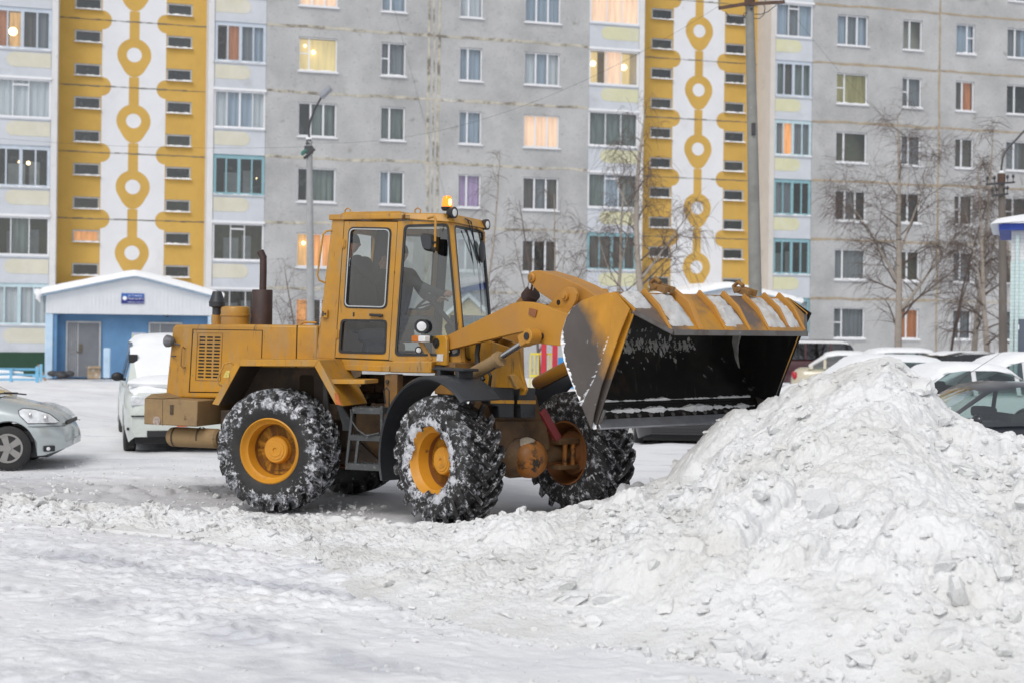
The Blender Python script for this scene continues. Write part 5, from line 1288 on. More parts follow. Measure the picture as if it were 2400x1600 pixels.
# rear mudguard (bent plate with an outer lip)
yo = -1.2
outl = [(497,946),(555,841),(747,843),(803,950)]
inn = [(512,949),(562,857),(737,858),(786,947)]
fpl = RM(); O_ = [RP(a, b, yo) for a, b in outl]; I_ = [RP(a, b, yo) for a, b in inn]
m = RM()
for k in range(3):
    m.prism([O_[k], O_[k+1], I_[k+1], I_[k]], (0, .014, 0))
    nrm_ = (O_[k+1]-O_[k]).cross(Vector((0,1,0))).normalized()*.014
    a, b = O_[k], O_[k+1]; dd_ = Vector((0,.0145,0)); ii = nrm_ if (I_[k]-O_[k]).dot(nrm_) > 0 else -nrm_
    fpl.prism([a+dd_+ii, b+dd_+ii, b+dd_+ii*1.6, a+dd_+ii*1.6], (0, .60, 0)); m.prism([a+dd_, b+dd_, b+dd_+ii*.95, a+dd_+ii*.95], (0, .62, 0))
FEN = m.build("rear_mudguard", M_y, LOADER, bevel=.004); fpl.build("shaded_mudguard_underside", M_ch, FEN, smooth=0)  # dark lower plate: shade below the mudguard put into its colour
m = RM(); m.prism([RP(585,860,yh_-.012), RP(757,862,yh_-.012), RP(757,942,yh_-.012), RP(545,942,yh_-.012)], (0,.006,0)); m.build("wheel_bay_shade_panel", M_ch, LOADER, smooth=0)  # added dark panel that paints wheel bay shade over the hood side
m = RM(); m.prism([RP(530,868,yo-.001), RP(539,868,yo-.001), RP(536,884,yo-.001), RP(523,884,yo-.001)], (0,-.003,0)); m.build("warning_sticker", mat("yellow_sticker", (.6,.48,.12), .6, var=.3, vs=30), FEN, smooth=0)
m = RM(); m.prism([RP(776,888,-1.15), RP(855,889,-1.15), RP(855,899,-1.15), RP(776,899,-1.15)], (0,.35,0)); m.build("upper_step_plate", M_y, LOADER, bevel=.006)
m = RM(); m.prism([RP(781,930,-1.19), RP(796,945,-1.19), RP(823,985,-1.0), RP(823,1008,-1.0), RP(803,1008,-1.0), RP(800,950,-1.0)], (0,.03,0)); m.build("step_bracket", M_gr, LOADER)
m = RM(); m.prism([RP(784,920,-1.215), RP(792,922,-1.215), RP(800,949,-1.215), RP(787,946,-1.215)], (0,.006,0)); m.build("reflector", mat("orange_patch", (.45,.12,.03), .6, var=.3, vs=20), FEN, smooth=0)
# steps
ys_ = -1.02
def stepbox(x0, x1, yt, yb, dep=.22):
    m = RM(); a, b = RP(x0, yt, ys_), RP(x1, yt, ys_); zb = RP(x0, yb, ys_).z
    m.box(a.x, b.x, ys_, ys_+dep, zb, a.z); 
    for k in range(6):
        for j in range(3): c = Vector((a.x+(b.x-a.x)*(k+.5)/6, ys_+dep*(j+.5)/3, a.z)); m.cyl(c, c+Vector((0,0,.012)), .012, .006, 6)
    return m
LAD = stepbox(825, 893, 953, 968).build("ladder", M_gr, LOADER, bevel=.004)
stepbox(819, 891, 1018, 1031).build("step", M_gr, LAD, bevel=.004); stepbox(809, 897, 1084, 1099).build("step", M_gr, LAD, bevel=.004)
for (x0, y0, x1, y1) in ((827,960,813,1090),(895,950,896,1092),(841,1025,834,1086)):
    m = RM(); m.beam(RP(x0,y0,ys_+.02), RP(x1,y1,ys_+.02), .035, .03); m.build("side_rail", M_gr, LAD, bevel=.003)
tubeR([RP(822,958,ys_-.02), RP(824,985,ys_-.04), RP(838,1006,ys_-.04), RP(858,1020,ys_-.03), RP(888,1014,ys_)], .009, M_gr, "hose")
tubeR([RP(903,945,-.9), RP(900,915,-.92), RP(906,907,-.92), RP(912,915,-.92), RP(912,960,-.9)], .008, M_blk, "hose")
m = RM(); m.prism([RP(834,952,-.62), RP(895,952,-.62), RP(905,1000,-.62), RP(938,1108,-.62), RP(895,1108,-.62), RP(860,1040,-.62), RP(835,1000,-.62)], (0,.03,0)); m.build("chassis_plate", M_und, LOADER, bevel=.005)
m = RM(); m.beam(RP(830,1030,-.75), RP(905,1100,-.75), .05, .06); m.build("chassis_brace", M_ch, LOADER)
m = RM(); m.box(*sorted((RP(901,880,-.62).x, RP(931,880,-.62).x)), -.62, -.45, .9, RP(910,876,-.62).z); PST = m.build("cab_mount", M_ydirty, LOADER, bevel=.01)
m = RM(); c = RP(908,893,-.63); m.cyl(c+Vector((0,.02,0)), c-Vector((0,.02,0)), .02); m.build("bolt", M_ch, PST)
# clutter of pipes under the cab, plus added dark backing plates with gaps
pr = random.Random(9); m = RM()
for k in range(26):
    x0 = pr.uniform(.35, 1.5); z0 = pr.uniform(1.05, 1.42); y0 = pr.uniform(-.5,.5)
    m.tube([(x0, y0, z0), (x0+pr.uniform(-.15,.15), y0+pr.uniform(-.2,.2), z0+pr.uniform(-.12,.12)), (x0+pr.uniform(-.3,.3), y0+pr.uniform(-.3,.3), z0+pr.uniform(-.12,.12))], pr.uniform(.015,.035), 6)

for gi in range(15):
    for gj in range(6):
        if pr.random() < .86: m.box(.40+gi*.09, .40+gi*.09+.092, .30+pr.uniform(0,.03), .34, 1.0+gj*.085, 1.0+gj*.085+.087)
m.box(.3,.7,-.2,.3,1.02,1.30); m.box(1.05,1.3,-.35,.1,1.02,1.26); m.build("pipes_and_dark_backing", M_ch, LOADER)

# ---------------- cab ----------------
ya, yA = -.64, -.50
# cab base skirt
m = RM(); m.prism([RP(740,838,ya), RP(914,846,ya), RP(1012,846,ya), RP(1011,874,ya), RP(914,872,ya), RP(912,868,ya), RP(790,864,ya), RP(778,850,ya), RP(738,848,ya)], (0,1.28,0)); CAB = m.build("cab", M_y, LOADER, bevel=.01)
m = RM(); m.prism([RP(784,853,ya-.022), RP(913,857,ya-.022), RP(912,871,ya-.022), RP(790,866,ya-.022)], (0,.02,0)); m.build("cab_sill", M_y, CAB, bevel=.006)
# rear wall block (closed rear quarter)
rear = [RP(778,515,ya), RP(807,516,ya), RP(785.5,842,ya), RP(739.5,839,ya)]
m = RM()
for s_ in (-1, 1):
    q_ = rear if s_ < 0 else mirror_y(rear)
    m = RM(); m.prism(q_, (0, .035*(-s_), 0)); m.build("rear_side_wall", M_y, CAB, bevel=.012)
m = RM(); r0, r3 = rear[0], rear[3]
plate_hole(m, [(r0.x, ya+.04, r0.z), (r0.x, -ya-.04, r0.z), (r3.x, -ya-.04, r3.z), (r3.x, ya+.04, r3.z)],
           [(r0.x-.01, ya+.16, r0.z-.12), (r0.x-.01, -ya-.16, r0.z-.12), (r3.x+.08, -ya-.16, r3.z+.55), (r3.x+.08, ya+.16, r3.z+.55)], .08, (.03,0,0))
m.build("rear_wall", M_y, CAB)
# doors on both sides
dO = [RP(808,519,ya), RP(932,521,ya), RP(911,842,ya), RP(786,837,ya)]
up = [RP(818,532,ya), RP(919,534,ya), RP(907.5,725,ya), RP(805.5,722,ya)]
lo_ = [RP(799.5,748,ya), RP(908,749.5,ya), RP(905,830,ya), RP(793.5,827,ya)]
midL, midR = RP(793.5,735,ya), RP(918,738,ya)
for s_ in (-1, 1):
    mm = (lambda q_: q_) if s_ < 0 else mirror_y
    T_ = Vector((0,.035*(-s_),0)); D0 = Vector((0,.004*s_,0))
    m = RM(); sh_ = [p+D0 for p in mm([dO[0], dO[1], midR, midL])]; plate_hole(m, sh_, [p+D0 for p in mm(up)], .07, T_)
    sh_ = [p+D0 for p in mm([midL, midR, dO[2], dO[3]])]; plate_hole(m, sh_, [p+D0 for p in mm(lo_)], .05, T_)
    DR = m.build("door", M_y, CAB)
    m = RM()
    gq = mm([dO[0]+Vector((-.008,0,.008)), dO[1]+Vector((.008,0,.008)), dO[2]+Vector((.008,0,-.008)), dO[3]+Vector((-.008,0,-.008))])
    ring_strip(m, [p-D0*.2 for p in gq], .012, [p-D0*.2 for p in mm(dO)], .01, Vector((0,.01*(-s_),0))); m.build("door_gap", M_gap, DR, smooth=0)
    for (q4, r_, nm) in ((up,.07,"window"), (lo_,.05,"window")):
        m = RM(); qq = mm(q4); ring_strip(m, [p+D0*2.5 for p in qq], r_, [p+D0*2.5 for p in inset(qq,.024)], r_-.015, Vector((0,.03*(-s_),0)))
        WN = m.build(nm, M_blk, DR, smooth=50)
        if q4 is up and s_ < 0:
            m = RM(); ring_strip(m, [p+D0*4 for p in inset(qq,.017)], r_-.008, [p+D0*4 for p in inset(qq,.030)], r_-.02, Vector((0,-.006*s_*-1,0))); m.build("trim", M_trim, WN, smooth=50)
        m = RM(); m.poly([p+T_*.5 for p, c_ in rquad(inset(qq,.012), r_-.01)]); m.build("pane", M_cglass, WN, smooth=0)
    if s_ < 0:
        m = RM(); a = RP(866,738,ya-.03); b = RP(897,740,ya-.03); m.beam(a, b, .03, .028); m.cyl(RP(890,740,ya), RP(890,740,ya-.04), .02); m.build("handle", M_blk, DR, bevel=.006)
        m = RM(); a = RP(829,737,ya-.006); m.box(a.x-.007, a.x+.007, ya-.014, ya-.003, a.z-.022, a.z+.022); m.build("lock", M_blk, DR, smooth=0)
        for (hx, hy) in ((807,572),(792,783)):
            a = RP(hx,hy,ya); m = RM(); m.box(a.x-.02, a.x+.022, ya-.018, ya-.004, a.z-.045, a.z+.045); m.cyl((a.x-.0,ya-.022,a.z-.05),(a.x,ya-.022,a.z+.05),.008,n=8); m.build("hinge", M_y, DR, bevel=.003)
# B pillar
for s_ in (-1, 1):
    q_ = [RP(932,518,ya), RP(945,519,ya), RP(922,846,ya), RP(911,844,ya)]; q_ = q_ if s_ < 0 else mirror_y(q_)
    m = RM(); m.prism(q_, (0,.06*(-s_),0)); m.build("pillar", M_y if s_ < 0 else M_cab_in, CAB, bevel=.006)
# slanted side window between B and A pillars
tA, bA = RP(1054,521,yA), RP(1082,848,yA)
sO = [RP(944,519,ya), tA, bA, RP(921,847,ya)]
sI = [RP(947,527,ya+.003), RP(1052,524,yA), RP(1079,834,yA), RP(925,834,ya+.003)]
for s_ in (-1, 1):
    mm = (lambda q_: q_) if s_ < 0 else mirror_y
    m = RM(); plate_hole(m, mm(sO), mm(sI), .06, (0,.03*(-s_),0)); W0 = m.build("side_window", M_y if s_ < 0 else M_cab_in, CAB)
    m = RM(); qq = [p+Vector((0,.006*s_,0)) for p in mm(sI)]; ring_strip(m, qq, .06, inset(qq,.026), .045, (0,.02*(-s_),0)); m.build("gasket", M_blk, W0, smooth=50)
    m = RM(); m.poly([p+Vector((0,.015*(-s_),0)) for p, c_ in rquad(mm(inset(sI,.01)), .05)]); m.build("pane", M_cglass, W0, smooth=0)
# A pillars and windscreen
pilO = []
for s_ in (-1, 1):
    q_ = [tA, tA+Vector((.035,.02,0)), bA+Vector((.035,.02,0)), bA]; q_ = q_ if s_ < 0 else mirror_y(q_)
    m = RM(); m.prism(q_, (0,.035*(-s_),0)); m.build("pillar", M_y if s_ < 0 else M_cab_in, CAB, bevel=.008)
xt, xb = tA.x+.035, bA.x+.035; zt_c, zb_c = tA.z-.01, bA.z
wO = [(xt, yA+.02, zt_c), (xt-.00, .47, zt_c), (xb, .47, zb_c), (xb, yA+.02, zb_c)]
m = RM(); plate_hole(m, wO, inset(wO,.022), .07, (-.02,0,0)); WS = m.build("windscreen", M_y, CAB)
m = RM(); wi = [Vector(p)+Vector((.003,0,0)) for p in inset(wO,.018)]; ring_strip(m, wi, .07, inset(wi,.026), .05, (-.02,0,0)); m.build("gasket", M_blk, WS, smooth=50)
m = RM(); m.poly([p+Vector((-.01,0,0)) for p, c_ in rquad(inset(wO,.03), .06)]); m.build("pane", M_wglass, WS, smooth=0)
# roof
zl, zh = RP(800,516,ya).z, RP(800,499,ya).z
ro_n = [RP(770,514,ya-.03), RP(770,503,ya-.03), RP(795,499,ya-.03), RP(1000,502,ya-.03), RP(1052,501,yA-.05), RP(1056,521,yA-.05), RP(935,518,ya-.03)]
x0r, x1r, x2r = ro_n[0].x, RP(945,520,ya-.03).x, xt+.06
zA1, zA0 = RP(1058,500,yA-.04).z, RP(1058,522,yA-.04).z
m = RM()
def hexa(mb, a, b):   # a,b : lower and upper 4-rings
    mb.add(list(a)+list(b), [(0,3,2,1),(4,5,6,7),(0,1,5,4),(1,2,6,5),(2,3,7,6),(3,0,4,7)])
hexa(m, [(x0r,ya-.03,zl),(x1r,ya-.03,zl),(x1r,-ya+.03,zl),(x0r,-ya+.03,zl)], [(x0r,ya-.03,zh-.02),(x1r,ya-.03,zh-.02),(x1r,-ya+.03,zh-.02),(x0r,-ya+.03,zh-.02)])
hexa(m, [(x0r+.1,ya+.03,zh-.0195),(x1r-.05,ya+.03,zh-.0195),(x1r-.05,-ya-.03,zh-.0195),(x0r+.1,-ya-.03,zh-.0195)], [(x0r+.14,ya+.08,zh+.015),(x1r-.1,ya+.08,zh+.015),(x1r-.1,-ya-.08,zh+.015),(x0r+.14,-ya-.08,zh+.015)])
ROF = m.build("roof", M_y, CAB, bevel=.01)
m = RM(); z0_, z1_ = zA0, zA1
hexa(m, [(x1r+.001,ya-.005,zl-.0),(x2r-.02,yA-.03,z0_),(x2r-.02,.50,z0_-.0),(x1r+.001,-ya+.005,zl-.0)], [(x1r+.001,ya+.01,zh-.012),(x2r-.08,yA+.0,z1_),(x2r-.08,.47,z1_),(x1r+.001,-ya-.01,zh-.012)])
m.build("roof_front", M_y, ROF, bevel=.012)
m = RM()
for k in range(4): c = RP(951,506+k*3.1,ya-.035); m.box(c.x-.045, c.x+.05, ya-.04, ya-.033, c.z-.003, c.z+.003)
m.build("roof_vent", M_gap, ROF, smooth=0)
for px in (815, 979):
    c = RP(px,499,-.35); m = RM(); m.tube([c+Vector((-.03,0,-.01)), c+Vector((-.035,0,.03)), c+Vector((0,0,.055)), c+Vector((.035,0,.03)), c+Vector((.03,0,-.01))], .009); m.build("lifting_eye", M_y, ROF)
tubeR([RP(778,541,ya), RP(765,542,ya-.04), RP(757,550,ya-.06), RP(744,645,ya-.06), RP(748,657,ya-.05), RP(762,663,ya)], .011, M_y, "grab_handle")
m = RM(); a = RP(762,736,ya-.02); m.box(a.x-.035, a.x+.035, ya-.04, ya-.001, a.z-.045, a.z+.045); SB = m.build("switch_box", M_y, LOADER, bevel=.006)
m = RM(); m.cyl((a.x+.012,ya-.04,a.z),(a.x+.012,ya-.05,a.z),.012); m.box(a.x-.026,a.x-.008,ya-.042,ya-.0405,a.z-.03,a.z+.03); m.build("switch", M_blk, SB)
# mirror and lamps
def lampo(c, ax, r, mt_h, name, par=LOADER, mx=MR):
    c = Vector(c); ax = Vector(ax).normalized(); m = MB(mx); m.lathe(c-ax*.09, ax, [(0,r*.35),(.02,r*.7),(.05,r*.98),(.09,r*1.03),(.10,r*1.03),(.10,r*.92)], 22); o = m.build(name, mt_h, par)
    m = MB(mx); m.lathe(c-ax*.004, ax, [(0,r*.93),(.008,r*.9),(.016,r*.6),(.019,.01)], 22); m.build("lens", M_lens, o); return o
tubeR([RP(1003,512,-.66), RP(1018,508,-.85), RP(1021,515,-.9), RP(1020,548,-.9), RP(1019,580,-.9)], .013, M_y, "mirror_arm")
m = RM(); cx = RP(1002,568,-.9); 
mq = [RP(984,547,-.9), RP(1018,549,-.9), RP(1018,592,-.9), RP(992,587,-.9)]
rq = [p for p, c_ in rquad(mq, .05)]; n_ = len(rq); cen = sum(rq, Vector())/n_
m.add([p for p in rq]+[cen+(p-cen)*.75+Vector((-.0,-.055,0)) for p in rq]+[p+Vector((.0,.02,0)) for p in rq], [[n_+i for i in range(n_)]]+[(i,(i+1)%n_,n_+(i+1)%n_,n_+i) for i in range(n_)]+[(i,2*n_+i,2*n_+(i+1)%n_,(i+1)%n_) for i in range(n_)]+[[2*n_+i for i in range(n_)][::-1]])
m.build("mirror", M_fend, LOADER, smooth=50)
tubeR([RP(1013,568,-.93), RP(1021,569,-.9)], .014, M_blk, "mirror_clamp")
lampo(RP(1058,499,-.62)+Vector((.03,0,0)), (1,-.25,0), .062, M_blk, "work_lamp")
tubeR([RP(1052,503,-.60), RP(1050,512,-.52), RP(1045,516,-.50)], .010, M_blk, "lamp_bracket")
b = RP(1048,487,-.58); m = RM(); m.lathe(b+Vector((0,0,-.035)), (0,0,1), [(0,.05),(.02,.065),(.04,.068),(.042,.06)], 22); BC = m.build("beacon", M_blk, LOADER)
am = bpy.data.materials.new("amber_dome"); am.use_nodes = True; t_ = am.node_tree; p_ = t_.nodes['Principled BSDF']; p_.inputs['Base Color'].default_value = (.9,.25,.01,1); p_.inputs['Roughness'].default_value = .15; p_.inputs['Emission Color'].default_value = (1,.28,.02,1); p_.inputs['Emission Strength'].default_value = .9
m = RM(); m.lathe(b+Vector((0,0,.007)), (0,0,1), [(0,.058),(.03,.059),(.09,.052),(.118,.04),(.125,.01)], 22); m.build("amber_dome", am, BC)
m = RM(); c_ = b+Vector((.048,-.035,.055)); m.sphere(c_, .032, 14, 10, (.5,.6,1.25)); m.build("lit_reflector", mat("beacon_light", (1,.7,.3), .4, var=0, emit=((1,.50,.10), 7)), BC)
# far work lamp, bracket and mirror
fx = RX(1134,560,xt+.02)
c = RX(1141,527,xt+.04); lampo(c, (1,-.2,0), .062, M_brn, "work_lamp")
tubeR([RX(1118,535,xt+.02), RX(1128,540,xt+.04), RX(1135,545,xt+.03), RX(1134,612,xt+.02)], .012, M_y, "mirror_arm")
c = RX(1130,590,xt+.05); m = RM(); m.sphere(c, .09, 14, 10, (.35,.9,1.5)); m.build("mirror", M_fend, LOADER)
# wipers
for pts_ in ([(1090,513),(1104,520),(1117,600),(1130,715)], [(1096,516),(1110,560),(1124,612),(1128,735)], [(1118,600),(1134,645),(1137,643)], [(1094,540),(1106,600),(1112,645)]):
    tubeR([RX(a, b_, xt+.03) for a, b_ in pts_], .0075, M_blk, "wiper", CAB, 6)
# interior: floor, seat, column, steering wheel
flz = RP(900,862,0).z
xB = RP(938,600,0).x
m = RM(); m.box(dO[3].x+.02, xb-.06, -.56, .46, flz, flz+.06); m.box(xb-.38, xb-.08, .0, .44, flz+.06, flz+.62); 
qa, qb = RP(874,540,.55), RP(906,540,.55); m.box(qa.x, qb.x, .50,.60, flz, qa.z); q1, q2 = RP(812,668,.5), RP(925,668,.5); m.box(q1.x-.1, q2.x, .50, .56, flz, q1.z); m.box(q1.x-.1, q2.x+.02, .50,.53, q1.z+.03, q1.z+.07)
m.build("cab_floor", M_cab_in, CAB)
sx = RP(905,700,-.05).x
m = RM(); m.box(sx-.25, sx+.28, -.30, .18, flz+.30, flz+.46); m.obox((sx-.26,-.06,flz+.75), (.06,0,.01), (0,.24,0), (-.04,0,.32)); m.box(sx-.2, sx+.2, -.2, .1, flz+.06, flz+.3); m.build("seat", M_seat, CAB, bevel=.04)
swc = RP(1012,705,-.12); ax = Vector((-.55,0,.83)).normalized()
m = RM(); u_ = Vector((0,1,0)); v_ = ax.cross(u_); ring_ = [swc + (u_*math.cos(a)+v_*math.sin(a))*.20 for a in np.linspace(0, 2*math.pi, 29)]
m.tube(ring_, .015, 8); 
for a in (0.3, 2.4, 4.5): m.tube([swc-ax*.03, swc+(u_*math.cos(a)+v_*math.sin(a))*.2], .012, 6)
m.tube([swc-ax*.02, swc-ax*.35+Vector((.08,0,0)), Vector((swc.x+.28, swc.y, flz+.06))], .03, 10); m.build("steering_wheel", M_blk, CAB)
m = RM(); m.obox((swc.x+.22, swc.y+.2, swc.z-.33), (.05,0,.03), (0,.20,0), (-.03,0,.08)); m.build("dashboard", M_cab_in, CAB, bevel=.03)

# ---------------- front frame ----------------
# mudguards
for s_ in (-1, 1):
    m = FM(); n = 22; a0, a1 = R(150), R(-18); V = []; F = []
    for k in range(n+1):
        a = a0+(a1-a0)*k/n   # 0 = top... measured from +x (front) anticlockwise
        a = R(198)+(R(48)-R(198))*k/n
        for (rr, yy) in ((.86,-1.235),(.895,-1.19),(.90,-.74),(.88,-.74),(.875,-1.18),(.845,-1.22)):
            V.append((rr*math.cos(a), yy*(-s_)*-1, .69+rr*math.sin(a)))
    for k in range(n):
        for e in range(6): e2 = (e+1) % 6; F.append((k*6+e, k*6+e2, (k+1)*6+e2, (k+1)*6+e))
    F += [list(range(6)), list(range(n*6, n*6+6))[::-1]]
    m.add(V, F); MG = m.build("front_mudguard", M_fend, LOADER, smooth=45)
    m = FM()
    m.box(-.22,.30,-1.0*-s_ if s_ > 0 else -1.0, (-1.0*-s_ if s_ > 0 else -1.0)+.22, 1.63, 1.66); m.obox((-.12,s_*.9,1.60),(.03,0,0),(0,.1,0),(0,0,.04)); m.obox((.2,s_*.9,1.57),(.03,0,0),(0,.1,0),(0,0,.07)); m.build("mudguard_bracket", M_fend, MG, bevel=.01)
# tower plates and body
tow = [(1088,795),(1112,786),(1150,800),(1214,822),(1221,874),(1232,912),(1226,925),(1105,925),(1090,850)]
for s_ in (-1, 1):
    yy = -.17; q_ = [FP(a, b_, yy) for a, b_ in (tow if s_ < 0 else [(1088,795),(1112,786),(1150,800),(1172,812),(1175,915),(1105,925),(1090,850)])]; q_ = q_ if s_ < 0 else mirror_y(q_)
    m = FM(); m.prism(q_, (0,.04*(-s_),0)); TWR = m.build("loader_tower", M_y, LOADER, bevel=.006)
    # ears that carry the lift arms
    e_ = [FP(a, b_, -.53) for a, b_ in ((1014,787),(1042,786),(1046,795),(1046,856),(1009,854))]; e_ = e_ if s_ < 0 else mirror_y(e_)
    m = FM(); m.prism(e_, (0,.04*(-s_),0)); c = FP(1023,804,-.53); c = c if s_ < 0 else mirror_y([c])[0]
    EAR = m.build("pivot_ear", M_y, TWR, bevel=.008)
    m = FM(); m.lathe(c, (0,s_,0), [(-.0,.055),(.012,.055),(.014,.035),(.03,.033),(.032,.01)], 20); m.build("pin", M_blk, TWR)
    if s_ < 0:
        m = FM(); q_ = [FP(a, b_, -.532) for a, b_ in ((1022,829),(1039,829),(1038,846),(1022,845))]; m.prism(q_, (0,-.003,0)); m.build("label", mat("white_label", (.62,.62,.6), .6, var=.3, vs=40), TWR, smooth=0)
x0e, x1e = FP(1012,850,-.53).x, FP(1046,850,-.53).x
m = FM(); m.box(x0e, x1e+.10, -.49, .49, 1.34, 1.70); m.build("tower_crossbox", M_ydirty, LOADER, bevel=.01)
m = FM(); m.box(-.45, .05, -.26, .24, .75, 1.30); m.box(-.75, -.40, -.25, .25, .62, 1.2); m.build("front_chassis", M_und, LOADER, bevel=.02)
m = FM()  # front plate with axle cut-out
fp = [(1160,985),(1280,985),(1290,1050),(1272,1060),(1256,1028),(1206,1028),(1190,1055),(1170,1055)]
m.prism([FX(a, b_, .12) for a, b_ in fp], (-.05,0,0)); m.build("axle_carrier", M_und, LOADER, bevel=.01)
m = FM(); m.prism([FX(a, b_, .10) for a, b_ in ((1140,915),(1258,925),(1272,990),(1160,990))], (-.05,0,0)); m.build("front_plate", M_und, LOADER, bevel=.01)
def fxbox(cor, x, th, mt, name, bev=.01, par=LOADER):
    m = FM(); m.prism([FX(a, b_, x) for a, b_ in cor], (-th,0,0)); return m.build(name, mt, par, bevel=bev)
fxbox([(1155,907),(1205,908),(1205,978),(1170,978),(1169,952),(1146,945),(1143,925)], .24, .13, M_fend, "tool_box"); fxbox([(1217,909),(1255,908),(1255,979),(1222,979),(1221,952),(1216,945)], .24, .13, M_fend, "tool_box")
fxbox([(1150,936),(1205,937),(1205,945),(1150,944)], .247, .005, M_y, "strap", 0); fxbox([(1213,937),(1256,937),(1256,946),(1213,945)], .247, .005, M_y, "strap", 0)
fxbox([(1196,878),(1210,876),(1240,912),(1234,916),(1222,908),(1212,912)], .32, .06, M_y, "hose_bracket")
m = FM(); m.beam(FX(1271,962,.30), FX(1308,1028,.30), .09, .045, (1,0,0)); m.build("steering_link_guard", M_red, LOADER, bevel=.006)
# axle, differential, hubs
m = FM(); m.cyl((0,-.72,.69), (0,.72,.69), .095, n=20); m.lathe((0,-.30,.69), (0,1,0), [(0,.10),(.10,.19),(.2,.235),(.4,.235),(.5,.19),(.6,.10)], 28); AX = m.build("front_axle", M_und, LOADER)
M_diff = mat("orange_differential", (.42,.15,.02), .55, var=.12, vs=3, dirt=[((.03,.022,.016),.52,.58,7), ((.25,.10,.02),.45,.6,3)])
m = FM(); m.lathe((.14,.04,.67), (1,0,0), [(0,.21),(.08,.205),(.14,.17),(.18,.11),(.20,.04)], 28); m.build("differential", M_diff, AX)
m = FM(); m.sphere((.14,.02,.80), .13, 16, 10, (1,1.1,.8)); m.build("caked_snow", mat("dirty_snow_cake", (.30,.26,.21), .9, var=.3, vs=10), AX)
for (c_, e_) in (((.06,.55,.83),(.06,.75,.83)), ((.06,.52,.55),(.06,.80,.55)), ((.12,.60,.84),(.12,.60,.52)), ((.12,.72,.84),(.12,.72,.52))):
    m = FM(); m.cyl(c_, e_, .028, n=10); m.build("steering_knuckle", M_diff, AX)
m = FM(); m.box(.0,.15,.50,.80,.80,.86); m.box(.0,.15,.50,.80,.52,.57); m.build("knuckle_bracket", M_und, AX, bevel=.01)
# headlamp cluster
c = FP(988,765,-.70); lampo(c, (1,-.75,0), .078, M_blk, "head_lamp", LOADER, MF)
m = FM(); a = FP(974,786,-.68); b_ = FP(1005,802,-.68); m.box(a.x, (a.x+b_.x)/2, -.74, -.66, b_.z, a.z); IN = m.build("indicator", mat("orange_lens", (.55,.16,.02), .3), LOADER, bevel=.01)
m = FM(); m.box((a.x+b_.x)/2+.002, b_.x, -.74, -.66, b_.z, a.z); m.build("side_light", M_lens, IN, bevel=.01)
c = FP(979,820,-.66); lampo(c+Vector((.02,0,0)), (1,-.9,0), .042, M_blk, "fog_lamp", LOADER, MF)
m = FM(); m.beam(FP(985,800,-.64), FP(1012,844,-.56), .05, .05); m.build("lamp_bracket", M_y, LOADER, bevel=.006)

# lift arms
arm = [(1036,800),(1046,787),(1125,748),(1200,711),(1222,707),(1240,708),(1262,712),(1330,736),(1372,756),(1378,800),(1330,812),(1268,806),(1255,790),(1232,776),(1190,785),(1047,821),(1038,815)]
ARM = None
for s_ in (-1, 1):
    q_ = [FP(a, b_, -.47) for a, b_ in arm]; q_ = q_ if s_ < 0 else mirror_y(q_)
    m = FM(); m.prism(q_, (0,.07*(-s_),0)); A_o = m.build("lift_arm", M_yarm, LOADER, bevel=.006)
    if s_ < 0:
        m = FM(); m.prism([FP(a, b_, -.472) for a, b_ in ((1242,722),(1260,727),(1256,744),(1240,738))], (0,-.012,0)); m.build("arm_pad", mat("rust_patch", (.26,.10,.04), .7), A_o, bevel=.002)
    # lift cylinder
    P0, P1, P2 = FP(1083,890,-.60), FP(1170,841,-.60), FP(1238,794,-.60)
    if s_ > 0: P0, P1, P2 = mirror_y([P0, P1, P2])
    d = (P1-P0).normalized(); m = FM(); m.lathe(P0-d*.18, d, [(0,.06),(.03,.072),((P1-P0).length+.13,.072),((P1-P0).length+.135,.082),((P1-P0).length+.20,.082),((P1-P0).length+.205,.04)], 24); CYL = m.build("lift_cylinder", M_cw if s_ < 0 else M_yarm, LOADER)
    m = FM(); m.cyl(P1-d*.1, P2+d*.02, .033, n=18); m.build("piston_rod", M_chrome, CYL)
    m = FM(); e_ = FP(1247,788,-.60); e_ = e_ if s_ < 0 else mirror_y([e_])[0]
    m.lathe(e_-Vector((0,.07,0)), (0,1,0), [(0,.075),(.14,.075)], 24); m.obox(e_-d*.07, d*.075, (0,.068,0), d.cross(Vector((0,1,0)))*.06); EY = m.build("rod_eye", M_yarm, CYL, bevel=.008)
    m = FM(); m.lathe(e_+Vector((0,s_*.071,0)), (0,s_,0), [(0,.038),(.01,.038),(.012,.012)], 20); m.cyl(e_+Vector((0,s_*-.06,0)), Vector((e_.x, s_*.40, e_.z)), .035); m.build("pin", M_blk, CYL)
    tp_ = [FP(a, b_, -.62) for a, b_ in ((1066,915),(1110,890),(1150,868),(1164,857),(1160,842))]; tp_ = tp_ if s_ < 0 else mirror_y(tp_)
    m = FM(); m.tube(tp_, .011, 8); m.build("hydraulic_pipe", M_ch, CYL)
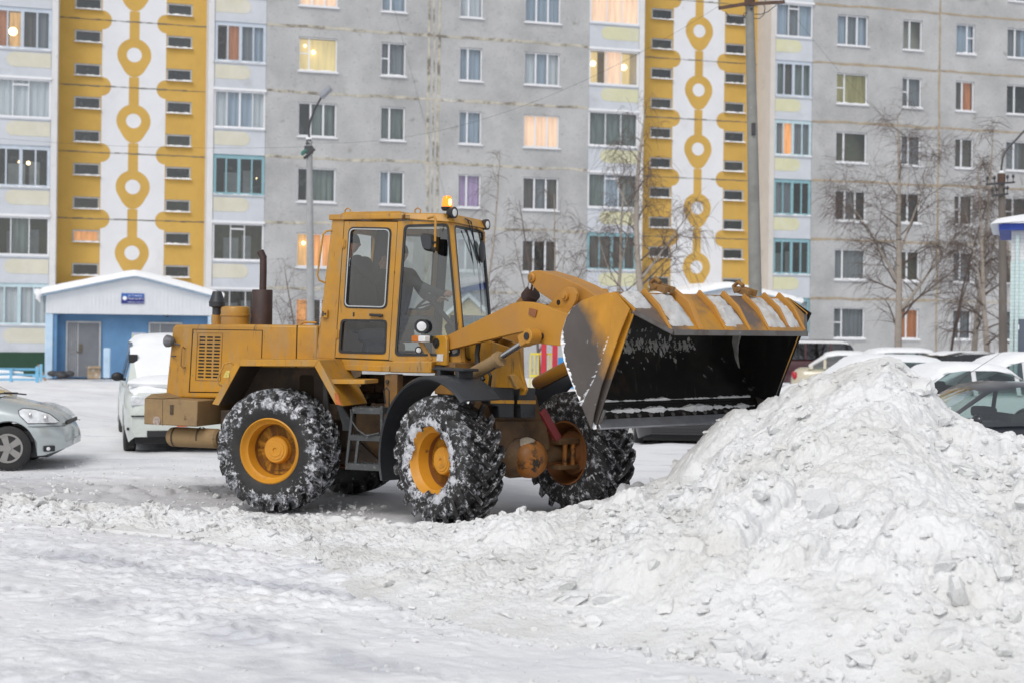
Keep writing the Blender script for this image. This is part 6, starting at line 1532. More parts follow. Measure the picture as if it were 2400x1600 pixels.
# cross tube and bellcrank with its lugs
cl = FP(1300,745,-.4)
m = FM(); m.cyl((cl.x,-.40,cl.z),(cl.x,.40,cl.z),.10, n=24); cl2 = FP(1255,790,-.4); m.box(cl2.x-.05, cl2.x+.25, -.40,.40, cl2.z-.06, cl2.z+.02); m.build("cross_tube", M_yarm, LOADER)
bell = [(1236,652),(1240,640),(1250,635),(1263,634),(1310,648),(1357,668),(1402,696),(1425,735),(1400,740),(1350,720),(1292,705),(1260,683),(1247,668),(1238,662)]
for (y0, th) in ((-.13,.05), (.08,.05)):
    m = FM(); m.prism([FP(a, b_, -.13)+Vector((0,y0+.13,0)) for a, b_ in bell], (0,th,0)); BL = m.build("tilt_lever", M_yarm, LOADER, bevel=.006)
m = FM(); tops = [FP(a, b_, -.13) for a, b_ in ((1263,634),(1310,648),(1357,668),(1402,696))]
for a, b_ in zip(tops, tops[1:]): m.prism([a+Vector((0,.052,-.004)), b_+Vector((0,.052,-.004)), b_+Vector((0,.052,-.024)), a+Vector((0,.052,-.024))], (0,.156,0))
m.build("lever_top_plate", M_yarm, BL)
for (px, py, r_) in ((1246,651,.055), (1328,694,.05)):
    c = FP(px, py, -.14); m = FM(); m.lathe(Vector((c.x,-.16,c.z)), (0,1,0), [(0,r_*.8),(.012,r_),(.30,r_),(.32,r_*.8)], 24)
    m.build("pin", M_yarm, BL); m = FM(); m.lathe(Vector((c.x,-.161,c.z)), (0,-1,0), [(0,r_*.6),(.012,r_*.55)], 16); m.build("pin_cap", M_ydirty, BL)
lug = [(1283,716),(1300,700),(1318,680),(1330,673),(1344,675),(1351,688),(1349,705),(1335,728),(1330,742)]
for y0 in (-.24, .20):
    m = FM(); m.prism([FP(a, b_, -.24)+Vector((0,y0+.24,0)) for a, b_ in lug], (0,.04,0)); c = FP(1328,694,-.24); LG = m.build("lever_lug", M_yarm, LOADER, bevel=.005)
    m = FM(); cc_ = FP(1328,694,-.24)+Vector((0,y0+.24,0)); m.lathe(cc_, (0,-1,0), [(0,.045),(.03,.045),(.032,.028),(.05,.026)], 20); m.build("pin", M_yarm, LG)
    m = FM(); cc_ = FP(1309,709,-.24)+Vector((0,y0+.24-.001,0)); m.cyl(cc_, cc_-Vector((0,.002,0)), .028, n=18); m.build("hole", M_gap, LG)
# tilt cylinder
P0 = FP(1150,800,0); P1 = FP(1240,697,0); P2 = FP(1247,655,0); P2 = Vector((P2.x, 0, P2.z))
d = (P1-P0).normalized(); m = FM(); m.cyl(P0, P1, .075, n=22); TC = m.build("tilt_cylinder", M_ydirty, LOADER)
m = FM(); m.lathe(P1-d*.02, d, [(0,.092),(.10,.092),(.105,.05)], 22); m.build("cylinder_head", M_brn, TC)
m = FM(); m.cyl(P1, P2, .035, n=14); m.build("piston_rod", M_chrome, TC)
for (pts_, r_) in (([(1122,800),(1118,830),(1120,860),(1132,890)],.028), ([(1160,775),(1180,760),(1205,735),(1222,712)],.016), ([(1130,900),(1132,870),(1140,862),(1150,880),(1146,910),(1136,905)],.018)):
    m = FM(); m.tube([FP(a, b_, -.34) for a, b_ in pts_], r_, 10); m.build("hose", M_blk, LOADER)

# ---------------- bucket ----------------
BY = 1.26; BYF = 1.13
def SY(s_, d=0.0): return -(BY-d) if s_ < 0 else BYF-d
prof_px = [(1392,1006),(1363,948),(1340,895),(1322,845),(1315,800),(1318,775),(1327,745),(1340,722),(1365,704),(1396,693),(1443,683.5)]
P_ = [FP(a, b_, -BY) for a, b_ in prof_px]; TIP = P_[0]; RDG = P_[-1]; FC = FP(1487,724,-BY)
LIP = Vector((3.19, 0, 2.075))
prof = [(p.x, p.z) for p in P_]
M_bk_in = mat("bucket_black_inside", (.010,.0095,.009), .5, var=.4, vs=2, dirt=[((.035,.032,.03),.5,.75,1.2), ((.075,.07,.065),.60,.72,3.0,(6,1,.6)), ((.05,.03,.02),.6,.75,2.2), ((.25,.26,.25),.655,.70,4.5)], spec=.35)
M_bk_out = mat("bucket_scuffed_outside", (.45,.22,.03), .5, var=.1, vs=2, dirt=[((.13,.10,.085),.40,.58,1.4), ((.5,.5,.5),.69,.73,9)])
M_bk_side = bpy.data.materials.new("bucket_worn_side"); M_bk_side.use_nodes = True
def side_mat(m):
    t = m.node_tree; N = t.nodes; L = t.links; p = N['Principled BSDF']; p.inputs['Roughness'].default_value = .5
    tc = N.new('ShaderNodeTexCoord'); sx = N.new('ShaderNodeSeparateXYZ'); L.new(tc.outputs['Object'], sx.inputs[0])
    def nz(s, d, r=.6):
        n = N.new('ShaderNodeTexNoise'); n.inputs['Scale'].default_value = s; n.inputs['Detail'].default_value = d; n.inputs['Roughness'].default_value = r; L.new(tc.outputs['Object'], n.inputs[0]); return n
    # worn bare steel low and at the back of the plate, paint left near the top corner
    A = MF @ RDG; B = MF @ Vector((prof[4][0], -BY, prof[4][1]-.05)); dv = (B-A); k = 1/dv.length
    dot = N.new('ShaderNodeVectorMath'); dot.operation = 'DOT_PRODUCT'; L.new(tc.outputs['Object'], dot.inputs[0]); dn = dv.normalized(); dot.inputs[1].default_value = dn
    sub = N.new('ShaderNodeMath'); sub.operation = 'MULTIPLY_ADD'; sub.inputs[1].default_value = k; sub.inputs[2].default_value = -A.dot(dn)*k; L.new(dot.outputs['Value'], sub.inputs[0])
    n1 = nz(3, 6); ad = N.new('ShaderNodeMath'); ad.operation = 'MULTIPLY_ADD'; ad.inputs[1].default_value = .55; L.new(n1.outputs[0], ad.inputs[0]); L.new(sub.outputs[0], ad.inputs[2])
    mr = N.new('ShaderNodeMapRange'); mr.inputs[1].default_value = .62; mr.inputs[2].default_value = .86; L.new(ad.outputs[0], mr.inputs[0])
    mx = N.new('ShaderNodeMix'); mx.data_type = 'RGBA'; mx.inputs[6].default_value = (.52,.24,.02,1); mx.inputs[7].default_value = (.085,.072,.065,1); L.new(mr.outputs[0], mx.inputs[0])
    n2 = nz(14, 7, .7); r2 = N.new('ShaderNodeMapRange'); r2.inputs[1].default_value = .66; r2.inputs[2].default_value = .70; L.new(n2.outputs[0], r2.inputs[0])
    m2 = N.new('ShaderNodeMix'); m2.data_type = 'RGBA'; m2.inputs[7].default_value = (.5,.5,.52,1); L.new(r2.outputs[0], m2.inputs[0]); L.new(mx.outputs[2], m2.inputs[6])
    n3 = nz(2.2, 4); r3 = N.new('ShaderNodeMapRange'); r3.inputs[1].default_value = .3; r3.inputs[2].default_value = .7; r3.inputs[3].default_value = .8; r3.inputs[4].default_value = 1.2; L.new(n3.outputs[0], r3.inputs[0])
    m3 = N.new('ShaderNodeMix'); m3.data_type = 'RGBA'; m3.blend_type = 'MULTIPLY'; m3.inputs[0].default_value = 1; L.new(m2.outputs[2], m3.inputs[6]); L.new(r3.outputs[0], m3.inputs[7])
    L.new(m3.outputs[2], p.inputs['Base Color'])
side_mat(M_bk_side)
# shell: outer and inner skins swept across the width
N_ = len(prof); th = .022
def offs(pf, d):
    out = []
    for i, (x, z) in enumerate(pf):
        a = pf[max(0, i-1)]; b_ = pf[min(len(pf)-1, i+1)]; tx, tz = b_[0]-a[0], b_[1]-a[1]; l = math.hypot(tx, tz); out.append((x+tz/l*d, z-tx/l*d))
    return out
inner = offs(prof, th)
m = FM(); vs = [(x, -BY+.01, z) for x, z in prof]+[(x, BYF-.01, z) for x, z in prof]; m.add(vs, [(i, i+1, N_+i+1, N_+i) for i in range(N_-1)])
m.cm = 1; vs = [(x, -BY+.01, z) for x, z in inner]+[(x, BYF-.01, z) for x, z in inner]; m.add(vs, [(i, i+1, N_+i+1, N_+i) for i in range(N_-1)])
m.cm = 0; m.add([(prof[0][0],-BY+.01,prof[0][1]),(prof[0][0],BYF-.01,prof[0][1]),(inner[0][0],BYF-.01,inner[0][1]),(inner[0][0],-BY+.01,inner[0][1])], [(0,1,2,3)])
BK_ = m.build("bucket", [M_bk_out, M_bk_in], LOADER)
sp = P_ + [FC]
for s_ in (-1, 1):
    q_ = [Vector((p.x, SY(s_), p.z)) for p in sp]
    m = FM(); m.prism(q_, (0,.02*(-s_),0))
    o = m.build("side_plate", [M_bk_side], BK_, bevel=.003)
    # inner lining face
    m = FM(); m.poly([Vector((p.x, SY(s_,.0215), p.z)) for p in sp]); m.build("side_lining", M_bk_in, BK_, smooth=0)
    st = [FP(a, b_, -BY) for a, b_ in ((1445,686),(1487,724),(1466,775),(1420,905),(1403,970),(1394,1005),(1364,947),(1400,850),(1432,770))]
    m = FM(); fl = [0,.05,.05,.05,.05,.03,0,0,0]; m.prism([Vector((p.x, SY(s_,-.001-fl[q]), p.z)) for q, p in enumerate(st)], (0,.014*s_,0)); m.build("side_cutter", M_bk_side if s_ < 0 else M_bk_in, BK_, bevel=.004)
    # inside corner gusset at the tip
    m = FM(); g0 = Vector((TIP.x, SY(s_,.03), TIP.z)); m.prism([g0+Vector((.0,0,.01)), g0+Vector((-.10,0,.24)), g0+Vector((.09,0,.18))], (0,-.04*s_,0)); m.build("corner_gusset", M_steelw, BK_, bevel=.004)
# upper plate: ridge -> front corner -> lip
def up_pt(f, y):      # f 0 at the ridge .. 1 at the corner line .. 2 at the lip
    FK = Vector((RDG.x*.45+LIP.x*.55, 0, RDG.z*.45+LIP.z*.55+.03))
    if f <= 1: x, z = RDG.x+(FK.x-RDG.x)*f, RDG.z+(FK.z-RDG.z)*f
    else: x, z = FK.x+(LIP.x-FK.x)*(f-1), FK.z+(LIP.z-FK.z)*(f-1)
    return Vector((x, y, z))
nl, nr = -.92, .93
top_v = [up_pt(0,-BY), up_pt(1,-BY), up_pt(2,nl), up_pt(2,nr), up_pt(1,BYF), up_pt(0,BYF)]
dn_ = Vector((-.004,0,-.02))
m = FM(); m.prism([top_v[0], top_v[1], top_v[4], top_v[5]], dn_); m.prism([top_v[1], top_v[2], top_v[3], top_v[4]], dn_); UPP = m.build("upper_plate", M_bk_out, BK_)
m = FM(); m.beam(up_pt(2,nl)+Vector((.01,0,-.01)), up_pt(2,nr)+Vector((.01,0,-.01)), .035, .05); m.beam(up_pt(1,-BY)+Vector((.0,0,-.012)), up_pt(2,nl)+Vector((.0,0,-.012)), .03, .04); m.beam(up_pt(1,BYF)+Vector((.0,0,-.012)), up_pt(2,nr)+Vector((.0,0,-.012)), .03, .04); m.build("lip", M_steelw, BK_, bevel=.004)
for (yy, f0, f1, hh, tk) in ((-.95,.0,1.96,.05,.03),(-.57,-.1,1.96,.085,.06),(-.22,.0,1.96,.055,.025),(.11,.0,1.96,.055,.03),(.39,.1,1.96,.05,.025),(.70,.0,1.7,.055,.03),(.92,.0,1.9,.06,.03)):
    a, k_, b_ = up_pt(max(f0,0),yy), up_pt(1,yy), up_pt(f1,yy); up_ = Vector((.35,0,1)).normalized()
    m = FM(); m.prism([a, k_, b_, b_+up_*.012, k_+up_*hh, a+up_*hh*.8+Vector((-.03 if f0 < 0 else .02,0,0))], (0,tk,0)); m.build("rib", M_yarm, UPP, bevel=.003)
for yy in (-.72, .42):
    c = up_pt(.1, yy); m = FM(); m.obox(c+Vector((0,0,.06)), (.08,0,-.02), (0,.025,0), (.01,0,.03)); m.obox(c+Vector((0,.09,.06)), (.08,0,-.02), (0,.02,0), (.01,0,.03)); m.cyl(c+Vector((-.03,-.04,.075)), c+Vector((-.03,.13,.075)), .02); m.tube([c+Vector((-.09,0,.05)), c+Vector((-.12,0,.11)), c+Vector((-.06,0,.15)), c+Vector((.0,0,.11))], .022, 8); m.build("hook", M_ydirty, UPP, bevel=.004)
# snow lying between the ribs
ribs = [-BY,-.95+.03,-.57+.06,-.22+.025,.11+.03,.39+.025,.70+.03]; ribe = [-.95,-.57,-.22,.11,.39,.70,.92]
for k, (a, b_) in enumerate(zip(ribs, ribe)):
    if k in (2, 4): continue
    pr = random.Random(k+3); n1_, n2_ = 10, 14; V = []; m = FM()
    for j in range(n2_+1):
        for i in range(n1_+1):
            f = .05+ (1.75 if k else .9)*j/n2_; y = a+.01+(b_-a-.02)*i/n1_; e = min(i, n1_-i)/2.5; e2 = min(j, n2_-j)/2.5
            h_ = .035*min(1, e, e2)*(.6+pr.random()*.9) - (.012 if (i in (0,n1_) or j in (0,n2_)) else 0) - (.03 if pr.random() < .10 else 0)
            V.append(up_pt(f, y)+Vector((.3,0,1)).normalized()*h_)
    m.add(V, [(j*(n1_+1)+i, j*(n1_+1)+i+1, (j+1)*(n1_+1)+i+1, (j+1)*(n1_+1)+i) for j in range(n2_) for i in range(n1_)])
    m.build("snow", mat("bucket_snow", (.50,.50,.50), .85, var=.15, vs=6, dirt=[((.36,.30,.24),.5,.7,4)]), UPP, smooth=60)
M_edge = mat('scraped_edge_steel', (.34,.35,.38), .35, .7, var=.15, vs=6)
# cutting edge with bolts, wear strips
d0 = Vector((prof[1][0]-prof[0][0], 0, prof[1][1]-prof[0][1])).normalized()
m = FM(); a = Vector((TIP.x, -BY+.03, TIP.z)); n_in = Vector((d0.z,0,-d0.x))
m.obox(Vector((TIP.x,(BYF-BY)/2,TIP.z))+d0*.03+n_in*.034, d0*.05, (0,(BY+BYF)/2-.04,0), n_in*.012); m.build("cutting_edge", M_edge, BK_, bevel=.006)
for k in range(15):
    y = -BY+.15+k*(BY+BYF-.3)/14; c = Vector((TIP.x,y,TIP.z))+d0*.10+n_in*.046; m = FM(); m.lathe(c, n_in, [(0,.022),(.012,.02),(.014,.008)], 10); m.build("edge_bolt", M_steelw, BK_)
m = FM(); m.obox(Vector((TIP.x,(BYF-BY)/2,TIP.z))+d0*.25+n_in*.03, d0*.014, (0,(BY+BYF)/2-.05,0), n_in*.012); m.build("wear_strip", M_bk_in, BK_, bevel=.003)
def snow_ridge(d_along, hgt, seed, yy0=-BY+.06, yy1=BYF-.1, thr=.25):
    pr = random.Random(seed); m = FM(); n = 90; V = []; F = []; val = 0
    for k in range(n+1):
        y = yy0+(yy1-yy0)*k/n; val = .75*val+.25*pr.uniform(-.3,1.2); h_ = max(0, val-thr)*hgt
        c = Vector((TIP.x,y,TIP.z))+d0*d_along+n_in*.03; V += [c-d0*(h_+.002), c+n_in*(h_+.0), c+d0*(h_*1.1+.002)]
    for k in range(n): q = 3*k; F += [(q,q+3,q+4,q+1),(q+1,q+4,q+5,q+2)]
    m.add(V, F); m.build("snow", M_pile, BK_, smooth=60)
snow_ridge(.17, .07, 3); snow_ridge(.28, .05, 5)
# snow packed along the far inner corner (crescent) and on the back
cres = [(1711,777),(1702,798),(1701,819),(1707,851),(1719,877),(1740,895),(1736,872),(1731,835),(1732,809),(1740,779)]
m = FM(); m.prism([FP(a, b_, BYF-.03) for a, b_ in cres], (0,-.02,0)); m.build("packed_snow", mat("packed_bucket_snow", (.42,.42,.39), .9, var=.2, vs=12, dirt=[((.2,.19,.17),.5,.7,9)]), BK_, bevel=.006)
pr = random.Random(8); smb = FM()
for k in range(520):
    s0 = 3.75+pr.gauss(0,.22) if pr.random() < .85 else pr.uniform(2.5, 5.4); y = -1.1+pr.random()**1.3*1.6; i = max(0, min(8, int(s0))); f = s0-i
    x = inner[i][0]*(1-f)+inner[i+1][0]*f; z = inner[i][1]*(1-f)+inner[i+1][1]*f
    c_ = Vector((x, y, z)); tg = Vector((inner[i+1][0]-inner[i][0], 0, inner[i+1][1]-inner[i][1])).normalized(); nn_ = Vector((tg.z,0,-tg.x))
    n_ = 9; r1 = .004+pr.expovariate(1/.007); r2 = r1*pr.uniform(.5,2.2); ring_ = [c_+nn_*.003+tg*math.cos(6.283*q/n_)*r2*pr.uniform(.5,1.2)+Vector((0,1,0))*math.sin(6.283*q/n_)*r1*pr.uniform(.5,1.2) for q in range(n_)]
    smb.add(ring_+[c_+nn_*.012], [(q, (q+1)%n_, n_) for q in range(n_)])
o = smb.build("snow_smears", mat("smeared_snow", (.34,.34,.33), .9, var=.35, vs=20), BK_); o['kind'] = "stuff"
# ragged snow stuck along the rim of the near side plate and along the crease
def edge_snow(path, inward, yb, wmax, seed, thr):
    pr = random.Random(seed); m = FM(); n = 80; V = []; F = []; v = .5
    for k in range(n+1):
        f = k/n*(len(path)-1); i = min(int(f), len(path)-2); p = path[i].lerp(path[i+1], f-i); v = .7*v+.3*pr.uniform(-.4,1.4)
        w_ = max(0, v-thr)*wmax*pr.uniform(.6,1.2); q_ = Vector(inward)
        V += [Vector((p.x, yb+.004, p.z))-q_*w_*.25, Vector((p.x, yb-w_*.35-.001, p.z))+q_*w_*.3, Vector((p.x, yb+.004, p.z))+q_*(w_+.001)]
    for k in range(n): a = 3*k; F += [(a,a+3,a+4,a+1),(a+1,a+4,a+5,a+2)]
    m.add(V, F); o = m.build("snow_crust", M_fresh, BK_, smooth=60)
edge_snow(P_[0:6][::-1], (.8,0,.25), -BY, .075, 4, .05)
edge_snow(P_[5:9], (.6,0,-.6), -BY, .035, 6, .55)
cr_ = [FP(a, b_, -BY) for a, b_ in ((1432,790),(1415,845),(1398,890),(1378,925),(1366,950))]
edge_snow(cr_, (-.7,0,-.1), -BY-.016, .15, 9, .12)
# ======================= people in the cab =======================
def person(name, label, joints, bones, clothes_mat, head=None, skin=None, hands=()):
    """one continuous skinned figure; joints: name -> (point, radius)"""
    T = thing(name, label, "person", ROOT)
    names = list(joints); me = bpy.data.meshes.new(name)
    me.from_pydata([tuple(MR @ Vector(joints[n][0])) for n in names], [(names.index(a), names.index(b)) for a, b in bones], [])
    o = bpy.data.objects.new("body", me); COL.objects.link(o); o.parent = T; me.materials.append(clothes_mat); me.materials.append(skin)
    sk = o.modifiers.new("skin", 'SKIN'); sk.use_smooth_shade = True
    for i, n in enumerate(names):
        r = joints[n][1]; me.skin_vertices[0].data[i].radius = (r, r) if not isinstance(r, tuple) else r
        me.skin_vertices[0].data[i].use_root = (n == 'pelvis')
    sb_ = o.modifiers.new("sub", 'SUBSURF'); sb_.levels = 2; sb_.render_levels = 2
    return T
M_cloth = mat("dark_grey_jacket", (.045,.05,.055), .85, var=.2, vs=8, bump=[(30,.4,.01)])
M_cloth2 = mat("black_coat", (.02,.02,.022), .85, var=.2, vs=8, bump=[(30,.4,.01)])
M_skin = mat("skin", (.50,.28,.20), .6, var=.06, vs=20)
M_hat = mat("dark_knit_hat", (.02,.02,.022), .9, var=.2, vs=30)
def rp(px, py, y): return RP(px, py, y)
def make_head(T, c, r, face_dir, skinm):
    """head with face, ears and a knitted hat (children)"""
    f = Vector(face_dir).normalized(); up_ = Vector((0,0,1)); sd = up_.cross(f).normalized(); c = Vector(c)
    rot = Matrix(((f.x, sd.x, up_.x, c.x),(f.y, sd.y, up_.y, c.y),(f.z, sd.z, up_.z, c.z),(0,0,0,1)))
    m = MB(MR @ rot); n, k_ = 28, 20; vs = []; fs = []
    for k in range(k_+1):
        th = math.pi*k/k_
        for i in range(n):
            ph = 2*math.pi*i/n; x, y, z = math.sin(th)*math.cos(ph), math.sin(th)*math.sin(ph), math.cos(th)
            X_, Y_, Z_ = x*r*1.02, y*r*.80, z*r*1.22
            if z < 0: X_ *= 1-.10*abs(z); Y_ *= 1-.28*abs(z)
            if x > .3:
                nose = math.exp(-((y/.13)**2)-(((z+.12)/.17)**2)); X_ += r*.20*nose
                eye = math.exp(-(((abs(y)-.32)/.12)**2)-(((z-.05)/.10)**2)); X_ -= r*.08*eye
                mouth = math.exp(-((y/.25)**2)-(((z+.48)/.05)**2)); X_ -= r*.04*mouth
                lips = math.exp(-((y/.22)**2)-(((z+.42)/.05)**2)); X_ += r*.03*lips
            ear = math.exp(-((x/.16)**2)-(((z+.0)/.25)**2)); Y_ += math.copysign(r*.10*ear*(abs(y) > .85), y)
            vs.append((X_, Y_, Z_))
    for k in range(k_):
        for i in range(n): j = (i+1) % n; fs.append((k*n+i, (k+1)*n+i, (k+1)*n+j, k*n+j))
    m.add(vs, fs); m.cyl((-.02,0,-r*.7), (-.03,0,-r*1.7), r*.48, r*.55, 16); hd = m.build("head", skinm, T, smooth=60)
    m = MB(MR @ rot); vs = []; fs = []
    for k in range(9):
        th = math.pi*.52*k/8
        for i in range(n):
            ph = 2*math.pi*i/n; vs.append((math.sin(th)*math.cos(ph)*r*1.08, math.sin(th)*math.sin(ph)*r*.90, math.cos(th)*r*1.30+.01))
    for k in range(8):
        for i in range(n): j = (i+1) % n; fs.append((k*n+i, (k+1)*n+i, (k+1)*n+j, k*n+j))
    m.add(vs, fs); m.build("hat", M_hat, T, smooth=60)
def make_hand(T, wrist, d, palm_n, r=.085, curl=.5):
    """palm, four fingers and a thumb"""
    d = Vector(d).normalized(); nn = Vector(palm_n); nn = (nn-d*nn.dot(d)).normalized(); sd = d.cross(nn); w = Vector(wrist); m = MB(MR)
    m.sphere(w+d*.045, .042, 12, 8, (1,1,1)); m.obox(w+d*.05, d*.045, sd*.038, nn*.013)
    for i in range(4):
        b = w+d*.09+sd*(-.03+.02*i); L = (.062,.075,.07,.055)[i]; pts = [b-d*.02]; dd = d.copy(); p = b.copy(); pts.append(p.copy())
        for k in range(3): dd = (dd+nn*curl*.6).normalized(); p = p+dd*L*(.42,.33,.25)[k]; pts.append(p.copy())
        m.tube(pts, [.010,.0095,.009,.008,.006], 7)
    b = w+d*.035-sd*.036; m.tube([b, b+d*.03-sd*.022, b+d*.055-sd*.022+nn*.02], [.012,.010,.007], 7)
    m.build("hand", M_skin, T, smooth=60)
# driver, arm reaching to the steering wheel
yd = -.18
sh = rp(938,640,yd-.15); sh2 = Vector((sh.x-.02, yd+.22, sh.z)); pel = Vector((rp(925,775,yd).x-.02, yd, flz+.52))
el = rp(990,672,yd-.20); wr = rp(1040,690,yd-.16); nk = Vector((sh.x-.03, yd+.03, sh.z+.07)); ch = Vector((sh.x-.05, yd+.03, sh.z-.12))
grip = swc + (u_*math.cos(2.5)+v_*math.sin(2.5))*.2; wr = rp(1042,690,-.24)
hd_c = nk+Vector((-.06,0,.16))
J = {'pelvis':(pel,.16),'waist':((pel+ch)/2,.15),'chest':(ch,.165),'neck':(nk,.065),'sh_r':(sh,.075),'el_r':(el,.055),'wr_r':(wr,.036),
     'sh_l':(sh2,.075),'el_l':(sh2+Vector((.14,.06,-.25)),.055),'wr_l':(swc+Vector((-.02,.17,.0)),.036),
     'hip_r':(pel+Vector((.05,-.10,-.02)),.10),'kn_r':(pel+Vector((.42,-.12,.04)),.075),'an_r':(pel+Vector((.55,-.12,-.36)),.05),'ft_r':(pel+Vector((.68,-.12,-.42)),.045),
     'hip_l':(pel+Vector((.05,.10,-.02)),.10),'kn_l':(pel+Vector((.42,.14,.04)),.075),'an_l':(pel+Vector((.55,.14,-.36)),.05),'ft_l':(pel+Vector((.68,.14,-.42)),.045)}
B = [('pelvis','waist'),('waist','chest'),('chest','neck'),('chest','sh_r'),('sh_r','el_r'),('el_r','wr_r'),('chest','sh_l'),('sh_l','el_l'),('el_l','wr_l'),
     ('pelvis','hip_r'),('hip_r','kn_r'),('kn_r','an_r'),('an_r','ft_r'),('pelvis','hip_l'),('hip_l','kn_l'),('kn_l','an_l'),('an_l','ft_l')]
T = person("person", "driver in a dark grey jacket holding the steering wheel behind the large side window", J, B, M_cloth, skin=M_skin)
make_head(T, hd_c, .098, (1,-.1,-.05), M_skin)
make_hand(T, wr, (grip+Vector((.05,0,.0))-wr) if (grip-wr).length < .3 else (1,0,.1), (0,.2,-1), curl=.9)
make_hand(T, swc+Vector((-.02,.17,.0)), (.8,.2,.3), (0,-.3,-1), curl=.9)
# passenger leaning by the rear door window, one hand raised
yp = .08
sh = rp(836,607,yp-.18); sh2 = Vector((sh.x-.05, yp+.2, sh.z+.0)); nk = Vector((sh.x-.10, yp, sh.z+.06)); ch = Vector((sh.x-.10, yp, sh.z-.14)); pel = Vector((sh.x-.06, yp, flz+.50)); wr = rp(898,632,yp-.16); el = rp(885,668,yp-.22)
J = {'pelvis':(pel,.16),'waist':((pel+ch)/2,.155),'chest':(ch,.17),'neck':(nk,.065),'sh_r':(sh,.078),'el_r':(el,.055),'wr_r':(wr,.036),
     'sh_l':(sh2,.078),'el_l':(sh2+Vector((.05,.03,-.26)),.055),'wr_l':(sh2+Vector((.20,-.05,-.42)),.036),
     'hip_r':(pel+Vector((.03,-.10,-.02)),.10),'kn_r':(pel+Vector((.36,-.13,.02)),.075),'an_r':(pel+Vector((.34,-.13,-.36)),.05),'ft_r':(pel+Vector((.46,-.13,-.41)),.045),
     'hip_l':(pel+Vector((.03,.10,-.02)),.10),'kn_l':(pel+Vector((.36,.13,.02)),.075),'an_l':(pel+Vector((.34,.13,-.36)),.05),'ft_l':(pel+Vector((.46,.13,-.41)),.045)}
T = person("person", "passenger in a black coat with one raised hand behind the rear door window", J, B, M_cloth2, skin=M_skin)
make_head(T, nk+Vector((-.06,0,.13)), .098, (1,.3,0), M_skin)
make_hand(T, wr, (.1,0,1), (.8,-.5,0), curl=.25)

# ======================= parked cars =======================
M_tyc = mat("car_tyre", (.02,.02,.021), .7, var=.2, vs=8, dirt=[((.3,.3,.31),.62,.72,14)])
M_alloy = mat("alloy_rim", (.30,.29,.28), .4, .5, var=.1)
M_cargl = glass("car_window", (.80,.92,.90), .09, .80)
M_plast = mat("black_trim", (.02,.02,.022), .5)
M_chl = mat("clear_headlight", (.7,.72,.74), .08, var=.25, vs=14, spec=.9)
M_tail = mat("red_tail_light", (.45,.015,.03), .15)
M_int = mat("car_interior", (.035,.035,.035), .9)
def paint(name, col, r=.28, metal=.0, dirt=None): return mat(name, col, r, metal, var=.03, coat=.6, dirt=dirt or [((.4,.39,.38),.60,.80,1.5)])
def interp(pts, x):
    xs_ = [p[0] for p in pts]; return float(np.interp(x, xs_, [p[1] for p in pts]))
def smoothp(pts, n=160):
    xs_ = np.linspace(pts[0][0], pts[-1][0], n); ys_2 = np.interp(xs_, [p[0] for p in pts], [p[1] for p in pts])
    k = np.array([1,3,5,3,1.]); k /= k.sum(); 
    for _ in range(2): ys_2[2:-2] = np.convolve(ys_2, k, 'valid')
    return xs_, ys_2
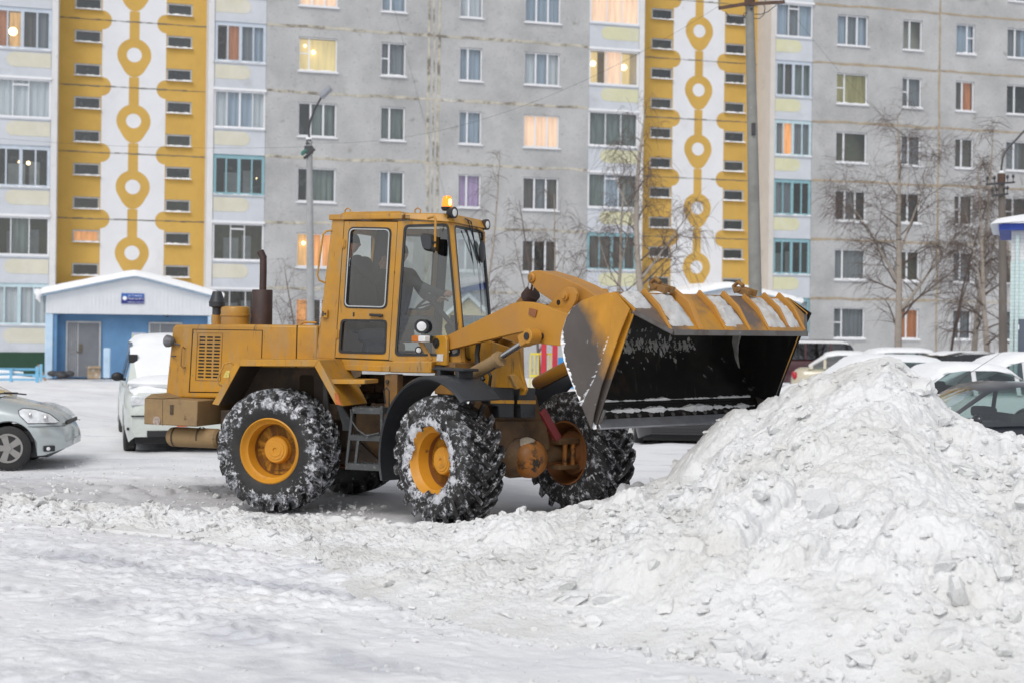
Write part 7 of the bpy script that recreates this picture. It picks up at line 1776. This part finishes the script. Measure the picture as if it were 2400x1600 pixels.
def car(label, loc, rz, L, W, hood, roof, belt, axles, col_m, snow=None, rw=.31, cat="car", name="parked_car", pillars=(), spokes=False, tilt=None, rear_light=True, gl=None, rack=False, taper=.30, boxl=False, sth=1.0):
    """hood: [(x,z)] upper line of the lower body; roof: [(x,z)] greenhouse line from the cowl over the roof to the tail"""
    T = thing(name, label, cat, loc, rz, None)
    hw = W/2; n = 96; xs_ = np.linspace(0, L, n); hx, hz = smoothp(hood)
    V = []; F = []; K = 7
    def wid(x):
        f = min(x, L-x); return hw*(1-taper*max(0, 1-f/.55)**2.2)
    for x in xs_:
        zt = float(np.interp(x, hx, hz)); w_ = wid(x); zb = .20 + .10*max(0, 1-min(x, L-x)/.3)
        for ax_ in axles:
            d = abs(x-ax_)
            if d < rw+.065: zb = max(zb, rw*.98+math.sqrt((rw+.065)**2-d*d))
        zm = min(max(.48, zb+.02), zt-.12); zs_ = max(zb+.04, zt-.10)
        for (y, z) in ((w_*.93, zb), (w_*.99, max(zb+.01, min(zm,.40))), (w_, max(zb+.02, zm)), (w_*.985, (zm+zs_)/2 if zs_ > zm else zs_), (w_*.95, zs_), (w_*.80, zt-.015), (0, zt+.02)):
            V.append((x, -y, z))
    for s_ in (-1, 1):
        off = len(V) if s_ > 0 else 0
        if s_ > 0: V += [(a, -b_, c_) for a, b_, c_ in V[:n*K]]
        for i in range(n-1):
            for k in range(K-1):
                q = (off+i*K+k, off+(i+1)*K+k, off+(i+1)*K+k+1, off+i*K+k+1); F.append(q if s_ < 0 else q[::-1])
    for i0 in (0, (n-1)*K):
        F.append([i0+k for k in range(K)]+[n*K+i0+k for k in range(K-1, -1, -1)])
    m = MB(); m.add(V, F); body = m.build("body", col_m, T, smooth=50)
    m = MB(); m.box(.25, L-.25, -hw*.80, hw*.80, .17, .42)
    for ax_ in axles: m.box(ax_-rw-.05, ax_+rw+.05, -hw*.88, hw*.88, .40, .72 if min(h for _, h in hood) > .6 else .55)
    m.build("underbody", M_plast, T, smooth=0)
    # greenhouse
    gx_, gz_ = smoothp(roof, 90); x0, x1 = roof[0][0], roof[-1][0]; V = []; mg = MB()
    zmax = max(z for _, z in roof)
    for x, z in zip(gx_, gz_):
        zb = float(np.interp(x, hx, hz))-.03; f = (z-zb)/(zmax-zb) if zmax > zb else 0; f = max(0, min(1, f)); wb = wid(x)*.93
        wt_ = wb*(1-.17*f); zt = max(z, zb+.01)
        V += [(x, -wb, zb), (x, -wt_-.0, zb+(zt-zb)*.92), (x, -wt_*.82, zt), (x, 0, zt+.018*f)]
    m_ = len(gx_); V2 = V+[(a, -b_, c_) for a, b_, c_ in V]; side = []; mats_ = []
    xa = next(x for x, z in zip(gx_, gz_) if z > zmax-.10); xz = [x for x, z in zip(gx_, gz_) if z > zmax-.10][-1]
    for s_ in (0, 1):
        o_ = s_*m_*4
        for i in range(m_-1):
            xm = (gx_[i]+gx_[i+1])/2
            for k in range(3):
                q = (o_+i*4+k, o_+(i+1)*4+k, o_+(i+1)*4+k+1, o_+i*4+k+1); F_ = q if s_ == 0 else q[::-1]
                if k == 0: g_ = (x0+.12 < xm < x1-.14) and not any(abs(xm-p) < .045 for p in pillars)
                elif k == 1: g_ = False
                else: g_ = xm < xa-.03 or (xm > xz+.03)
                mg.cm = 1 if g_ else 0; mg.f.append(list(F_)); mg.mi.append(mg.cm)
    mg.v = [Vector(v) for v in V2]
    for i0 in (0, (m_-1)*4): mg.f.append([i0+k for k in range(4)]+[m_*4+i0+k for k in (3,2,1,0)]); mg.mi.append(0)
    mg.build("cabin", [col_m, gl or M_cargl], T, smooth=40)
    m = MB(); m.box(x0+.5, x0+.75, -hw*.6, hw*.6, .5, 1.0); m.box(x0+1.1, x0+1.3, -hw*.6, hw*.6, .45, 1.08); m.box(x0+.95, x0+1.2, .1, .5, 1.0, 1.15); m.build("seats", M_int, T, bevel=.05)
    # wheels
    for ax_ in axles:
        for s_ in (-1, 1):
            c = Vector((ax_, s_*(hw-.11), rw)); m = MB(); m.lathe(c-Vector((0,.10,0)), (0,1,0), [(0,rw*.66),(.005,rw*.90),(.03,rw),(.17,rw),(.195,rw*.90),(.20,rw*.66)], 36); WH_ = m.build("wheel", M_tyc, T, smooth=40)
            m = MB(); oy = s_*.101
            if spokes:
                m.lathe(c+Vector((0,oy-.012*s_,0)), (0,s_,0), [(0,rw*.66),(.02,rw*.67),(.02,rw*.58),(-.02,rw*.56)], 36, cap=False)
                for k in range(5):
                    a = 2*math.pi*k/5+.3; dd = Vector((math.sin(a),0,math.cos(a))); pp = Vector((dd.z,0,-dd.x)); q0 = c+Vector((0,oy,0))
                    m.add([q0+dd*.03+pp*.035, q0+dd*.03-pp*.035, q0+dd*rw*.62-pp*.05, q0+dd*rw*.62+pp*.05]+[q0+dd*.03+pp*.035-Vector((0,.03*s_,0)), q0+dd*.03-pp*.035-Vector((0,.03*s_,0)), q0+dd*rw*.62-pp*.055-Vector((0,.03*s_,0)), q0+dd*rw*.62+pp*.055-Vector((0,.03*s_,0))], [(0,1,2,3),(0,3,7,4),(1,5,6,2)])
                m.cyl(q0, q0+Vector((0,.012*s_,0)), .05, n=20)
                for k in range(5):
                    a = 2*math.pi*k/5+.95; bb = q0+Vector((math.sin(a)*.062,0,math.cos(a)*.062)); m.cyl(bb-Vector((0,.02*s_,0)), bb+Vector((0,.004*s_,0)), .012, n=8)
                b2_ = MB(); b2_.cyl(c+Vector((0,oy-.045*s_,0)), c+Vector((0,oy-.05*s_,0)), rw*.6, n=30); b2_.build("brake_disc", M_plast, WH_)
            else: m.lathe(c+Vector((0,oy,0)), (0,s_,0), [(-.03,rw*.66),(.0,rw*.64),(-.02,rw*.45),(.01,rw*.2),(.02,rw*.1)], 24)
            m.build("rim", M_alloy, WH_, smooth=35)
    def snowcap(x0s, x1s, pr_x, pr_z, wf, th, nm, ye=.97):
        n1_, n2_ = 26, 14; V = []
        for j in range(n2_+1):
            for i in range(n1_+1):
                x = x0s+(x1s-x0s)*i/n1_; s__ = -1+2*j/n2_; zz_ = float(np.interp(x, pr_x, pr_z)); e = min(1, min(i, n1_-i)/2.2, min(j, n2_-j)/2)
                V.append((x, s__*wid(min(max(x,0.02),L-.02))*wf, zz_+.005-.06*abs(s__)**3+th*sth*math.sqrt(max(0, e*(2-e)))*(1+.25*math.sin(x*5+j)*.4)))
        m = MB(); m.add(V, [(j*(n1_+1)+i, j*(n1_+1)+i+1, (j+1)*(n1_+1)+i+1, (j+1)*(n1_+1)+i) for j in range(n2_) for i in range(n1_)]); m.build(nm, M_fresh, T, smooth=60)
    if snow:
        if 'r' in snow: snowcap(xa-.1, xz+.1, gx_, gz_, .80, .09, "roof_snow")
        if 'h' in snow: snowcap(.12, x0+.1, hx, hz, .90, .07, "hood_snow")
        if 'w' in snow: snowcap(x0+.05, xa+.02, gx_, gz_, .86, .05, "windscreen_snow")
        if 'b' in snow: snowcap(xz-.02, x1-.03, gx_, gz_, .86, .05, "rear_window_snow")
        if 't' in snow: snowcap(x1-.05, L-.1, hx, hz, .88, .06, "boot_snow")
    # lights, bumper strips, mirrors (front is x=0)
    for s_ in (-1, 1):
        zt = float(np.interp(.22, hx, hz)); m = MB()
        if boxl: m.box(.0,.14, *sorted((s_*hw*.52, s_*hw*.90)), zt-.24, zt-.08); m.build("headlight", M_chl, T, bevel=.02)
        else: m.sphere((.16, s_*hw*.72, zt-.13), .13, 14, 9, (.9,.95,.62)); m.build("headlight", M_chl, T)
        zt = float(np.interp(L-.15, hx, hz)); m = MB(); m.sphere((L-.12, s_*hw*.78, zt-.16), .12, 12, 8, (.8,.8,1.1)); m.build("tail_light", M_tail, T)
        m = MB(); xm_ = x0+.42; zm_ = float(np.interp(xm_, hx, hz))+.05; m.sphere((xm_, s_*(hw+.08), zm_+.03), .10, 12, 8, (.6,1,.75)); m.tube([(xm_, s_*(hw-.06), zm_-.02), (xm_, s_*(hw+.06), zm_)], .025, 6); m.build("mirror", M_plast if snow else col_m, T)
    m = MB(); m.obox((.0, 0, .35), (.02,0,0), (0,hw*.62,0), (0,0,.05)); m.build("bumper_grille", M_plast, T, bevel=.01)
    m = MB(); m.obox((L, 0, .38), (.015,0,0), (0,hw*.62,0), (0,0,.05)); m.build("rear_bumper_strip", M_plast, T, bevel=.01)
    if rack:
        m = MB()
        for s_ in (-1, 1): m.tube([(xa+.2, s_*hw*.62, zmax+.0), (xa+.25, s_*hw*.62, zmax+.06), (xz-.25, s_*hw*.62, zmax+.06), (xz-.2, s_*hw*.62, zmax)], .015, 6)
        m.build("roof_rack", M_plast, T)
    return T
SEDAN = dict(L=4.4, W=1.72, hood=[(0,.52),(.08,.66),(.5,.80),(1.15,.90),(2.2,.94),(3.4,.95),(4.1,.93),(4.32,.80),(4.4,.55)], roof=[(1.1,.90),(1.85,1.38),(2.2,1.43),(2.9,1.43),(3.25,1.36),(3.85,.95)], belt=.92, axles=(.82,3.45))
HATCH = dict(L=4.1, W=1.72, hood=[(0,.52),(.08,.68),(.5,.84),(1.05,.94),(2.0,.98),(3.3,1.0),(3.95,1.02),(4.05,.9),(4.1,.55)], roof=[(1.0,.94),(1.75,1.44),(2.1,1.50),(3.2,1.49),(3.6,1.42),(4.02,1.02)], belt=.96, axles=(.80,3.30))
MPV = dict(L=4.5, W=1.74, hood=[(0,.50),(.06,.62),(.20,.74),(.5,.87),(1.05,1.0),(1.5,1.03),(3.8,1.05),(4.35,1.05),(4.45,.9),(4.5,.55)], roof=[(.98,.99),(1.95,1.52),(2.4,1.62),(3.6,1.62),(4.0,1.55),(4.42,1.06)], belt=1.0, axles=(.77,3.45))
SUV = dict(L=4.6, W=1.80, hood=[(0,.80),(.04,.96),(.2,1.03),(1.1,1.10),(2.0,1.13),(4.3,1.15),(4.52,1.0),(4.6,.6)], roof=[(1.05,1.08),(1.65,1.70),(2.0,1.80),(4.0,1.80),(4.3,1.74),(4.55,1.15)], belt=1.1, axles=(.85,3.55), rw=.36)
def kw(base, **k): d = dict(base); d.update(k); return d
M_cardk = glass('tinted_car_window', (.10,.11,.12), .10, .5)
P_sil = paint("silver_paint", (.46,.505,.515), .25, .25, dirt=[((.42,.45,.45),.58,.80,1.5)]); P_wht = paint("white_paint", (.62,.66,.62)); P_mar = paint("maroon_paint", (.06,.015,.02)); P_blk = paint("black_paint", (.02,.02,.022), dirt=[((.10,.10,.11),.62,.8,2)])
P_gry = paint("dark_grey_paint", (.022,.024,.032), dirt=[((.10,.10,.11),.62,.8,2)]); P_crm = paint("cream_paint", (.55,.50,.38)); P_red = paint("red_paint_car", (.28,.02,.03)); P_snw = paint("snowed_white_paint", (.68,.69,.70), .7)
def place(px, Y, xl, rz, z=0.0):
    """root (front bumper centre) so that local x=xl, y=0 appears at pixel column px and depth Y"""
    u, v = ray(px, 900); P = Vector((u*Y, Y, z)); return P - Vector((math.cos(rz)*xl, math.sin(rz)*xl, 0))
# silver car at the left: front points right, so local x (front->rear) runs to the left
rz = R(180+8); SIL = car("pale silver car at the left edge with clear headlight and five spoke alloy wheel", place(49, 20.9, .77, rz, -.01)+Vector((0,0,0)), rz, **kw(MPV, col_m=P_sil, spokes=True, pillars=(2.3,3.4), rear_light=True))
for c_ in [o for o in SIL.children if o.name.startswith("headlight")]: bpy.data.objects.remove(c_)
def on_side(x, z, T=SIL, hw=.87, L=4.5, out=.004):
    f = min(x, L-x); w_ = hw*(1-.30*max(0, 1-f/.55)**2.2); return w_*.992+out
hl = [(.13,.66),(.10,.685),(.22,.79),(.42,.86),(.58,.875),(.64,.84),(.62,.77),(.50,.66)]
for s_ in (-1, 1):
    m = MB(); cx_, cz_ = .36, .755; pts_ = []; inn_ = []
    for (x, z) in hl:
        pts_.append(Vector((x, s_*(on_side(x, z)-.05*max(0,(z-.66))/.2), z))); 
    cen = sum(pts_, Vector())/len(pts_); rr = []
    for a in np.linspace(0, 1, 6)[1:-1]: rr.append([p.lerp(cen, float(a))+Vector((-.0,s_*.035*math.sin(a*1.5),.0)) for p in pts_])
    rings_ = [pts_]+rr; nn_ = len(pts_); vs = [p for r_ in rings_ for p in r_]; fs = []
    for k in range(len(rings_)-1):
        for i in range(nn_): j = (i+1) % nn_; fs.append((k*nn_+i, k*nn_+j, (k+1)*nn_+j, (k+1)*nn_+i))
    fs.append([(len(rings_)-1)*nn_+i for i in range(nn_)]); m.add(vs, fs); H_ = m.build("headlight", M_chl, SIL, smooth=70)
    if s_ > 0: m = MB(); m.tube(pts_+[pts_[0]], .006, 6); m.build("seal", M_plast, H_)
    m = MB(); m.sphere((.27, s_*(on_side(.27,.73)+.004), .73), .035, 12, 8, (1,.4,1)); m.sphere((.47, s_*(on_side(.47,.77)+.006), .78), .028, 12, 8, (1,.4,1)); m.build("bulb_reflector", M_chrome, H_)
    m = MB(); x, z = .22, .30; yy = on_side(x, z); m.obox((x, s_*(yy-.002), z), (.075,s_*.03,0), (0,.012,0), (0,0,.042)); FG = m.build("fog_light_recess", M_plast, SIL, bevel=.012)
    m = MB(); m.lathe((x+.02, s_*(yy-.005), z), (-.3,s_,0), [(0,.036),(.018,.034),(.024,.02)], 18); m.build("fog_light", M_chl, FG)
    m = MB(); m.tube([(.02+.08*k_, s_*on_side(max(.06,.02+.08*k_), .62, out=.001), .615) for k_ in range(0,7)], .004, 5); m.build("bumper_seam", M_gap, SIL)
    m = MB(); m.tube([(1.22, s_*(on_side(1.22,.8)-.004), .97), (1.20, s_*on_side(1.2,.5,out=.001), .60), (1.22, s_*on_side(1.2,.3,out=.0), .30)], .004, 5); m.build("door_seam", M_gap, SIL)
m = MB(); m.tube([(.80,-.55,1.0),(.98,-.35,1.03),(1.02,.3,1.05)], .012, 6); m.tube([(.88,-.30,1.03),(.98,.1,1.05)], .018, 6); m.build("wiper", M_plast, SIL)
for c_ in [o for o in SIL.children if o.name.startswith("bumper_grille")]: bpy.data.objects.remove(c_)
m = MB(); m.box(.03, .06, -.45, .45, .62, .68); m.build("grille", M_plast, SIL, bevel=.01)
m = MB(); m.obox((1.28,-.80,.20), (.015,0,.0), (0,.09,0), (.01,0,.14)); m.build("mudflap", M_plast, SIL)

rz = R(107); VAN = car("snow covered white off-road wagon standing behind the loader's rear end", place(430, 22.6, .1, rz, .0), rz, **kw(SUV, col_m=P_wht, snow='rhw', pillars=(2.6,3.6), taper=.12, boxl=True))
for (y0, z0, w_, h_, mt_) in ((.18,.50,.10,.06,mat("orange_plate_patch", (.7,.10,.03), .5)),):
    m = MB(); m.box(-.06, -.045, -.05, .10, .46, .58); m.build("number_plate", mt_, VAN, smooth=0)
m = MB(); m.tube([(1.12,.2,1.17),(1.25,.75,1.22)], .014, 6); m.box(1.40,1.52,.66,.80,1.42,1.56); m.build("wiper", M_plast, VAN)
m = MB(); m.box(-.012, .02, -.45, .45, .78, .90); m.build("grille", M_plast, VAN, bevel=.01)
m = MB(); m.box(.10,.30,-.86,.86,.40,.44); m.box(-.03,.02,-.80,.80,.62,.64); m.build("bumper_strip", M_plast, VAN)
m = MB(); m.sphere((.62,.0,1.12), .9, 24, 12, (.62,.95,.16)); m.build("drifted_snow", M_fresh, VAN)
rz = R(0-4); car("dark maroon van with black windows parked against the grey wall", place(1875, 57, 2.4, rz, -.15), rz, **kw(SUV, col_m=P_mar, snow='r', pillars=(2.5,3.5), rack=True, gl=M_cardk, taper=.12, sth=.3), )
rz = R(10); car("white car half buried in snow just left of the heap's summit", place(1880, 31, .6, rz, .0), rz, **kw(HATCH, col_m=P_snw, snow='rhw', pillars=(2.3,)))
rz = R(170); car("old cream saloon with snowy roof behind the left slope of the heap", place(1995, 48, 2.4, rz, -.1), rz, **kw(SEDAN, col_m=P_crm, snow='rb', pillars=(2.45,3.3)))
rz = R(182); car("car completely covered in snow with a thin dark roof edge, behind the summit", place(2140, 45, 2.2, rz, .0), rz, **kw(HATCH, col_m=P_gry, snow='rhwb', pillars=(2.3,3.3)))
rz = R(200); car("black hatchback with a red tail light in the row by the grey wall", place(2285, 44, 2.2, rz, .0), rz, **kw(HATCH, col_m=P_blk, snow='r', pillars=(2.3,3.3), gl=M_cardk, sth=.25))
rz = R(195); car("dark car mostly hidden between the black hatchback and the kiosk", place(2372, 48, 2.2, rz, .0), rz, **kw(SEDAN, col_m=P_gry, snow='rb', pillars=(2.4,)))
rz = R(12); car("white saloon with snowy roof and small side window right of the summit", place(2225, 27.5, 2.3, rz, .0), rz, **kw(SEDAN, col_m=P_snw, snow='rhwbt', pillars=(2.4,3.3)))
rz = R(10); car("tall car under a thick rounded snow cover behind the dark grey car", place(2400, 28.5, 2.7, rz, .0), rz, **kw(MPV, col_m=P_snw, snow='rhwb', pillars=(2.3,3.4)))
rz = R(6); DG = car("near dark grey car with clear greenish side windows at the right edge", place(2300, 19.6, 1.9, rz, -.08), rz, **kw(HATCH, col_m=P_gry, pillars=(2.42,3.5)))
m = MB(); m.tube([(1.75,.45,1.47),(1.95,.45,1.62),(2.42,.45,1.92)], [.006,.004,.002], 5); m.build("aerial", M_plast, DG)
rz = R(-94); car("dark car with red tail lights glimpsed under the lip of the bucket", place(1600, 25.6, 4.1, rz, -.1), rz, **kw(HATCH, col_m=P_blk, snow='r'))
